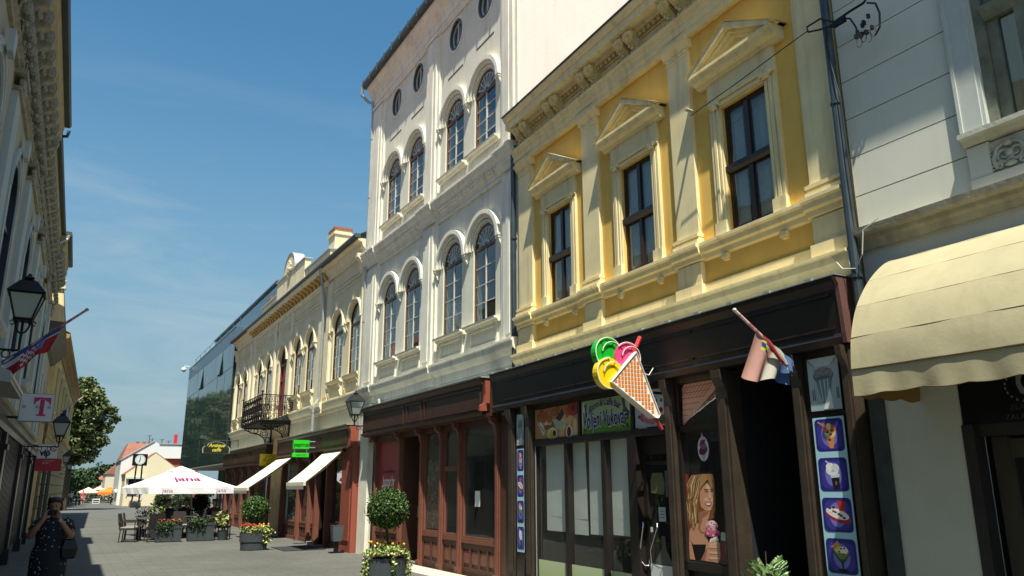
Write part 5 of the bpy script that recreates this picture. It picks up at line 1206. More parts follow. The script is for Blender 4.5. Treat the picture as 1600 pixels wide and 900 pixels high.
# ------------------------------------------------------------------ left row (authored as (y,o,z), mirrored into place)
LROT = R(-90-.77)
la = thing('ornate_townhouse', 'grey stucco building with ornate bracketed eaves along the left edge', 'building', (-1.41, 0, 0), LROT)
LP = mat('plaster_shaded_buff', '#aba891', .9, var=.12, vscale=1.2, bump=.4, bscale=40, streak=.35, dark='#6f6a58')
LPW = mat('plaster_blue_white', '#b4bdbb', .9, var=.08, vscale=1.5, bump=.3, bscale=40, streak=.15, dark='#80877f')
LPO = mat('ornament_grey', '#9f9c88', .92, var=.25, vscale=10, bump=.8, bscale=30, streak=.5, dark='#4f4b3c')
BLKS = mat('black_shopfront', '#1b1a1b', .4, var=.25, vscale=5)
def left_a():
    B = lambda b, n, m, p=la, **k: b.build(n, m, p, mirror=True, **k)
    Y0, Y1 = -2.0, 29.0
    WC = [6.6, 10.4, 14.0, 18.0, 22.2, 27.0]
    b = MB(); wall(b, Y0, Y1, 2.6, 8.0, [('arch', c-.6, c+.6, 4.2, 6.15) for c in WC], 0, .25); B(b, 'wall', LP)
    b = MB(); b.face([(Y0,0,0),(Y0,-8,0),(Y0,-8,11),(Y0,0,8.9)]); b.face([(Y1,0,0),(Y1,-8,0),(Y1,-8,11),(Y1,0,8.9)]); b.face([(Y0,.3,8.95),(Y1,.3,8.95),(Y1,-5,11.5),(Y0,-5,11.5)]); B(b, 'roof', TILE)
    b = MB(); b.mould([(0,7.42),(.05,7.42),(.05,7.5),(.09,7.53),(.09,7.56),(0,7.58)], Y0, Y1); B(b, 'architrave', LPO)
    b = MB(); b.box(Y0, Y1, 0, .03, 7.58, 8.45); B(b, 'frieze', LPO)
    segs = [(Y0, 17.1, .16), (17.1, 25.1, .0), (25.1, Y1-.1, .16)]
    b = MB()
    for a0, a1, e in segs: b.mould([(0,8.40),(.14+e,8.40),(.16+e,8.5),(.20+e,8.56),(.20+e,8.74),(.22+e,8.78),(.22+e,8.84),(0,8.86)], a0, a1)
    B(b, 'cornice', mat('cornice_buff','#a99c72',.9,var=.15,vscale=3,bump=.4,streak=.35,dark='#5c5338'))
    b = MB()
    for a0, a1, e in segs: b.mould([(.16+e,8.85),(.31+e,8.85),(.34+e,8.90),(.32+e,8.98),(.16+e,8.98)], a0-(.0), a1+.03)
    B(b, 'gutter', ROOFM)
    b = MB(); b.tube([(17.25,.46,8.84),(17.25,.44,8.72),(17.3,.28,8.7),(17.5,.10,8.55)], .035, 8); B(b, 'gutter_outlet', PIPE)
    b = MB(); b.tube([(25.0,.42,8.84),(25.0,.40,8.72),(24.95,.25,8.6),(24.9,.10,8.4)], .035, 8); B(b, 'gutter_outlet', TIN)
    s0 = None; y = 5.0
    while y < 28.8:
        e = .16 if (y < 17.1 or y > 25.1) else 0
        if s0 is None:
            b = MB(); b.side([(0,7.66),(.06,7.62),(.12,7.70),(.10,7.85),(.06,7.95),(.12,8.1),(.24,8.18),(.27,8.28),(.25,8.40),(0,8.40)], -.10, .10)
            for s in (-1,1): b.ball((s*.1,.17,8.27),.09,8,sx=.5); b.ball((s*.1,.07,7.72),.07,8,sx=.5); b.ball((s*.03,.13,8.02),.05,6); 
            b.ball((0,.1,7.62),.06,6); b.ball((0,.07,7.54),.04,6)
            s0 = B(b, 'scroll_bracket', LPO); s0.location = (-y,e*.6,0)
        else: copy_part(s0, la, (-y,e*.6,0), [])
        y += .58
    b = MB(); random.seed(14)
    for i in range(420): b.ball((random.uniform(5,28.8), .03, 7.75+random.gauss(0,.09)), random.uniform(.02,.045), 5, sy=.8)
    B(b, 'garland_relief', LPO, kind='stuff')
    for c in (4.6, 8.5, 12.2, 15.9, 20.2, 24.6, 28.5):
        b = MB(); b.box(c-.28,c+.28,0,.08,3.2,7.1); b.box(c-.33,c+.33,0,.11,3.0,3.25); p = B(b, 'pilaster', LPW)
        b = MB(); b.box(c-.31,c+.31,0,.12,7.1,7.16); b.box(c-.35,c+.35,0,.16,7.34,7.41); random.seed(int(c*10))
        for i in range(26): b.ball((c+random.uniform(-.26,.26), .10, 7.25+random.uniform(-.08,.08)), .045, 5)
        B(b, 'capital', LPO)
    DF = mat('dark_blue_frame','#20242b',.4)
    for c in WC:
        b = MB(); b.ring_arch(c,6.15,.54,.6,-.08,.01,n=14); b.box(c-.6,c-.54,-.08,.01,4.2,6.15); b.box(c+.54,c+.6,-.08,.01,4.2,6.15); b.box(c-.54,c+.54,-.12,-.04,4.2,4.27); b.box(c-.54,c+.54,-.12,-.04,5.7,5.78); b.box(c-.03,c+.03,-.12,-.05,4.27,5.7); f = B(b, 'window', DF)
        b = MB(); b.face([(c-.54,-.09,4.27),(c+.54,-.09,4.27),(c+.54,-.09,6.15)]+[(c+.54*math.cos(math.pi*i/10),-.09,6.15+.54*math.sin(math.pi*i/10)) for i in range(1,10)]+[(c-.54,-.09,6.15)]); B(b, 'pane', GL, f)
        b = MB(); b.ring_arch(c,6.15,.64,.84,0,.035,n=16); b.ring_arch(c,6.15,.74,.80,.035,.05,n=16); b.box(c-.84,c-.64,0,.035,4.2,6.15); b.box(c+.64,c+.84,0,.035,4.2,6.15); b.box(c-.12,c+.12,.07,.14,6.85,7.15); B(b, 'window_surround', LPW)
        b = MB(); b.mould([(0,4.04),(.1,4.05),(.16,4.14),(.16,4.19),(0,4.2)],c-.85,c+.85); B(b, 'window_sill', LPW)
    b = MB(); b.box(Y0+.2,Y1-.2,-1.2,-1.15,3.5,7.3); B(b, 'room_back', DARK)
    # string course
    b = MB(); b.mould([(0,3.0),(.10,3.02),(.12,3.1),(.2,3.14),(.22,3.2),(0,3.24)], Y0, Y1); B(b, 'string_course', LPO)
    # black shop fronts: vertical boards and pilasters
    b = MB(); b.box(Y0, 30.6, -.3, .06, 0, 2.95); B(b, 'shop_front', BLKS)
    b = MB(); b.mould([(.06,2.72),(.16,2.74),(.18,2.84),(.24,2.88),(.25,2.95),(0,2.97)], Y0, 30.7); B(b, 'shop_cornice', BLKS)
    b = MB(); b.mould([(.24,2.952),(.262,2.952),(.262,2.962),(.24,2.975)], Y0, 30.7); B(b, 'shop_cornice_edge', TIN)
    y = 5.0; p0 = None; k = 0
    while y < 30.4:
        if p0 is None: b = MB(); b.box(-.05,.05,.06,.13,.28,2.72); p0 = B(b, 'board', BLKS); p0.location = (-y,0,0)
        else: copy_part(p0, la, (-y,0,0), [])
        y += .34; k += 1
    for c in (7.5, 12.4, 17.4, 22.4, 27.0, 30.2):
        b = MB(); b.box(c-.2,c+.2,.06,.2,0,2.72); b.box(c-.24,c+.24,.06,.24,0,.35); b.box(c-.24,c+.24,.06,.24,2.4,2.5); B(b, 'shop_pilaster', BLKS)
    for c in (9.9, 14.9, 19.9, 24.7):
        b = MB(); b.box(c-1.6,c+1.6,.06,.12,.5,.62); b.box(c-1.6,c+1.6,.06,.10,.0,.26); B(b, 'shop_plinth', BLKS)
left_a()

lb = thing('gabled_townhouse', 'narrow building with small sunlit yellow gable and dark roof on the left', 'building', (-1.41, 0, 0), LROT)
def left_b():
    B = lambda b, n, m, p=lb, **k: b.build(n, m, p, mirror=True, **k)
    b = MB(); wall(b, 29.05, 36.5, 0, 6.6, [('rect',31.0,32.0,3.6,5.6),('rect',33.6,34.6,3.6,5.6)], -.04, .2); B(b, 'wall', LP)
    b = MB(); b.mould([(-.04,6.5),(.1,6.55),(.25,6.72),(.46,6.95),(.5,7.0),(.5,7.12),(-.04,7.15)], 29.6, 36.4); B(b, 'cornice', mat('dark_stone_cornice','#69665a',.9,var=.3,vscale=4,bump=.6,streak=.3))
    b = MB(); b.plate([(29.7,7.1),(36.4,7.1),(36.4,8.3),(29.7,8.3)], -1.2, -1.1); b.face([(29.7,.5,7.14),(36.4,.5,7.14),(36.4,.30,8.35),(29.7,.30,8.35)]); b.face([(29.7,.3,8.35),(36.4,.3,8.35),(36.4,-3,9.4),(29.7,-3,9.4)]); B(b, 'roof', mat('dark_slate_roof','#3c4248',.7,var=.2,vscale=5,bump=.3))
    b = MB(); b.loft([[(29.62,o,z) for o,z in ((-3,6.2),(.48,7.1),(.30,8.25),(-.2,8.32),(-3,8.5))],[(29.78,o,z) for o,z in ((-3,6.2),(.48,7.1),(.30,8.25),(-.2,8.32),(-3,8.5))]]); B(b, 'gable_wall', YT)
    b = MB(); b.mould([(-.3,8.26),(.36,8.26),(.36,8.34),(-.3,8.34)],29.55,29.85); 
    for o in (.30,-.1): b.tube([(29.7,o,8.34),(29.7,o,8.48)],[.04,.02],6); b.ball((29.7,o,8.54),.06,8)
    B(b, 'gable_finial', YT)
    for c in (31.5,34.1):
        b = MB(); b.box(c-.5,c+.5,-.14,-.1,3.6,5.6); B(b, 'window', DARK)
        for k in range(4): q = MB(); q.box(c-.46+k*.25,c-.40+k*.25,-.09,-.06,3.6,5.6); B(q, 'shutter_slat', WHT)
left_b()

lc = thing('corner_building', 'yellow corner building with coursed stone ground floor at the end of the left row', 'building', (-2.02, 0, 0), R(-90-1.95))
def left_c():
    B = lambda b, n, m, p=lc, **k: b.build(n, m, p, mirror=True, **k)
    Y0, Y1 = 36.8, 62.5
    YC = mat('plaster_ochre_old','#cfb578',.9,var=.15,vscale=1,bump=.3,streak=.3,dark='#80683c')
    ops = [('rect', y, y+1.0, 4.9, 6.7) for y in (38.5,42,45.5,49,52.5,56,59.5)]
    b = MB(); wall(b, Y0, Y1, 4.3, 7.8, ops, 0, .2); B(b, 'wall', YC)
    b = MB(); b.face([(Y1,0,0),(Y1,-10,0),(Y1,-10,10),(Y1,0,8)]); B(b, 'side_wall', YC); b = MB(); b.face([(Y0,0,0),(Y0,-10,0),(Y0,-10,10),(Y0,0,8)]); B(b, 'side_wall', YC)
    b = MB(); b.mould([(0,7.3),(.05,7.3),(.08,7.5),(.2,7.62),(.24,7.75),(.34,7.8),(.36,7.95),(0,8.0)], Y0, Y1+.2); B(b, 'eaves_cornice', mat('ochre_brown_cornice','#a8834a',.9,var=.2,vscale=3,bump=.4,streak=.4))
    b = MB(); b.face([(Y0,.36,8.0),(Y1+.2,.36,8.0),(Y1,-5,10.6),(Y0,-5,10.6)]); B(b, 'roof', TILE)
    for z in [i*.47 for i in range(9)]:
        b = MB(); b.box(Y0, Y1, -.1, .03, z+.02, z+.45); B(b, 'stone_course', mat('coursed_stone_ochre','#c2ab78',.9,var=.15,vscale=3,bump=.4,streak=.2))
    b = MB(); b.box(Y0, Y1-.01, -.1, 0, 0, 4.3); B(b, 'joint_backing', JOINT)
    b = MB()
    for i in range(52): 
        for j in range(9): 
            a = Y0+.25*(j%2)+i*.5
            if a < Y1-.1: b.box(a, a+.02, .0, .032, j*.47+.02, j*.47+.45)
    B(b, 'vertical_joint', JOINT, kind='stuff')
    b = MB(); b.mould([(0,4.25),(.12,4.28),(.16,4.38),(.16,4.44),(0,4.46)], Y0, Y1+.05); B(b, 'string_course', YC)
    for q in ops:
        b = MB(); b.box(q[1],q[2],-.15,-.12,q[3],q[4]); f = B(b, 'window', DARK); b = MB(); b.box(q[1]-.12,q[2]+.12,0,.09,q[4]+.02,q[4]+.18); b.box(q[1]-.12,q[2]+.12,0,.1,q[3]-.1,q[3]-.01); B(b, 'window_surround', YT)
    b = MB(); b.lathe([(1.3,7.9),(1.3,9.2),(1.45,9.3),(1.0,10.6),(.3,11.6),(.05,12.4)], (Y1-3,-1.6,0), 12); B(b, 'corner_turret', mat('dark_slate_roof','#3c4248',.7,var=.2,vscale=5,bump=.3))
    b = MB(); b.box(41,43.5,.0,.06,0,2.7); B(b, 'shop_opening', DARK); b = MB(); b.box(37.5,39.6,0,.06,0,2.7); B(b, 'shop_opening', DARK)
left_c()

# ------------------------------------------------------------------ signs, lamps, flags, awnings
LB = mat('lamp_black', '#121315', .4, metal=.3, var=.2, vscale=10); LG = mat('frosted_lamp_glass', '#aab4ac', .25, spec=.6, var=.06)
def lantern(name, label, loc, s=1.0, arm=(.5,0), arm_dz=0.0, scroll=True):
    """square tapering wall lantern; loc is the foot of the lantern body; arm points to the wall in (x,y)"""
    t = thing(name, label, 'street lamp', loc, 0, 'wall lanterns along the street'); t.scale = (s,)*3
    b = MB(); q = lambda r, z: [(r,r,z),(-r,r,z),(-r,-r,z),(r,-r,z)]
    b.loft([q(.215,.36),q(.225,.375),q(.10,.54),q(.05,.57)]); b.loft([q(.05,.575),q(.065,.59),q(.03,.62),q(.012,.66)]); b.build('lantern_roof', LB, t)
    b = MB(); b.loft([q(.108,.0),q(.118,.02),q(.108,.035)])
    for sx in (-1,1):
        for sy in (-1,1): b.tube([(sx*.10,sy*.10,.03),(sx*.195,sy*.195,.36)], .012, 4)
    b.build('lantern_frame', LB, t)
    for k in range(4):
        m = Matrix.Rotation(k*math.pi/2, 3, 'Z'); b = MB()
        b.face([m @ Vector(p) for p in ((-.09,-.098,.04),(.09,-.098,.04),(.18,-.188,.352),(-.18,-.188,.352))]); b.build('lantern_pane', LG, t)
    b = MB(); b.tube([(0,0,.0),(0,0,-.12)], .02, 6)
    for sx in (-1,1):
        b.tube([(sx*.07,0,0),(sx*.08,0,-.06),(sx*.05,0,-.13),(0,0,-.17)], .013, 5)
        b.tube([(sx*.12+.03*sx*math.cos(a*.8), 0, -.02+.03*math.sin(a*.8)) for a in range(8)], .008, 4)
    ax, ay = arm; z = -.27+arm_dz
    b.tube([(0,0,-.12),(0,0,z)], .018, 6)
    b.tube([(0,0,z),(ax,ay,z)], .016, 6)
    if scroll:
        for u, r in ((.25,.05),(.5,.05),(.78,.07)): b.tube([(ax*u+ax/abs(ax or 1)*r*math.cos(a*.9) if ax else 0, ay*u+ (0 if ax else r*math.cos(a*.9)), z-r-.005+r*math.sin(a*.9)) for a in range(8)], .009, 4)
        b.tube([(ax*.98,ay,z),(ax*.98,ay,z-.2),(ax*.8,ay,z-.06)], .014, 5)
    b.build('bracket', LB, t)
    return t
lantern('wall_lantern', 'black lantern on scrolled bracket between cream and white buildings on the right', (6.66,20.4,3.57), 1.0, (.47,0))
lantern('wall_lantern', 'largest black lantern with frosted panes close at the upper left edge', (-.70,12.0,3.86), 1.0, (-.55,0), -.12, True)
lantern('wall_lantern', 'black lantern just behind the white square sign on the left', (-.17,22.5,2.95), .92, (-.85,0), 0)
lantern('wall_lantern', 'small black lantern right beside the red sign on the left', (.06,40,2.8), .75, (-.7,0), 0)
lantern('wall_lantern', 'farthest small lantern under the plane tree at the end of the left row', (.30,52,2.75), .75, (-.6,0), 0)

# lit faces are +Y-facing or camera facing panels; helper for signs standing across the street direction
CAMROT = (R(90), 0, 0)         # text facing -Y (towards the camera), reading +X
def sign_box(name, label, cat, x0, x1, y, z0, z1, th, m_face, m_edge, rz=0):
    t = thing(name, label, cat, ((x0+x1)/2, y, 0), rz); w = (x1-x0)/2
    b = MB(); b.box(-w, w, -th/2, th/2, z0, z1); b.build('sign_case', m_edge, t)
    b = MB(); b.box(-w+.012, w-.012, -th/2-.004, -th/2-.0005, z0+.012, z1-.012); b.build('sign_face', m_face, t)
    return t
wf = mat('sign_white', '#d4d8d8', .35); ed = mat('sign_edge_grey', '#8a9090', .5)
t = sign_box('square_sign', 'white square box sign with magenta letter T on the left row', 'sign', -.79, -.27, 16, 2.83, 3.32, .12, wf, ed)
mg = mat('magenta_print', '#c4145e', .35)

b = MB(); cx = .075; z = 3.08; y = -.068
b.plate([(cx-.033,z-.12),(cx+.033,z-.12),(cx+.033,z+.135),(cx-.033,z+.135)], y-.002, y)
b.plate([(cx-.13,z+.14),(cx+.13,z+.14),(cx+.13,z+.17),(cx-.13,z+.17)], y-.002, y); 
b.build('letter', mg, t)
for s in (-1,1):
    b = MB(); b.plate([(cx+s*.13,z+.139),(cx+s*.034,z+.139),(cx+s*.06,z+.115),(cx+s*.10,z+.09),(cx+s*.108,z+.05),(cx+s*.13,z+.05)], y-.002, y); b.build('letter_serif', mg, t)
b = MB(); b.plate([(cx-.07,z-.15),(cx+.07,z-.15),(cx+.07,z-.121),(cx-.07,z-.121)], y-.002, y); b.build('letter_serif', mg, t)
for dx in (-.19,-.0+.005,.185):
    b = MB(); b.plate([(dx-.028,z-.02),(dx+.028,z-.02),(dx+.028,z+.028),(dx-.028,z+.028)], y-.0015, y); b.build('grey_square', mat('pale_grey_print','#9aa0a4',.4), t)
b = MB(); b.box(-.62,-.26,-.03,.03,3.24,3.28); b.box(-.62,-.26,-.03,.03,2.88,2.92); b.build('bracket', LB, t)

t = sign_box('shop_sign', 'white sign with black lettering and red swirl above a red panel on the left', 'sign', -.70, -.18, 26, 2.52, 2.93, .1, wf, ed)
bk = mat('black_print', '#141414', .4); rd = mat('red_print', '#b8172b', .35)
text_mesh('lettering', 'vip', .24, bk, t, (-.06,-.058,2.68), CAMROT, .001, bold=.012, sx=.9)
b = MB()
for i in range(3): b.ring_arch(.13,2.80,.05+.0*i,.085,-.060,-.056,20+i*118,120+i*118,8)
b.ball((.13,-.058,2.80),.022,8,sy=.1); b.ball((.16,-.058,2.89),.018,6,sy=.1); b.ball((.22,-.058,2.84),.014,6,sy=.1); b.build('swirl_emblem', rd, t)
b = MB(); b.box(-.27,.38,-.04,.04,2.18,2.515); b.build('red_panel', mat('red_panel','#a81c2c',.35,var=.05), t)
text_mesh('lettering', '0-24', .085, mat('pink_print','#e0b0b0',.4), t, (-.02,-.045,2.40), CAMROT, .001)
b = MB(); b.box(-.1,.2,-.046,-.041,2.46,2.468); b.box(.10,.104,-.046,-.041,2.3,2.5); b.build('panel_line', mat('pink_print','#e0b0b0',.4), t)
b = MB(); b.box(-.5,-.24,-.02,.02,2.86,2.9); b.box(-.5,-.24,-.02,.02,2.56,2.6); b.build('bracket', LB, t)

t = sign_box('papir_shop_sign', 'bright green box sign with black lettering hanging from the dark fascia', 'sign', 6.02, 6.52, 24.3, 2.84, 3.12, .12, mat('neon_green','#22c01c',.35), mat('green_edge','#158a12',.4))
text_mesh('lettering', 'papirus', .165, bk, t, (0,-.068,2.97), CAMROT, .001, sx=.95, bold=.003)
b = MB(); b.box(-.25,.25,-.05,.05,2.60,2.73); b.build('lower_plate', mat('neon_green','#22c01c',.35), t)
text_mesh('lettering', 'papirnica', .085, mat('dark_green_print','#0d5a12',.4), t, (0,-.055,2.665), CAMROT, .001)
b = MB(); b.box(.24,.44,-.02,.02,3.06,3.09); b.box(.24,.44,-.02,.02,2.88,2.91); b.box(-.2,-.17,-.01,.01,2.73,2.84); b.box(.17,.2,-.01,.01,2.73,2.84); b.build('bracket', TIN, t)
t = sign_box('herb_shop_sign', 'yellow sign with black lettering partly behind the cream awnings', 'sign', 6.36, 6.96, 30.5, 2.48, 2.93, .08, mat('sign_yellow','#e8c814',.4), mat('yellow_edge','#a8920c',.5))
text_mesh('lettering', 'JAVNI', .15, bk, t, (.06,-.047,2.84), CAMROT, .001, sx=.9); text_mesh('lettering', 'BILJEZ', .15, bk, t, (.0,-.047,2.70), CAMROT, .001, sx=.9); text_mesh('lettering', 'NIK', .13, bk, t, (.03,-.047,2.56), CAMROT, .001, sx=.9)
b = MB(); b.box(.29,.5,-.02,.02,2.8,2.84); b.build('bracket', LB, t)
# oval topped cafe sign
t = thing('cafe_sign', 'dark green arched cafe sign with gold script on an iron arm', 'sign', (6.12, 39.0, 0))
def cafe_outline(k):
    return [(-.60*k,3.27+(1-k)*.2),(.60*k,3.27+(1-k)*.2),(.62*k,3.5),(.52*k,3.60)]+[(.42*k*math.cos(math.pi*i/10),3.60+.20*k*math.sin(math.pi*i/10)) for i in range(11)]+[(-.52*k,3.60),(-.62*k,3.5)]
b = MB(); b.plate(cafe_outline(1.0), -.04, .04); b.build('sign_rim', mat('silver_rim','#b0b4a8',.4,metal=.4), t)
b = MB(); b.plate(cafe_outline(.93), -.046, -.0405); b.build('sign_face', mat('dark_green_face','#1c2416',.4), t)
gd = mat('gold_script', '#cfc248', .35)
text_mesh('lettering', 'Antique', .22, gd, t, (0,-.05,3.62), CAMROT, .001, shear=.35, bold=.006); text_mesh('lettering', 'caffe', .22, gd, t, (0,-.05,3.42), CAMROT, .001, shear=.35, bold=.006)
b = MB(); b.tube([(-.5,0,3.86),(.98,0,3.86)], .018, 6); b.tube([(.98,0,3.86),(.98,0,3.55)], .018, 6); b.tube([(-.3,0,3.86),(-.3,0,3.76)], .01, 4); b.tube([(.3,0,3.86),(.3,0,3.76)], .01, 4); b.build('bracket', LB, t)

# ---- giant ice cream cone sign over the bistro
t = thing('ice_cream_sign', 'giant flat ice cream cone sign with green, pink and yellow scoops over the bistro', 'sign', (6.2, 8.0, 3.1))
def cone_sign():
    X = lambda x: x-6.2
    Z = lambda z: z-3.1
    pk, gr, ye = mat('scoop_pink','#d8487c',.3), mat('scoop_green','#16a82a',.3), mat('scoop_yellow','#e6c818',.3)
    wo = mat('neon_tube_white','#eeeae0',.3); orr = mat('waffle_orange','#cf7a28',.4); dk = {'g': mat('dark_green_band','#0c6a1c',.3), 'p': mat('dark_pink_band','#9a2450',.3), 'y': mat('dark_yellow_band','#a8860c',.3)}
    def scoop(cx, cz, r, m, d, yo, a0, a1, nm):
        b = MB(); b.plate([(X(cx)+r*math.cos(2*math.pi*i/28), Z(cz)+r*math.sin(2*math.pi*i/28)) for i in range(28)], yo, yo+.10); s = b.build(nm, m, t)
        b = MB(); b.ring_arch(X(cx+.02),Z(cz-.02),r*.55,r*.66,yo-.006,yo-.001,20,170,14); b.build('scoop_shading', d, s)
        b = MB(); b.tube([(X(cx)+r*1.0*math.cos(R(a)), yo-.015, Z(cz)+r*1.0*math.sin(R(a))) for a in range(a0,a1,12)], .006, 5); b.tube([(X(cx+.05)+r*.78*math.cos(R(a)), yo-.03, Z(cz-.01)+r*.78*math.sin(R(a))) for a in range(50,180,12)], .005, 5); b.build('neon_tube', wo, s)
        for a in (60, 95, 130): 
            b = MB(); b.box(-.003,.003,yo-.008,yo-.001,r*.66,r*.95); q = b.build('scoop_line', d, s); q.location = (X(cx),0,Z(cz)); q.rotation_euler = (0,R(-(a-90)),0)
    scoop(5.97,3.37,.205,gr,dk['g'],.03,40,260,'green_scoop'); scoop(6.26,3.33,.20,pk,dk['p'],.0,-30,150,'pink_scoop'); scoop(5.94,3.10,.20,ye,dk['y'],-.03,90,290,'yellow_scoop')
    P = [(5.93,2.985),(6.35,3.405),(6.695,2.60),(6.665,2.555),(6.61,2.56)]
    b = MB(); b.plate([(X(a),Z(c)) for a,c in P], -.06, .06); cone = b.build('cone', mat('cone_white','#e6ddd0',.4), t)
    # waffle squares inside the cone
    A, B_, T = Vector((5.965,2.985)), Vector((6.348,3.37)), Vector((6.655,2.575))
    n = 9; u = (B_-A)/n; v = (T-(A+B_)/2); side = MB()
    def inside(p):
        s = lambda a, b2: (b2.x-a.x)*(p.y-a.y)-(b2.y-a.y)*(p.x-a.x)
        d1, d2, d3 = s(A,B_), s(B_,T), s(T,A)
        return (d1 < -.0008 and d2 < -.0008 and d3 < -.0008) or (d1 > .0008 and d2 > .0008 and d3 > .0008)
    st = .052; sq = None; cnt = 0
    x = 5.96
    while x < 6.7:
        z = 2.58
        while z < 3.4:
            p = Vector((x, z)); 
            if inside(p):
                if sq is None: b = MB(); b.box(-.019,.019,-.064,-.0605,-.019,.019); sq = b.build('waffle_square', orr, cone); q = sq
                else: q = copy_part(sq, cone, (0,0,0), [])
                q.location = (X(x),0,Z(z)); cnt += 1
            z += st
        x += st
    b = MB(); ring = [(X(a),-.075,Z(c)) for a,c in P]; b.tube(ring+[ring[0]], .007, 5); b.build('neon_tube', wo, cone)
    b = MB(); b.tube([(X(6.36),.0,Z(3.40)),(X(6.48),0,Z(3.62))], .03, 8); b.tube([(X(6.66),0,Z(2.56)),(X(6.78),0,Z(2.42))], .022, 8); b.build('red_straw', mat('straw_red','#c23a3c',.4), t)
    b = MB(); b.tube([(X(6.42),.02,Z(3.2)),(X(6.5),0,Z(3.14)),(X(6.6),0,Z(3.12)),(X(6.68),0,Z(3.22))], .006, 5); b.build('cable', wo, t)
    b = MB(); b.tube([(X(6.3),.07,Z(3.25)),(X(6.72),.07,Z(3.25))], .02, 6); b.tube([(X(6.55),.07,Z(2.9)),(X(6.86),.07,Z(2.9))], .02, 6); b.build('bracket', LB, t)
cone_sign()

# ---- flags
def cloth(name, parent, mat_, corners, nx=14, nz=14, fold=.03, nf=3, seed=0, cols=None):
    """cloth patch from four corners (tl,tr,br,bl) with folds along its normal; cols = stripes along u"""
    tl, tr, br, bl = [Vector(c) for c in corners]; nrm = (tr-tl).cross(bl-tl).normalized(); b = MB()
    P = lambda u, v: (tl*(1-u)+tr*u)*(1-v)+(bl*(1-u)+br*u)*v + nrm*fold*(.3+v)*math.sin(u*nf*6.28+seed+v*1.3) + Vector((0,0,-.5*fold*math.sin(u*3.1) - 1.1*fold*v*math.sin(u*7.5+seed)))
    for i in range(nx):
        for j in range(nz):
            u0,u1,v0,v1 = i/nx,(i+1)/nx,j/nz,(j+1)/nz
            b.face([P(u0,v0),P(u1,v0),P(u1,v1),P(u0,v1)], cols(u0+.5/nx, v0+.5/nz) if cols else 0)
    return b.build(name, mat_, parent, smooth=True, fix=True)
t = thing('flag', 'faded red, white and blue flag on a red pole above the passage', 'flag', (0,0,0))
b = MB(); b.tube([(6.44,5.5,2.90),(5.68,5.5,3.40)], .016, 8); b.ball((5.675,5.5,3.405),.022,8); b.build('flagpole', mat('red_white_pole','#c0555c',.5,mix2='#d8cfcc',mixscale=14), t)
FM = [mat('faded_red_cloth','#a57c70',.9,var=.08,vscale=5), mat('faded_white_cloth','#aaa79a',.9,var=.06), mat('faded_blue_cloth','#44608c',.9,var=.1), mat('crest_blue','#2c4c7a',.8), mat('crest_yellow','#b9b02c',.8), mat('crest_red','#a03038',.8)]
def fc(u, v):
    s = u*.92+v*.12
    if u > .18 and u < .42 and v < .26: return 3 if (int(u*30)+int(v*20))%2 else 4
    return 0 if s < .50 else (1 if s < .74 else 2)
cloth('flag_cloth', t, FM, [(5.95,5.5,3.215),(6.40,5.5,2.925),(6.36,5.52,2.72),(5.75,5.52,2.74)], 20, 16, .028, 2.5, 0, fc)
cloth('flag_fold', t, [FM[5],FM[1],FM[2]], [(5.99,5.46,3.19),(6.40,5.44,2.93),(6.36,5.43,2.80),(6.2,5.43,2.93)], 16, 6, .02, 3, 1, lambda u,v: 0 if u < .35 else (1 if u < .7 else 2))

t = thing('national_flag', 'red, white and blue flag with checkered shield on a pole at the upper left', 'flag', (0,0,0))
b = MB(); b.tube([(-1.05,14,3.50),(.02,14,4.49)], .02, 8); b.ball((.03,14,4.5),.03,8); b.build('flagpole', mat('white_pole','#bcb8b4',.5,mix2='#a04048',mixscale=6), t)
NM = [mat('flag_red','#9c1c26',.85,var=.08), mat('flag_white','#b4b8c0',.85), mat('flag_blue','#2a4276',.85,var=.1), mat('flag_light_blue','#5a86b8',.85)]
def nf(u, v):
    if .30 < u < .62 and .28 < v < .86: return 1 if (int(u*22)+int(v*8))%2 else 0
    if .62 <= u < .74 and .2 < v < .7: return 3
    return 2 if v < .24 else (1 if v < .34 else (0 if v > .55 or u > .6 else (1 if v < .5 else 0)))
cloth('flag_cloth', t, NM, [(-1.02,13.98,3.58),(-.26,13.98,4.24),(-.42,13.97,3.82),(-.90,13.95,3.36)], 36, 16, .03, 2.2, 0, nf)
t = thing('shop_flag', 'small pink, violet and white flag hanging from a slanted pole on the left row', 'flag', (0,0,0))
b = MB(); b.tube([(-.75,26,3.42),(.26,26,4.30)], .018, 6); b.build('flagpole', mat('white_pole','#bcb8b4',.5), t)
cloth('flag_cloth', t, [mat('flag_violet','#3c3a6c',.85),mat('flag_white','#b4b8c0',.85),mat('flag_pink','#b8808c',.85)], [(-.22,26,3.86),(-.02,26,4.02),(-.05,26,3.42),(-.12,26,3.44)], 8, 10, .02, 1.5, 0, lambda u,v: (2 if u > .75 and v < .3 else (1 if u > .45 else 0)))

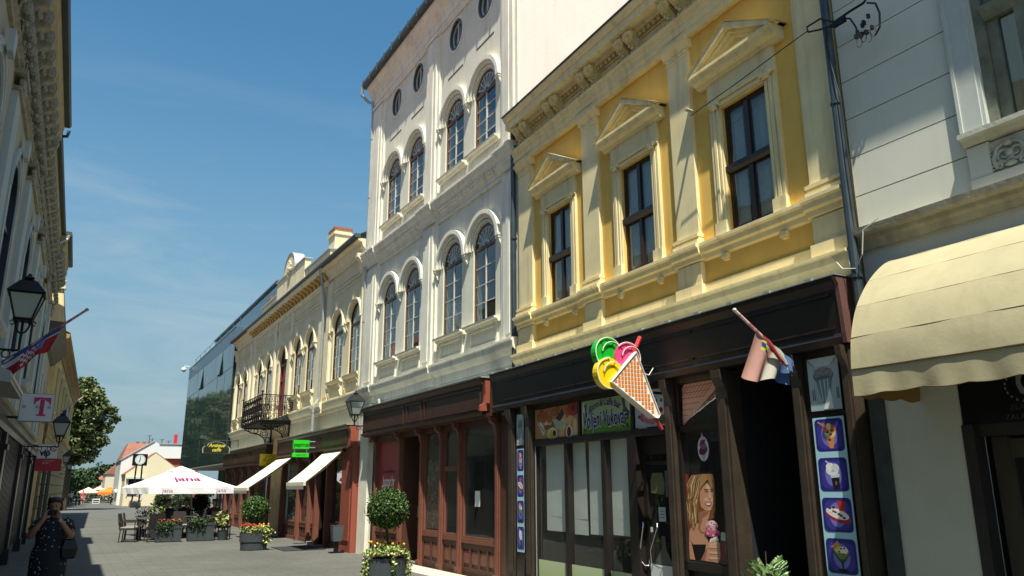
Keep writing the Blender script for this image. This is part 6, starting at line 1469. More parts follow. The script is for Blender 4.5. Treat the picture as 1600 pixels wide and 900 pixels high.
# ---- folding arm awnings on the cream building
def arm_awning(label, y0, y1, xf, zf, zw=2.74):
    t = thing('folding_awning', label, 'awning', (6.85, y0, zw), 0, 'folding awnings on the cream building')
    D = 6.85-xf; dz = zw-zf; w = y1-y0
    b = MB()
    n = 8
    for i in range(n):
        for j in range(6):
            P = lambda u, v: (-D*v, w*u, -dz*v - .03*math.sin(math.pi*v))
            u0,u1,v0,v1 = i/n,(i+1)/n,j/6,(j+1)/6; b.face([P(u0,v0),P(u1,v0),P(u1,v1),P(u0,v1)])
    b.build('cloth', mat('ivory_awning','#e4dcc2',.85,var=.04,vscale=4), t, smooth=True, fix=True)
    b = MB(); b.box(-D-.03,-D+.04,0,w,-dz-.09,-dz+.01); b.build('front_bar', mat('ivory_metal','#d2cab2',.5), t)
    b = MB(); b.face([(-D-.03,0,-dz-.09),(-D-.03,w,-dz-.09),(-D-.02,w,-dz-.19),(-D-.02,0,-dz-.19)]); b.build('valance', mat('grey_valance','#b4ae9c',.8), t)
    for y in (.12, w-.12):
        b = MB(); b.tube([(0,y,-.06),(-D*.5,y+(.05 if y < 1 else -.05),-dz*.5-.12),(-D,y,-dz-.03)], .022, 6); b.build('folding_arm', mat('ivory_metal','#d2cab2',.5), t)
    b = MB(); b.box(-.03,.06,-.02,w+.02,-.06,.06); b.build('roller_case', DKW, t)
arm_awning('nearer ivory folding awning above the stationery shop door', 21.85, 23.75, 5.80, 1.84)
arm_awning('farther ivory folding awning beneath the yellow sign', 27.5, 29.8, 5.42, 1.70)

# ---- cables and insulator stub
t = thing('wall_cable', 'thin cable strung from a pipe stub on the yellow wall to the downpipe', 'cable', (0,0,0))
b = MB(); b.tube([(6.84,7.05,6.55),(6.60,7.0,6.53)], .026, 8); b.build('pipe_stub', mat('dull_pipe','#b0a88c',.6), t)
b = MB(); b.tube([(6.62,6.92,6.40),(6.62,6.6,6.43),(6.62,6.0,6.48),(6.61,5.5,6.53),(6.60,4.99,6.57)], .006, 5); b.tube([(6.6,4.99,6.55),(6.6,5.0,6.62),(6.6,4.82,6.62),(6.6,4.68,6.50)], .011, 5); b.tube([(6.6,4.99,6.55),(6.6,4.85,6.50),(6.6,4.70,6.46)], .011, 5); b.build('wire', mat('black_cable','#101012',.6), t)
t = thing('cable_tangle', 'tangle of black cables and loops by the downpipe at the upper right', 'cable', (0,0,0))
b = MB(); bc = mat('black_cable','#101012',.6); random.seed(77)
b.tube([(6.6,4.72,6.46),(6.6,4.6,6.49),(6.6,4.45,6.50),(6.6,4.30,6.50),(6.55,4.19,6.52),(6.3,3.9,6.9)], .013, 6)
b.tube([(6.6,4.70,6.44),(6.6,4.56,6.47),(6.6,4.47,6.42),(6.6,4.42,6.30),(6.6,4.40,6.18)], .010, 6)
b.tube([(6.6,4.26,6.48),(6.6,4.17,6.42),(6.6,4.14,6.29),(6.6,4.16,6.14),(6.6,4.22,6.08)], .010, 6); b.tube([(6.6,4.76,6.46),(6.62,4.80,6.32),(6.62,4.78,6.1),(6.62,4.71,5.64),(6.62,4.70,4.9),(6.64,4.70,4.2)], .008, 6)
for i in range(4):
    c = (6.6, 4.40-.055*i, 6.10+.03*(i%2)); b.tube([(c[0],c[1]+.032*math.cos(a*.7),c[2]+.055*math.sin(a*.7)) for a in range(10)], .004, 4)
b.build('cables', bc, t, kind='stuff')
b = MB()
for i in range(11): p = (6.6+random.uniform(-.02,.02), 4.44-random.uniform(0,.22), 6.22+random.uniform(-.08,.10)); b.box(p[0]-.016,p[0]+.016,p[1]-.012,p[1]+.012,p[2]-.022,p[2]+.022)
for i in range(5): p = (6.6, 4.66-.03*i, 6.455); b.box(p[0]-.025,p[0]+.025,p[1]-.012,p[1]+.012,p[2]-.03,p[2]+.03)
b.build('clamps', bc, t, kind='stuff')
t = thing('loose_wire', 'loose white wire looping from the grey cornice over the yellow wall corner', 'cable', (0,0,0))
b = MB(); b.tube([(6.62,4.45,4.22),(6.60,4.62,4.14),(6.60,4.66,3.9),(6.62,4.76,3.78),(6.63,4.92,3.82),(6.66,5.05,3.98),(6.72,5.15,3.96)], .006, 5); b.tube([(6.66,4.86,4.0),(6.64,4.84,3.85),(6.66,4.80,3.6),(6.68,4.74,3.4)], .008, 5); b.build('wire', mat('white_wire','#c9c6bd',.5), t)

# ---- security camera
t = thing('security_camera', 'white dome security camera on the corner of the glass building', 'camera', (6.9,58.2,9.72))
b = MB(); b.tube([(0,0,.25),(-.35,0,.25),(-.38,0,.15)], .03, 6); b.build('arm', wf, t)
b = MB(); b.lathe([(.05,.16),(.15,.12),(.17,.02),(.16,-.06),(.08,-.16),(.01,-.19)], (-.38,0,0), 12); b.build('housing', wf, t, smooth=True)

# ------------------------------------------------------------------ planters, cafe, plants
random.seed(101)
LM = [mat('leaf_dark','#1d3313',.6), mat('leaf_mid2','#34531d',.6), mat('leaf_light','#56752c',.55)]
LV = [mat('leaf_variegated','#8c9a4c',.6), mat('leaf_cream','#b7b878',.6), mat('leaf_mid2','#34531d',.6)]
FL = [mat('flower_red','#9c2c22',.7), mat('flower_orange','#c0702c',.7), mat('flower_yellow','#cca83c',.7)]
BARK = mat('bark','#4a3c2c',.9,var=.3,vscale=12,bump=.6)
TUB = mat('dark_grey_tub','#3a4144',.5,var=.15,vscale=3); SOIL = mat('soil','#2b2118',.95,var=.2,vscale=20)
def sphere_pts(c, r, n, shell=.35, rz=None, lump=.10):
    pts = []; rz = rz or r; k = [(Vector((random.gauss(0,1),random.gauss(0,1),random.gauss(0,1))).normalized(), random.uniform(-1,1)) for _ in range(14)]
    for i in range(n):
        d = Vector((random.gauss(0,1),random.gauss(0,1),random.gauss(0,1))).normalized()
        l = 1 + lump*sum(w*max(0, d.dot(q))**4 for q, w in k)
        s = (1-shell*random.random()**2)*l
        pts.append((c[0]+d.x*r*s, c[1]+d.y*r*s, c[2]+d.z*rz*s))
    return pts
def core(b, c, r, m=0, sz=1): b.ball(c, r, 14, m, sz=sz)
def topiary(name, label, loc, r, h, n=2600, ls=.045, mats=None, group=None, flowers=True, tubr=.33, tubh=.55, dark=False):
    t = thing(name, label, 'planter', loc, 0, group)
    b = MB(); b.lathe([(tubr*.86,0),(tubr*.9,.02),(tubr*.92,tubh*.45),(tubr*1.0,tubh*.47),(tubr*1.0,tubh-.02),(tubr*1.03,tubh),(tubr*.94,tubh),(tubr*.92,tubh-.06)], n=24, sx=1, sy=.85, caps=True); b.build('tub', TUB, t, smooth=False)
    b = MB(); b.lathe([(tubr*.9,tubh-.08),(tubr*.6,tubh-.05),(.02,tubh-.03)], n=20, sy=.85); b.build('soil', SOIL, t)
    b = MB(); b.tube([(0,0,tubh-.1),(.012,0,(tubh+h-r)/2),(-.01,.01,h-r*.6)], [.028,.022,.02], 8); b.build('trunk', BARK, t)
    b = MB(); core(b, (0,0,h), r*.72, 0); leaves(b, sphere_pts((0,0,h), r, n, .30), ls, 3, aspect=.6); leaves(b, [q_ for q_ in sphere_pts((0,0,h), r*1.12, n//14, .08)], ls*1.1, 3, aspect=.35); b.build('crown', mats or LM, t)
    if flowers:
        b = MB(); pts = []
        for i in range(900):
            a = random.uniform(0,6.28); q = tubr*1.12*math.sqrt(random.random()); z = tubh+.05+.14*(1-(q/tubr)**2*.7)*random.uniform(.5,1.25)
            pts.append((q*math.cos(a), q*math.sin(a)*.9, z))
        for k in range(16):
            a = random.uniform(0,6.28); L_ = random.uniform(.12,.42)
            for i in range(22):
                s = i/22; q = tubr*(1.08+.08*math.sin(s*3)); pts.append((q*math.cos(a)+random.gauss(0,.014), q*math.sin(a)*.9+random.gauss(0,.014), tubh+.04-L_*s))
        leaves(b, pts, .05, 3, aspect=.75); b.build('trailing_foliage', LV, t)
        b = MB()
        for i in range(16):
            a = random.uniform(0,6.28); q = tubr*random.uniform(.2,1.05); p = (q*math.cos(a), q*math.sin(a)*.85, tubh+.2+random.uniform(0,.07)); b.ball(p, .022, 6, random.choice([1,2,2]))
        b.build('flowers', FL, t, kind='stuff')
    return t
topiary('topiary_planter', 'clipped ball tree over yellow green trailing leaves in a grey tub by the brown shop', (4.60,12.2,0), .315, 1.37, 4600, .044, group=None, tubr=.34, tubh=.62)
# low flower tub with a round bush behind
t = thing('flower_tub', 'oval grey tub full of red and pale flowers standing in the street', 'planter', (4.93,23.6,0))
b = MB(); b.lathe([(.34,0),(.36,.02),(.37,.22),(.395,.23),(.40,.46),(.41,.48),(.37,.48),(.36,.42)], n=26, sy=.8); b.build('tub', TUB, t)
b = MB(); b.lathe([(.37,.42),(.02,.46)], n=20, sy=.8); b.build('soil', SOIL, t)
b = MB(); leaves(b, [((q:=.42*math.sqrt(random.random()))*math.cos(a:=random.uniform(0,6.28)), q*math.sin(a)*.85, .50+random.uniform(-.03,.16)) for i in range(700)], .06, 3, aspect=.7)
leaves(b, [(.28+random.gauss(0,.09),-.25+random.gauss(0,.05),random.uniform(.2,.58)) for i in range(220)], .06, 3, aspect=.7); b.build('foliage', LV, t)
b = MB()
for i in range(70):
    q = .4*math.sqrt(random.random()); a = random.uniform(0,6.28); x = q*math.cos(a); b.ball((x, q*math.sin(a)*.85, .60+random.uniform(0,.1)), .027, 6, 0 if x < .12 else random.choice([1,2]))
b.build('flowers', FL, t, kind='stuff')
topiary('bush_planter', 'round bright green bush in a black pot beside the stained pier', (5.50,26.5,0), .42, 1.02, 2600, .07, flowers=False, tubr=.24, tubh=.42)
# conifer in front of the passage
t = thing('conifer_pot', 'small feathery conifer in a pot before the dark passage', 'potted plant', (6.17,5.82,0)); t.scale = (1.12,)*3
b = MB(); b.lathe([(.16,0),(.2,.3),(.22,.33),(.19,.33)], n=18); b.build('pot', TUB, t)
b = MB(); random.seed(6)
CP = [mat('conifer_green','#35552a',.6), mat('conifer_pale','#7c9a5c',.6), mat('conifer_grey','#9fb486',.6)]
for i in range(170):
    a = random.uniform(0,6.28); z0 = random.uniform(.33,.86); q = .25*math.sqrt(max(0,1.0-((z0-.33)/.62)**2))*random.uniform(.8,1.08)+.015; base = Vector((q*.3*math.cos(a),q*.3*math.sin(a),z0-.06)); tip = Vector((q*math.cos(a), q*math.sin(a), z0+random.uniform(.0,.06)))
    for j in range(16):
        s = .25+.75*j/16; p = base.lerp(tip, s); d = (tip-base).normalized(); sd = d.cross(Vector((0,0,1))).normalized()*(1 if j%2 else -1)
        q0 = p; q1 = p + (d*.5+sd*.8+Vector((0,0,.2))).normalized()*.042*(1.2-s*.4); n_ = d.cross(sd).normalized()*.0
        w = sd.cross(d).normalized()*.006 + d*.006
        b.face([q0-w, q1-w*.5, q1+w*.5, q0+w], random.choice([0,1,1,2]))
b.build('foliage', CP, t)
b = MB(); b.tube([(0,0,.3),(0,0,.95)], [.015,.004], 6); b.build('stem', BARK, t)

# litter bin
t = thing('litter_bin', 'grey tapered litter bin on a post against the red pilaster', 'litter bin', (6.62,21.35,0))
b = MB(); q = lambda r, s, z: [(r,s,z),(-r,s,z),(-r,-s,z),(r,-s,z)]
b.loft([q(.105,.10,.30),q(.15,.13,.68),q(.155,.135,.70),q(.135,.115,.70),q(.12,.10,.45)]); b.build('bin_body', mat('bin_grey','#4a555a',.5,var=.1), t)
b = MB(); b.box(-.06,.06,-.03,.03,.03,.32); b.box(-.18,.2,-.12,.12,0,.03); b.build('stand', LB, t)
# door mat
t = tag(MB().box(5.55,6.7,22.6,24.2,.003,.018).build('door_mat', mat('black_mat','#2a2b2b',.95,var=.2,vscale=30)), 'black door mat on the paving before the stationery shop', 'door mat')
t = tag(MB().box(6.75,6.92,24.6,24.85,.0,.10).build('door_stop', mat('pale_slab','#b9b5a6',.85)), 'small pale stone block at the foot of the shop post', 'stone block')

# ---- cafe furniture
WK = mat('dark_wicker','#2b2623',.7,var=.3,vscale=30,bump=.5,bscale=60); CU = mat('grey_cushion','#8c887e',.9,var=.08)
def chair(label, loc, rz):
    t = thing('cafe_chair', label, 'chair', loc, rz, 'wicker chairs of the pavement cafe')
    b = MB(); b.box(-.26,.26,-.25,.25,.38,.43); b.build('seat', WK, t)
    b = MB(); b.box(-.23,.23,-.22,.24,.432,.47); b.build('cushion', CU, t, bevel=.01)
    b = MB(); b.loft([[(-.25,.22,.40),(.25,.22,.40),(.25,.26,.40),(-.25,.26,.40)],[(-.26,.27,.65),(.26,.27,.65),(.26,.31,.65),(-.26,.31,.65)],[(-.22,.33,.9),(.22,.33,.9),(.22,.36,.9),(-.22,.36,.9)]]); b.build('backrest', WK, t)
    for s in (-1,1):
        b = MB(); b.box(min(s*.24,s*.29),max(s*.24,s*.29),-.24,.28,.62,.655); b.box(min(s*.255,s*.275),max(s*.255,s*.275),-.22,-.19,.43,.62); b.build('armrest', WK, t)
        for y in (-.22,.22): b = MB(); b.tube([(s*.24,y,.38),(s*.25,y*1.08,0)], .018, 6); b.build('leg', WK, t)
    return t
c0 = chair('wicker chair at the outer left corner of the cafe, its back to the street', (2.12,29.3,0), R(75))
spots = [((2.3,30.2,0),82,'wicker chair just behind the outermost one on the street side'),((2.85,28.95,0),185,'pale cushioned wicker chair at the front edge beside the first planter box'),((3.2,30.9,0),-60,'wicker chair with its back seen tilted behind the first table'),
 ((3.9,30.4,0),20,'wicker chair under the umbrella near its poles'),((4.3,31.2,0),-80,'wicker chair in the umbrella shade facing the street'),((4.9,30.2,0),190,'wicker chair behind the second planter box'),((5.2,31.6,0),-95,'wicker chair deepest in the umbrella shade near the shops'),((4.95,29.0,0),160,'wicker chair at the right front corner beside the black pot')]
for p, a, l in spots: copy_thing(c0, l, p, R(a))
def table(label, loc):
    t = thing('cafe_table', label, 'table', loc, 0, 'tables of the pavement cafe')
    b = MB(); b.box(-.38,.38,-.38,.38,.70,.73); b.build('tabletop', mat('table_top','#57534c',.35,var=.1), t)
    for sx in (-1,1):
        for sy in (-1,1): b = MB(); b.box(sx*.33-.025,sx*.33+.025,sy*.33-.025,sy*.33+.025,0,.70); b.build('leg', WK, t)
    return t
t0 = table('square cafe table at the street side corner', (2.75,29.8,0)); copy_thing(t0, 'square cafe table in the middle under the umbrella', (3.9,31.1,0)); copy_thing(t0, 'square cafe table at the shop side of the cafe', (5.1,30.8,0))
def boxplanter(label, x0, x1, y, h=.55, fl=True, seed=1):
    t = thing('planter_box', label, 'planter', ((x0+x1)/2, y, 0), 0, 'planter boxes fencing the cafe'); w = (x1-x0)/2; random.seed(seed)
    b = MB(); b.box(-w,w,-.18,.18,.02,h-.1); b.box(-w-.015,w+.015,-.195,.195,h-.1,h); b.build('box', TUB, t); b = MB(); b.box(-w+.03,w-.03,-.165,.165,h,h+.01); b.build('soil', SOIL, t)
    for i in range(max(2,int(w*2/.25))+1): q = MB(); x = -w+.02+i*(2*w-.04)/max(2,int(w*2/.25)); q.box(x-.012,x+.012,-.19,-.181,.03,h-.1); q.build('rib', TUB, t)
    b = MB(); leaves(b, [(random.uniform(-w,w), random.uniform(-.22,.2), h+.01+abs(random.gauss(0,.06))) for i in range(420)] + [(random.uniform(-w,w*.3), -.21+random.gauss(0,.02), h-random.random()**2*.3) for i in range(180)], .07, 3, aspect=.7); b.build('foliage', LM, t)
    if fl:
        b = MB()
        for i in range(24): b.ball((random.uniform(-w,w)*.95, random.uniform(-.2,.1), h+.06+random.uniform(0,.14)), .022, 5, random.choice([0,0,1]))
        b.build('flowers', FL, t, kind='stuff')
    return t
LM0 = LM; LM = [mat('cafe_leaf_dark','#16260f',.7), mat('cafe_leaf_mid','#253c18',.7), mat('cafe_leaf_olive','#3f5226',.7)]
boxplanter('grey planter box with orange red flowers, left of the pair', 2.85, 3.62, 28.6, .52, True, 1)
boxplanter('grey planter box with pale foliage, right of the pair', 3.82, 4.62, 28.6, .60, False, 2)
# leafy potted shrubs around the cafe
def potshrub(label, loc, h, n, ls, mats, spread=.3, pot=(.14,.26)):
    t = thing('potted_shrub', label, 'potted plant', loc)
    b = MB(); b.lathe([(pot[0]*.75,0),(pot[0],pot[1]),(pot[0]*1.08,pot[1]+.02),(pot[0]*.9,pot[1]+.02)], n=16); b.build('pot', TUB, t)
    b = MB(); lf = MB()
    for i in range(7):
        a = random.uniform(0,6.28); e = Vector((spread*math.cos(a)*random.uniform(.4,1), spread*math.sin(a)*random.uniform(.4,1), h*random.uniform(.75,1)))
        b.tube([(0,0,pot[1]), (e.x*.4,e.y*.4,(pot[1]+e.z)*.55), e], [.01,.007,.003], 4)
        leaves(lf, [tuple(Vector((0,0,pot[1])).lerp(e, s)+Vector((random.gauss(0,.05),random.gauss(0,.05),random.gauss(0,.03)))) for s in [random.uniform(.3,1) for _ in range(n//7)]], ls, 2, aspect=.45)
    b.build('stems', BARK, t); lf.build('foliage', mats, t); return t
random.seed(55)
potshrub('yellow green shrub behind the left cafe chairs', (3.0,30.6,0), 1.25, 420, .11, [LV[0],LM[2]], .34)
potshrub('grey leaved sparse shrub at the far left of the cafe', (2.75,32.0,0), 1.15, 260, .10, [mat('grey_leaf','#5c6a5c',.6),LM[0]], .38)
potshrub('broad leaved yellow green plant in a black pot right of the cafe', (4.93,28.6,0), .95, 160, .16, [LV[0],LV[1]], .2, (.18,.3))
potshrub('tall climbing plant by the shop post beside the round bush', (6.0,28.9,0), 1.75, 520, .12, [LM[2],LV[0]], .3, (.2,.35))
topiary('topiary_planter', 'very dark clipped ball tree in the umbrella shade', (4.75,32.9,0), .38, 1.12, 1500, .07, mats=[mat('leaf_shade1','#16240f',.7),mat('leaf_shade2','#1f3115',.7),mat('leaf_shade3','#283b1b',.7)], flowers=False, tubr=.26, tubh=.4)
topiary('topiary_planter', 'mid green ball tree on a thin stem left of the umbrella poles', (3.62,35.2,0), .33, 1.22, 1100, .08, flowers=False, tubr=.22, tubh=.4)
topiary('topiary_planter', 'broad green ball tree behind the umbrella poles', (4.7,38.5,0), .55, 1.1, 1400, .09, flowers=False, tubr=.26, tubh=.4)

# ---- umbrellas
def umbrella(name, label, loc, w, z_edge, z_top, m, poles=1, val=.2, words=False, rz=0, group=None, vent=True):
    t = thing(name, label, 'umbrella', loc, rz, group); h = w/2
    c = [(-h,-h),(h,-h),(h,h),(-h,h)]; zt = z_top-.12 if vent else z_top; k = .20 if vent else .01
    for i in range(4):
        b = MB(); p, q = Vector((*c[i],z_edge)), Vector((*c[(i+1)%4],z_edge)); P, Q = Vector((c[i][0]*k,c[i][1]*k,zt)), Vector((c[(i+1)%4][0]*k,c[(i+1)%4][1]*k,zt)); n = 6
        for a in range(n):
            for e in range(n):
                def S_(u, v):
                    r = (p.lerp(q,u)).lerp(P.lerp(Q,u), v); r.z -= .07*math.sin(math.pi*v)*(.4+.6*math.sin(math.pi*u)); r.z += .05*(1-v)*(-math.sin(math.pi*u))*0; return r
                u0,u1,v0,v1 = a/n,(a+1)/n,e/n,(e+1)/n; b.face([S_(u0,v0),S_(u1,v0),S_(u1,v1),S_(u0,v1)])
        b.build('canopy_panel', m, t, smooth=True, fix=True)
        b = MB(); n = 10
        for a in range(n):
            A_, B_ = p.lerp(q,a/n), p.lerp(q,(a+1)/n); nn = Vector((p.y-q.y, q.x-p.x, 0)).normalized()*-.015
            b.face([A_, B_, B_+Vector((0,0,-val))+nn*math.sin((a+1)*2.0), A_+Vector((0,0,-val))+nn*math.sin(a*2.0)])
        b.build('valance', m, t)
    if vent:
        b = MB(); s = h*.26; 
        for i in range(4):
            p, q = Vector((*c[i],0)).normalized()*s*1.414, Vector((*c[(i+1)%4],0)).normalized()*s*1.414; b.face([(p.x,p.y,z_top-.14),(q.x,q.y,z_top-.14),(0,0,z_top+.06)])
        b.build('vent_cap', m, t)
    pm = mat('pale_pole','#c0bdb2',.5)
    b = MB(); b.tube([(0,0,0),(0,0,z_top-.1)], .035, 8); b.build('pole', pm, t)
    if poles > 1:
        for dx, dy, e in ((-.55,-.35,.1),(.35,-.6,-.1)): b = MB(); b.tube([(dx,dy,.25),(dx+e*.8,dy+.1,z_edge+.15)], .028, 6); b.build('support_pole', pm, t)
    b = MB()
    for i in range(4): b.tube([(0,0,z_edge+.1),(c[i][0]*.5,c[i][1]*.5,z_edge+ (z_top-z_edge)*.42)], .012, 4); b.tube([(c[i][0],c[i][1],z_edge-.01),(0,0,z_top-.12)], .012, 4)
    b.build('ribs', pm, t)
    b = MB(); b.box(-.3,.3,-.3,.3,0,.08); b.build('base', TUB, t)
    return t
UW = mat('umbrella_white','#eceded',.85,var=.02)
u = umbrella('cafe_umbrella', 'big white square umbrella with magenta lettering over the cafe', (3.86,32.2,0), 3.12, 1.74, 2.45, UW, 3, .24, rz=R(12))
mgp = mat('magenta_lettering','#8c1c5c',.5)
sl = math.atan2(.62,1.3)
text_mesh('lettering', 'jana', .46, mgp, u, (-.05,-.92,2.03), (R(27),0,0), .004, sx=1.3, bold=.008)
for x in (-.95,.95): text_mesh('lettering', 'jana', .21, mgp, u, (x,-1.66,1.61), CAMROT, .002, sx=1.1)

# ---- bicycle parked behind the cafe
t = thing('bicycle', 'bicycle parked behind the umbrella poles of the cafe', 'bicycle', (4.35,35.6,0), R(12))
MT = mat('bike_metal','#a8acaa',.35,metal=.7); RBR = mat('tyre_rubber','#17181a',.8)
for x in (-.52,.52):
    b = MB(); b.tube([(x+.33*math.cos(i*math.pi/12),0,.34+.33*math.sin(i*math.pi/12)) for i in range(25)], .016, 6, None, False); w = b.build('wheel', RBR, t)
    b = MB(); b.tube([(x+.31*math.cos(i*math.pi/12),0,.34+.31*math.sin(i*math.pi/12)) for i in range(25)], .009, 5, None, False)
    for i in range(10): b.tube([(x,0,.34),(x+.31*math.cos(i*math.pi/5),0,.34+.31*math.sin(i*math.pi/5))], .003, 3)
    b.build('rim', MT, w)
    b = MB(); b.tube([(x+.37*math.cos(R(a)),0,.34+.37*math.sin(R(a))) for a in range(30,170,14)], .02, 5); b.build('mudguard', MT, t)
b = MB(); b.tube([(-.52,0,.34),(-.15,0,.82),(-.05,0,.30),(-.52,0,.34)], .015, 6); b.tube([(-.05,0,.30),(.36,0,.72),(-.14,0,.76)], .017, 6); b.tube([(.52,0,.34),(.36,0,.76),(.32,0,.92)], .016, 6); b.build('frame', mat('bike_frame','#39505c',.4), t)
b = MB(); b.tube([(.18,-.28,.98),(.34,-.12,.97),(.34,.12,.97),(.18,.28,.98)], .014, 6); b.build('handlebar', MT, t)
b = MB(); b.loft([[(-.30,y,.86) for y in (-.08,.08)]+[(-.30,.08,.91),(-.30,-.08,.91)],[(.02,-.02,.87),(.02,.02,.87),(.02,.02,.90),(.02,-.02,.90)]]); b.build('saddle', RBR, t)

# ------------------------------------------------------------------ square at the end of the street
def far_town():
    YP = mat('far_yellow_wall','#d8ccaa',.9,var=.06,vscale=.3); WP = mat('far_white_wall','#d3d8d4',.9,var=.06,vscale=.3); OR = mat('far_orange_roof','#8c5c4a',.9,var=.15,vscale=1); RB = mat('far_red_wall','#935040',.9,var=.1)
    t = thing('gabled_house', 'pale yellow gabled house facing the square behind the clock', 'building', (8.05,88,0))
    b = MB(); b.loft([[(x,y,z) for x,z in ((-2.58,0),(-2.58,3.1),(0,5.16),(3.4,2.7),(3.4,0))] for y in (0,8)]); b.build('wall', YP, t)
    b = MB(); 
    for p, q in (((-2.7,3.02),(0,5.2)),((0,5.2),(3.5,2.68))): b.loft([[(p[0],.1,p[1]),(q[0],.1,q[1]),(q[0],.1,q[1]+.06),(p[0],.1,p[1]+.06)],[(p[0],8,p[1]),(q[0],8,q[1]),(q[0],8,q[1]+.1),(p[0],8,p[1]+.1)]])
    b.build('roof', OR, t)
    b = MB(); b.box(-2.27,-1.1,-.05,-.01,1.0,2.6); w = b.build('window', DARK, t); b = MB(); b.box(-2.5,-.9,-.3,-.05,2.62,2.78); b.box(-2.35,-2.27,-.08,-.02,.9,2.6); b.box(-1.1,-1.02,-.08,-.02,.9,2.6); b.build('window_trim', WHT, t)
    t = thing('gabled_house', 'large pale house with stepped attic storey right behind the yellow gable', 'building', (8.3,92.5,0))
    b = MB(); b.loft([[(x,y,z) for x,z in ((-3.12,0),(-3.12,4.56),(-.07,6.55),(.4,6.3),(4.6,6.1),(4.6,4.8),(1.05,4.8),(1.05,0))] for y in (0,9)]); b.build('wall', WP, t)
    b = MB(); b.box(1.05,4.6,0.3,9,0,4.78); b.build('lower_wall', RB, t)
    b = MB(); b.loft([[(-3.2,y,4.55),(-.07,y,6.6),(-.07,y,6.68),(-3.2,y,4.63)] for y in (-.1,9)]); b.box(.4,4.7,-.1,9,6.28,6.36); b.build('roof', mat('far_zinc','#9da3a3',.6), t)
    for x, h in ((-.4,.9),(-.1,.55),(.9,.5),(1.6,.35)): q = MB(); q.tube([(x,3,6.4),(x,3,6.5+h)], .03, 4); q.tube([(x-.25,3,6.4+h),(x+.25,3,6.45+h)], .02, 4); q.build('antenna', LB, t)
    t = tag(MB().box(10.35,10.7,94.9,95,6.5,7.5).build('advertising_panel', mat('far_red_panel','#b8202c',.5)), 'small red advertising panel on the roof beside the glass building', 'sign')
    t = thing('brick_roofed_house', 'house with orange tiled roof behind the pale houses', 'building', (7.1,101,0))
    b = MB(); b.box(-1.35,4,0,10,0,5.2); b.build('wall', mat('far_cream_wall','#cfc5ae',.9), t)
    b = MB(); b.loft([[(-1.4,-.2,5.1),(4,-.2,5.1),(4,10,5.1),(-1.4,10,5.1)],[(-.7,3,6.9),(4,3,6.9),(4,7,6.9),(-.7,7,6.9)]]); r = b.build('roof', OR, t)
    for x in (.2,.9,1.5): q = MB(); q.box(x,x+.35,4,4.4,6.8,7.15); q.build('chimney', RB, r)
    for i in range(2): q = MB(); q.box(-1.0+i*.55,-.7+i*.55,-.05,-.01,4.1,4.9); q.build('window', DARK, t)
    for k, (x, y, w, h, hr) in enumerate(((7.2,140,2.6,5.6,1.7),(5.6,150,2.4,4.3,1.2),(3.4,175,3.0,3.4,1.0))):
        t = thing('distant_house', ['distant house with steep orange roof at the far side of the square','farther low house with orange roof left of the steep roofed one','farthest small house hidden among the trees'][k], 'building', (x,y,0))
        b = MB(); b.box(-w/2,w/2,0,8,0,h-hr); b.build('wall', mat('far_cream_wall','#cfc5ae',.9), t); b = MB(); b.loft([[(-w/2-.1,-.2,h-hr),(w/2+.1,-.2,h-hr),(w/2+.1,8,h-hr),(-w/2-.1,8,h-hr)],[(-.2,1,h),(.2,1,h),(.2,7,h),(-.2,7,h)]] if k else [[(-w/2-.1,-.2,h-hr),(w/2+.1,-.2,h-hr),(w/2+.1,8,h-hr),(-w/2-.1,8,h-hr)],[(w/2-.2,0,h+.8),(w/2,0,h+.8),(w/2,7,h+.8),(w/2-.2,7,h+.8)]]); b.build('roof', OR, t)
far_town()
def clock():
    t = thing('street_clock', 'square black street clock with white dial on a twin post', 'clock', (6.02,80,0))
    b = MB(); b.box(-.60,.60,-.3,.3,3.70,4.74); b.build('clock_case', LB, t)
    b = MB(); b.plate([(.43*math.cos(2*math.pi*i/28), 4.22+.43*math.sin(2*math.pi*i/28)) for i in range(28)], -.32, -.301); d = b.build('dial', mat('dial_white','#cdd6cf',.4), t)
    b = MB(); b.plate([(-.03,4.18),(.03,4.18),(.02,4.58),(-.02,4.58)], -.33, -.322); b.plate([(-.03,4.26),(.03,4.26),(-.08,3.98),(-.12,4.0)], -.338, -.332); b.build('clock_hands', LB, d)
    for i in range(12):
        a = i*math.pi/6; q = MB(); q.box(-.018,.018,-.329,-.322,.34,.40); o = q.build('hour_mark', LB, d); o.location = (0,0,4.22); o.rotation_euler = (0,a,0)
    for x in (-.30,.30): b = MB(); b.tube([(x,0,0),(x*.8,0,3.7)], .07, 8); b.build('post', LB, t)
    b = MB(); b.box(-.38,.38,-.25,.25,0,.5); b.build('plinth', mat('clock_plinth','#26292b',.6), t)
clock()
UC = mat('umbrella_cream','#e4dcb8',.85); UO = mat('umbrella_orange','#e07a20',.85)
umbrella('market_umbrella', 'cream umbrella at the left end of the far square', (3.0,112,0), 2.3, 1.3, 1.85, UC, val=.15, group='umbrellas on the far square', vent=False)
umbrella('market_umbrella', 'second pale umbrella peeking above between cream and orange', (4.4,118,0), 1.4, 1.6, 1.95, UC, val=.1, group='umbrellas on the far square', vent=False)
umbrella('market_umbrella', 'orange umbrella on the far square', (5.3,110,0), 2.6, 1.25, 1.85, UO, val=.3, group='umbrellas on the far square')
umbrella('market_umbrella', 'white umbrella on the far square nearest the clock', (6.6,95,0), 3.2, 1.5, 2.35, UW, val=.2, group='umbrellas on the far square')
t = thing('brick_planter', 'low red brick planter before the clock', 'planter', (6.3,84,0))
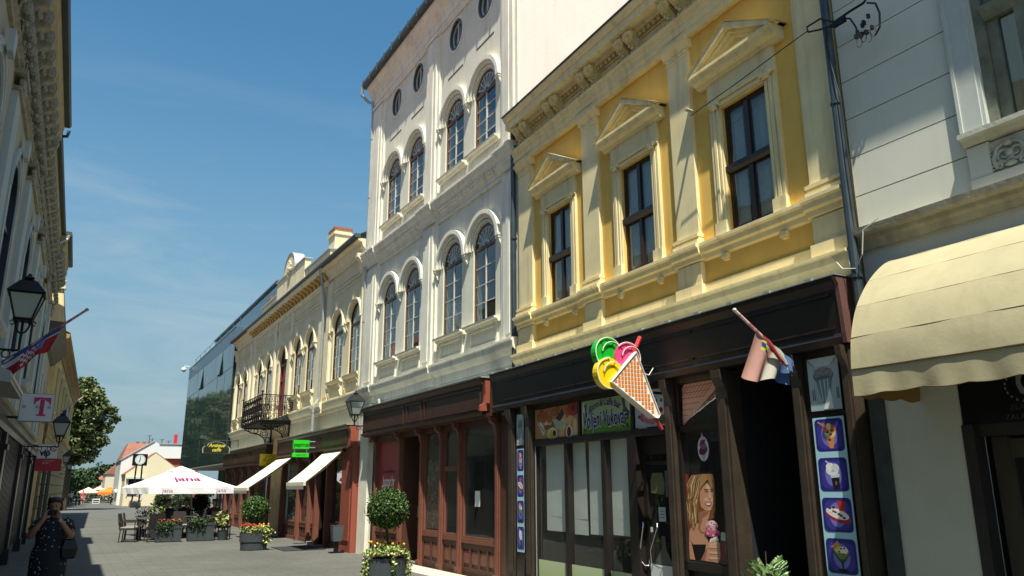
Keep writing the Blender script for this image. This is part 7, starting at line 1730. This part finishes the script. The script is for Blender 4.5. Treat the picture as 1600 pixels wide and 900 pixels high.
b = MB(); b.box(-.5,.5,-.4,.4,0,.34); b.build('box', mat('brick_red','#8a4634',.9,var=.2,vscale=6), t); b = MB(); leaves(b, [(random.uniform(-.5,.5),random.uniform(-.4,.4),.36+random.uniform(0,.2)) for i in range(120)], .14, 3); b.build('foliage', LM, t)
t = thing('notice_board', 'white two panel notice board standing on the far square', 'sign', (3.75,105,0))
b = MB(); b.box(-.38,.38,-.03,.03,-.0,.55); b.build('board', wf, t); b = MB(); b.box(-.3,.3,-.04,-.031,.30,.42); b.box(-.3,.3,-.04,-.031,.10,.2); b.build('print', bk, t, kind='stuff')
t = thing('bench', 'dark bench on a post by the shadow edge of the far square', 'bench', (1.9,98,0))
b = MB(); b.box(-.4,.5,-.15,.15,.5,.6); b.build('seat', WHT, t); b = MB(); b.box(-.06,.1,-.08,.08,0,.5); b.build('support', LB, t)
for i, x in enumerate((4.9,6.6,1.6,.9)):
    t = thing('bollard', ['dark bollard before the orange umbrella','dark bollard under the white far umbrella','dark bollard next to the bench','dark bollard at the shadow corner'][i], 'bollard', (x,97+i*.3,0), 0, 'bollards on the far square'); b = MB(); b.lathe([(.07,0),(.06,.75),(.08,.8),(.03,.88)], n=8); b.build('post', LB, t)

# trees
def tree(name, label, loc, h0, h1, rx, n_cl, n_lf, ls, mats, group=None, lean=0, seed=0, trunk=.22):
    random.seed(seed); t = thing(name, label, 'tree', loc, 0, group)
    cz, rz = (h0+h1)/2, (h1-h0)/2; tr = MB(); tr.tube([(0,0,0),(.05,0,h0*.5),(lean*.2,0,h0),(lean*.5,0,cz)], [trunk,trunk*.8,trunk*.65,trunk*.35], 10)
    cl = []
    for i in range(n_cl):
        d = Vector((random.gauss(0,1),random.gauss(0,1),random.gauss(0,1))).normalized()*random.uniform(.25,.92)**.6; p = Vector((d.x*rx*random.uniform(.8,1)+lean, d.y*rx*.9, cz+d.z*rz)); cl.append((p, random.uniform(.16,.34)*rx))
        if i % 3 == 0: tr.tube([(lean*.2,0,h0*.9+random.uniform(0,(cz-h0)*.6)), tuple((p+Vector((0,0,cz*.9)))*.5 + Vector((0,0,-cz*.1))), tuple(p)], [trunk*.35,trunk*.2,trunk*.06], 5)
    tr.build('trunk', BARK, t)
    b = MB()
    for p, r in cl:
        for j in range(n_lf):
            d = Vector((random.gauss(0,1),random.gauss(0,1),random.gauss(0,1))).normalized()*r*random.uniform(.45,1.08)
            leaves(b, [tuple(p+Vector((d.x,d.y,d.z*.75)))], ls, len(mats), aspect=.75)
    b.build('crown', mats, t); return t
TM = [mat('tree_leaf_dark','#323f1d',.65), mat('tree_leaf_mid','#4e5f2b',.6), mat('tree_leaf_olive','#707440',.6)]
tree('plane_tree', 'big plane tree with olive green crown beyond the left row', (.35,74,0), 3.6, 10.6, 2.75, 110, 165, .29, TM, lean=.35, seed=5, trunk=.28)
TF = [mat('far_leaf_dark','#28401f',.7), mat('far_leaf_mid','#3a5528',.7)]
for i, (x, y, h1, rx) in enumerate(((-1.2,93,12.0,3.0),(1.4,140,5.0,2.6),(3.6,148,5.3,2.4),(5.6,152,5.8,2.3),(8.0,156,6.2,2.4),(2.3,160,5.6,2.5),(11.5,150,6.0,3.0))):
    tree('far_tree', ['green tree close behind the corner building','leftmost rounded tree of the distant green belt','second tree of the distant green belt','middle tree of the distant green belt beneath orange roofs','tree of the distant green belt beside the pale house','tallest hazy tree behind the distant green belt','tree hidden mostly behind the pale house'][i], (x,y,0), .6, h1, rx, 26, 60, .45, TF, 'trees beyond the far square', seed=40+i, trunk=.15)
b = MB(); random.seed(3)
leaves(b, [(random.uniform(-6,26), random.uniform(163,170), random.uniform(0,3.4)) for i in range(5200)], .8, 2)
tag(b.build('hedge', TF), 'dark green mass of bushes closing the far end of the square', 'hedge', kind='stuff')
b = MB(); random.seed(23)
leaves(b, [(3.8+random.uniform(-3,5), 121+random.uniform(-.6,.6), random.uniform(0,.9)) for i in range(900)], .3, 2)
tag(b.build('hedge', LM), 'low clipped hedge behind the far umbrellas', 'hedge', kind='stuff')
for i, (x, y, h1) in enumerate(((-3.6,85,13.0),(-3.2,92,13.6),(-3.4,99,13.4),(-3.0,106,14.0),(-3.4,114,14.5),(-3.4,123,15.0),(-3.4,134,16.0),(-3.4,147,17.0))):
    tree('street_tree', '%s tall dense tree in the rank beyond the corner building, mirrored in the glass' % ['nearest','second','third','fourth','fifth','sixth','seventh','farthest'][i], (x,y,0), 1.0, h1, 4.3, 75, 60, .95, TF, 'tall trees mirrored in the glass facade', seed=70+i, trunk=.3)
# pale canopy lamp boxes over the black shops
t = thing('shop_canopy', 'small white metal canopy box above the black shop front under the largest lantern', 'canopy', (-1.2,12.4,0), LROT)
b = MB(); b.loft([[(-1.2,.1,3.02),(-1.2,.52,2.98),(-1.2,.50,3.12),(-1.2,.1,3.30)],[(1.0,.1,3.02),(1.0,.52,2.98),(1.0,.50,3.12),(1.0,.1,3.30)]]); b.build('canopy_box', mat('canopy_white','#a8aca8',.5,var=.1), t)
b = MB(); b.tube([(-1.2,.52,3.06),(1.0,.52,3.06)], .02, 6); b.build('front_rail', TIN, t)

# ------------------------------------------------------------------ people
def skinned(name, V, E, m, parent=None, sub=2, smooth=True):
    """one continuous body grown from a joint skeleton"""
    me = bpy.data.meshes.new(name); names = list(V); me.from_pydata([V[k][0] for k in names], [(names.index(a), names.index(b)) for a, b in E], [])
    me.materials.append(m); o = bpy.data.objects.new(name, me); COL.objects.link(o)
    if parent: o.parent = parent
    sk = o.modifiers.new('skin', 'SKIN'); sk.use_smooth_shade = smooth
    lay = me.skin_vertices[0].data if me.skin_vertices else None
    for i, k in enumerate(names):
        r = V[k][1]; lay[i].radius = r if isinstance(r, tuple) else (r, r); lay[i].use_root = (i == 0)
    s = o.modifiers.new('sub', 'SUBSURF'); s.levels = sub; s.render_levels = sub
    return o
def ellrings(b, rings, n=20, m=None):
    b.loft([[(cx+rx*math.cos(2*math.pi*i/n), cy+ry*math.sin(2*math.pi*i/n), z) for i in range(n)] for cx, cy, z, rx, ry in rings], m)
def head(parent, c, s, skin, hairm, long=False, turn=0):
    """face with brow, nose, mouth, ears and hair; looks towards -Y"""
    b = MB(); n = 18; rings = []
    for z, rx, ry, oy in ((-.125,.030,.030,-.035),(-.115,.045,.042,-.03),(-.09,.058,.062,-.018),(-.055,.066,.078,-.006),(-.02,.071,.088,0),(.02,.074,.093,.004),(.06,.073,.094,.006),(.09,.062,.082,.008),(.112,.038,.05,.01),(.12,.012,.016,.01)):
        rings.append([(c[0]+s*rx*math.cos(2*math.pi*i/n), c[1]+s*(oy+ry*math.sin(2*math.pi*i/n)), c[2]+s*z) for i in range(n)])
    b.loft(rings)
    h = b.build('head', skin, parent, smooth=True)
    P = lambda x, y, z: (c[0]+s*x, c[1]+s*y, c[2]+s*z)
    b = MB(); b.loft([[P(-.008,-.086,.012),P(.008,-.086,.012),P(0,-.092,.012)],[P(-.016,-.088,-.032),P(.016,-.088,-.032),P(0,-.112,-.03)],[P(-.014,-.086,-.042),P(.014,-.086,-.042),P(0,-.098,-.042)]]); 
    b.ball(P(-.074,.0,-.005), .016*s, 6, sx=.5, sz=1.5); b.ball(P(.074,.0,-.005), .016*s, 6, sx=.5, sz=1.5); b.build('nose_and_ears', skin, h, smooth=True)
    b = MB(); b.ball(P(-.028,-.083,.012), .0095*s, 8, sx=1.4); b.ball(P(.028,-.083,.012), .0095*s, 8, sx=1.4); b.build('eyes', mat('eye_dark','#1c1512',.3), h)
    b = MB(); b.ball(P(0,-.083,-.062), .012*s, 8, sx=1.8, sz=.5); b.build('mouth', mat('lip','#8a4440',.5), h)
    b = MB(); random.seed(int(abs(c[0]*100)+c[2]*10))
    rings = []
    for z, r1, oy in ((-.07 if long else -.01,.078,.028),(.03,.086,.018),(.07,.088,.012),(.10,.078,.010),(.13,.05,.010),(.142,.015,.010)):
        rings.append([(c[0]+s*(r1*1.03*math.cos(2*math.pi*i/n)*(1+.05*math.sin(i*5+z*60))), c[1]+s*(oy+(r1*1.12 if math.sin(2*math.pi*i/n) > -.3 or z > .06 else r1*.55)*math.sin(2*math.pi*i/n)), c[2]+s*z) for i in range(n)])
    b.loft(rings)
    for i in range(26):
        a = random.uniform(-.4, math.pi+.4); r1 = .078; b.ball(P(r1*math.cos(a), .018+r1*math.sin(a), random.uniform(-.03,.11)), .026*s, 6, sz=1.3)
    for i in range(9): a = -.2-i*.32; b.ball(P(.066*math.cos(a), -.005+.075*math.sin(a), .085+.01*math.sin(i*2)), .022*s, 6, sz=.7)
    b.build('hair', hairm, parent, smooth=True)
    return h
def photographer():
    t = thing('person', 'woman in dark dotted dress raising a camera to her face in the left shade', 'person', (-.03,12.45,0), R(-6)); t.scale = (.945,)*3
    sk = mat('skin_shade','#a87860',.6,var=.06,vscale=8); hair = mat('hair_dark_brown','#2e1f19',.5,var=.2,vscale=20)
    V = {'pel':((0,0,.90),(.13,.10)),'wai':((0,0,1.05),(.12,.09)),'che':((0,0,1.24),(.13,.09)),'nk0':((0,.01,1.36),(.07,.06)),'nk1':((0,-.02,1.43),(.048,.048)),'hd':((0,-.02,1.50),(.05,.055)),
     'hl':((-.09,0,.86),.085),'kl':((-.09,-.01,.48),.055),'cl':((-.09,.02,.30),.048),'al':((-.09,.03,.09),.03),'fl':((-.10,-.10,.035),.032),'hr':((.09,0,.86),.085),'kr':((.09,-.01,.48),.055),'cr':((.09,.02,.30),.048),'ar':((.09,.03,.09),.03),'fr':((.10,-.10,.035),.032)}
    E = [('pel','wai'),('wai','che'),('che','nk0'),('nk0','nk1'),('nk1','hd'),('pel','hl'),('hl','kl'),('kl','cl'),('cl','al'),('al','fl'),('pel','hr'),('hr','kr'),('kr','cr'),('cr','ar'),('ar','fr')]
    for s, k in ((-1,'l'),(1,'r')):
        V['s'+k] = ((s*.17,.0,1.335),.058); V['e'+k] = ((s*.265,-.13,1.14),.047); V['m'+k] = ((s*.19,-.21,1.25),.040); V['w'+k] = ((s*.098,-.245,1.385),.027); V['p'+k] = ((s*.075,-.235,1.43),.032)
        E += [('che','s'+k),('s'+k,'e'+k),('e'+k,'m'+k),('m'+k,'w'+k),('w'+k,'p'+k)]
        for j, (dx, dz, L_) in enumerate(((-.012,.022,.9),(-.004,.030,1.0),(.006,.030,.95),(.016,.022,.8))):
            a = 'f%s%d' % (k,j); V[a+'a'] = ((s*(.078+dx),-.232-.004*j,1.455+dz*.5),.0098); V[a+'b'] = ((s*(.060+dx*.8),-.222-.003*j,1.478+dz*L_),.0088); V[a+'c'] = ((s*(.040+dx*.7),-.220,1.486+dz*.8*L_),.0075)
            E += [('p'+k,a+'a'),(a+'a',a+'b'),(a+'b',a+'c')]
        V['t'+k+'a'] = ((s*.060,-.245,1.425),.011); V['t'+k+'b'] = ((s*.042,-.235,1.440),.009); E += [('p'+k,'t'+k+'a'),('t'+k+'a','t'+k+'b')]
    skinned('body', V, E, sk, t)
    head(t, (0,-.045,1.545), 1.0, sk, hair)
    # dress with pale dots
    m = bpy.data.materials.new('dotted_dress'); m.use_nodes = True; N = m.node_tree.nodes; l = m.node_tree.links.new; P = N['Principled BSDF']; P.inputs['Roughness'].default_value = .8
    tcn = N.new('ShaderNodeTexCoord'); vo = N.new('ShaderNodeTexVoronoi'); vo.inputs['Scale'].default_value = 22; rr = N.new('ShaderNodeValToRGB'); rr.color_ramp.elements[0].position = .17; rr.color_ramp.elements[0].color = srgb('#c8c8c0'); rr.color_ramp.elements[1].position = .24; rr.color_ramp.elements[1].color = (0.012,.013,.02,1)
    l(tcn.outputs['Object'], vo.inputs['Vector']); l(vo.outputs['Distance'], rr.inputs['Fac']); l(rr.outputs['Color'], P.inputs['Base Color'])
    b = MB(); ellrings(b, [(0,0,.50,.215,.16),(0,0,.53,.225,.165),(0,0,.70,.235,.175),(0,0,.86,.235,.185),(0,0,.95,.225,.18),(0,-.005,1.04,.195,.155),(0,-.01,1.10,.19,.15),(0,-.02,1.20,.205,.165),(0,-.01,1.28,.205,.145),(0,0,1.35,.17,.105),(0,.0,1.39,.105,.075),(0,.0,1.40,.08,.06)], 26)
    d = b.build('dress', m, t, smooth=True)
    for s in (-1,1):
        b = MB(); b.tube([(s*.13,.0,1.345),(s*.19,-.02,1.31),(s*.228,-.075,1.235),(s*.235,-.085,1.225)], [.075,.078,.07,.062], 14); b.build('sleeve', m, d, smooth=True)
    b = MB(); b.box(-.055,.055,-.268,-.245,1.44,1.505); b.ring_arch(0,1.47,.0,.018,-.285,-.268,0,360,12); b.tube([(-.04,-.27,1.51),(.04,-.27,1.51)], .004, 4); cam = b.build('hand_camera', mat('camera_black','#0f1012',.35), t)
    b = MB(); b.ring_arch(0,0,.03,.036,-.02,.02,0,360,14); w = b.build('wristwatch', mat('watch_silver','#aaaaaa',.3,metal=.8), t); w.location = (.105,-.243,1.37); w.rotation_euler = (R(80),R(20),0)
    for s in (-1,1): b = MB(); b.ball((s*.10,-.05,.035),.05,10,sy=2.1,sz=.7); b.build('shoe', mat('shoe_black','#141312',.5), t, smooth=True)
    h = thing('handbag', 'black handbag hanging from the arm of the woman in the dress', 'handbag', (.20,12.33,.80)); h.scale = (.75,.8,.85)
    b = MB(); b.loft([[(x*1.0-.10,y,.0) for x,y in ((-.02,-.06),(.20,-.06),(.20,.06),(-.02,.06))],[(x*1.0-.11,y,.15) for x,y in ((-.03,-.07),(.24,-.07),(.24,.07),(-.03,.07))],[(x-.10,y,.30) for x,y in ((.0,-.04),(.16,-.04),(.16,.04),(.0,.04))]]); b.build('bag_body', mat('black_leather','#101014',.4,bump=.2), h, bevel=.02)
    b = MB(); b.tube([(-.08,0,.28),(-.06,-.02,.38),(-.02,-.03,.45),(.03,-.02,.38),(.06,0,.28)], .009, 6); b.build('strap', mat('black_leather','#101014',.4), h)
photographer()

def walker(label, loc, rz, top, bottom, hairc='#3a2a1e', step=.16, skirt=False, scale=1.0, seated=False):
    t = thing('person', label, 'person', loc, rz, 'people far down the street'); t.scale = (scale,)*3
    sk = mat('skin_sun','#b98c72',.6)
    if seated: legs = {'kl':((-.1,-.42,.50),.06),'al':((-.1,-.45,.09),.04),'fl':((-.1,-.56,.04),.035),'kr':((.1,-.42,.50),.06),'ar':((.1,-.45,.09),.04),'fr':((.1,-.56,.04),.035)}; dz = -.38
    else: legs = {'kl':((-.09,-step*.6,.48),.06),'al':((-.09,-step,.09),.04),'fl':((-.09,-step-.12,.04),.035),'kr':((.09,step*.2,.48),.06),'ar':((.09,step,.11),.04),'fr':((.09,step-.1,.05),.035)}; dz = 0
    V = {'pel':((0,0,.92+dz),(.13,.10)),'che':((0,0,1.28+dz),(.15,.10)),'nk':((0,0,1.46+dz),(.05,.05)),'hd':((0,0,1.53+dz),(.05,.055)),'hl':((-.1,0,.86+dz),.085),'hr':((.1,0,.86+dz),.085)}; V.update(legs)
    for s, k in ((-1,'l'),(1,'r')): V['s'+k] = ((s*.18,0,1.38+dz),.055); V['e'+k] = ((s*.25,.04*s,1.12+dz),.042); V['w'+k] = ((s*.24,-.12,.90+dz+(.05 if seated else 0)),.028); V['h'+k] = ((s*.24,-.15,.82+dz+(.08 if seated else 0)),.034)
    E = [('pel','che'),('che','nk'),('nk','hd'),('pel','hl'),('hl','kl'),('kl','al'),('al','fl'),('pel','hr'),('hr','kr'),('kr','ar'),('ar','fr')]
    for k in 'lr': E += [('che','s'+k),('s'+k,'e'+k),('e'+k,'w'+k),('w'+k,'h'+k)]
    skinned('body', V, E, sk, t, 1)
    head(t, (0,-.01,1.62+dz), 1.0, sk, mat('hair_'+hairc[1:], hairc, .6))
    mt, mb_ = mat('cloth_'+top[1:], top, .85, var=.08), mat('cloth_'+bottom[1:], bottom, .85, var=.08)
    b = MB(); ellrings(b, [(0,0,.88+dz,.17,.13),(0,0,1.05+dz,.165,.125),(0,0,1.25+dz,.185,.13),(0,0,1.38+dz,.19,.11),(0,0,1.44+dz,.10,.075)], 14)
    for s in (-1,1): b.tube([(s*.14,0,1.40+dz),(s*.20,0,1.33+dz),(s*.235,.03*s,1.20+dz)], [.065,.068,.06], 8)
    b.build('shirt', mt, t, smooth=True)
    b = MB()
    if skirt: ellrings(b, [(0,0,.45,.22,.2),(0,0,.7,.2,.17),(0,0,.95,.16,.125)], 14)
    else:
        for s, k in ((-1,'l'),(1,'r')): b.tube([V['h'+k if False else ('hl' if s<0 else 'hr')][0], V['k'+k][0], tuple(Vector(V['k'+k][0]).lerp(Vector(V['a'+k][0]), .55))], [.105,.08,.065], 10)
        ellrings(b, [(0,0,.80+dz,.16,.12),(0,0,.95+dz,.168,.125)], 14)
    b.build('skirt' if skirt else 'trousers', mb_, t, smooth=True)
    return t
FP = [('person in a long pink dress walking on the far square',(2.2,99,0),20,'#c4486c','#c0406a',True,.88),('person in white shirt left of the pink dressed one',(1.1,100,0),-30,'#d8d8d4','#6a665c',False,.85),('person in pale clothes at the left edge of the square',(.75,104,0),10,'#cfcfc8','#b8b8b4',False,.8),
 ('person in dark trousers before the orange umbrella',(5.0,98,0),60,'#4a4c5c','#23252c',False,.85),('person in a red top under the orange umbrella',(5.7,107,0),0,'#a83c34','#333333',False,.85),('person in white walking by the white far umbrella',(6.9,92,0),-40,'#dcdcd8','#35404e',False,.98),
 ('person in a pale shirt crossing right of the clock',(8.9,86,0),80,'#d4d2d6','#2a2c36',False,.95),('person in light blue beside the clock post',(6.75,86,0),15,'#9fb4cc','#b0b0b4',False,.93)]
for l, p, a, tp, bt, sk_, sc_ in FP: walker(l, p, R(a), tp, bt, skirt=sk_, scale=sc_)
for l, p, a, tp in (('seated person in a dark brown top at the middle cafe table',(4.1,31.75,.0),0,'#3c2622'),('seated person in black at the left of the umbrella poles',(3.45,31.5,.0),15,'#1f1b1e'),('seated person in maroon at the shop side table',(5.05,31.45,.0),-20,'#4a2024')): walker(l, p, R(a), tp, '#1c1c22', seated=True, scale=.95)

# ------------------------------------------------------------------ ground
def ground():
    m = bpy.data.materials.new('street_paving'); m.use_nodes = True; N = m.node_tree.nodes; l = m.node_tree.links.new; P = N['Principled BSDF']
    P.inputs['Roughness'].default_value = .85
    tcn = N.new('ShaderNodeTexCoord'); br = N.new('ShaderNodeTexBrick'); br.inputs['Scale'].default_value = 1.0; br.inputs['Brick Width'].default_value = .6; br.inputs['Row Height'].default_value = .3; br.inputs['Mortar Size'].default_value = .009
    br.inputs['Color1'].default_value = srgb('#6f7069'); br.inputs['Color2'].default_value = srgb('#676860'); br.inputs['Mortar'].default_value = srgb('#55534b')
    nz = N.new('ShaderNodeTexNoise'); nz.inputs['Scale'].default_value = .35; nz.inputs['Detail'].default_value = 8
    n2 = N.new('ShaderNodeTexNoise'); n2.inputs['Scale'].default_value = 25; n2.inputs['Detail'].default_value = 5
    q = N.new('ShaderNodeMix'); q.data_type = 'RGBA'; q.blend_type = 'MULTIPLY'; q.inputs[0].default_value = .55
    q2 = N.new('ShaderNodeMix'); q2.data_type = 'RGBA'; q2.blend_type = 'MULTIPLY'; q2.inputs[0].default_value = .45
    rr = N.new('ShaderNodeMapRange'); rr.inputs['From Min'].default_value = .35; rr.inputs['From Max'].default_value = .65; rr.inputs['To Min'].default_value = .55; rr.inputs['To Max'].default_value = 1.0
    l(tcn.outputs['Object'], br.inputs['Vector']); l(tcn.outputs['Object'], nz.inputs['Vector']); l(tcn.outputs['Object'], n2.inputs['Vector'])
    l(nz.outputs['Fac'], rr.inputs['Value']); l(br.outputs['Color'], q.inputs[6]); l(rr.outputs['Result'], q.inputs[7]); l(q.outputs[2], q2.inputs[6]); l(n2.outputs['Fac'], q2.inputs[7]); l(q2.outputs[2], P.inputs['Base Color'])
    b = N.new('ShaderNodeBump'); b.inputs['Strength'].default_value = .4; b.inputs['Distance'].default_value = .004; l(br.outputs['Fac'], b.inputs['Height']); b.invert = True; l(b.outputs['Normal'], P.inputs['Normal'])
    g = MB(); g.face([(-700,-200,0),(700,-200,0),(700,1400,0),(-700,1400,0)]); o = g.build('ground', m); o['kind'] = 'structure'
    # pale slab strips along the right shops
    g = MB(); g.box(6.35, 6.95, 12.6, 17.0, 0, .05); o = g.build('pavement', mat('pale_slab','#a09a88',.85,var=.12,vscale=2,bump=.3)); o['kind'] = 'structure'
ground()
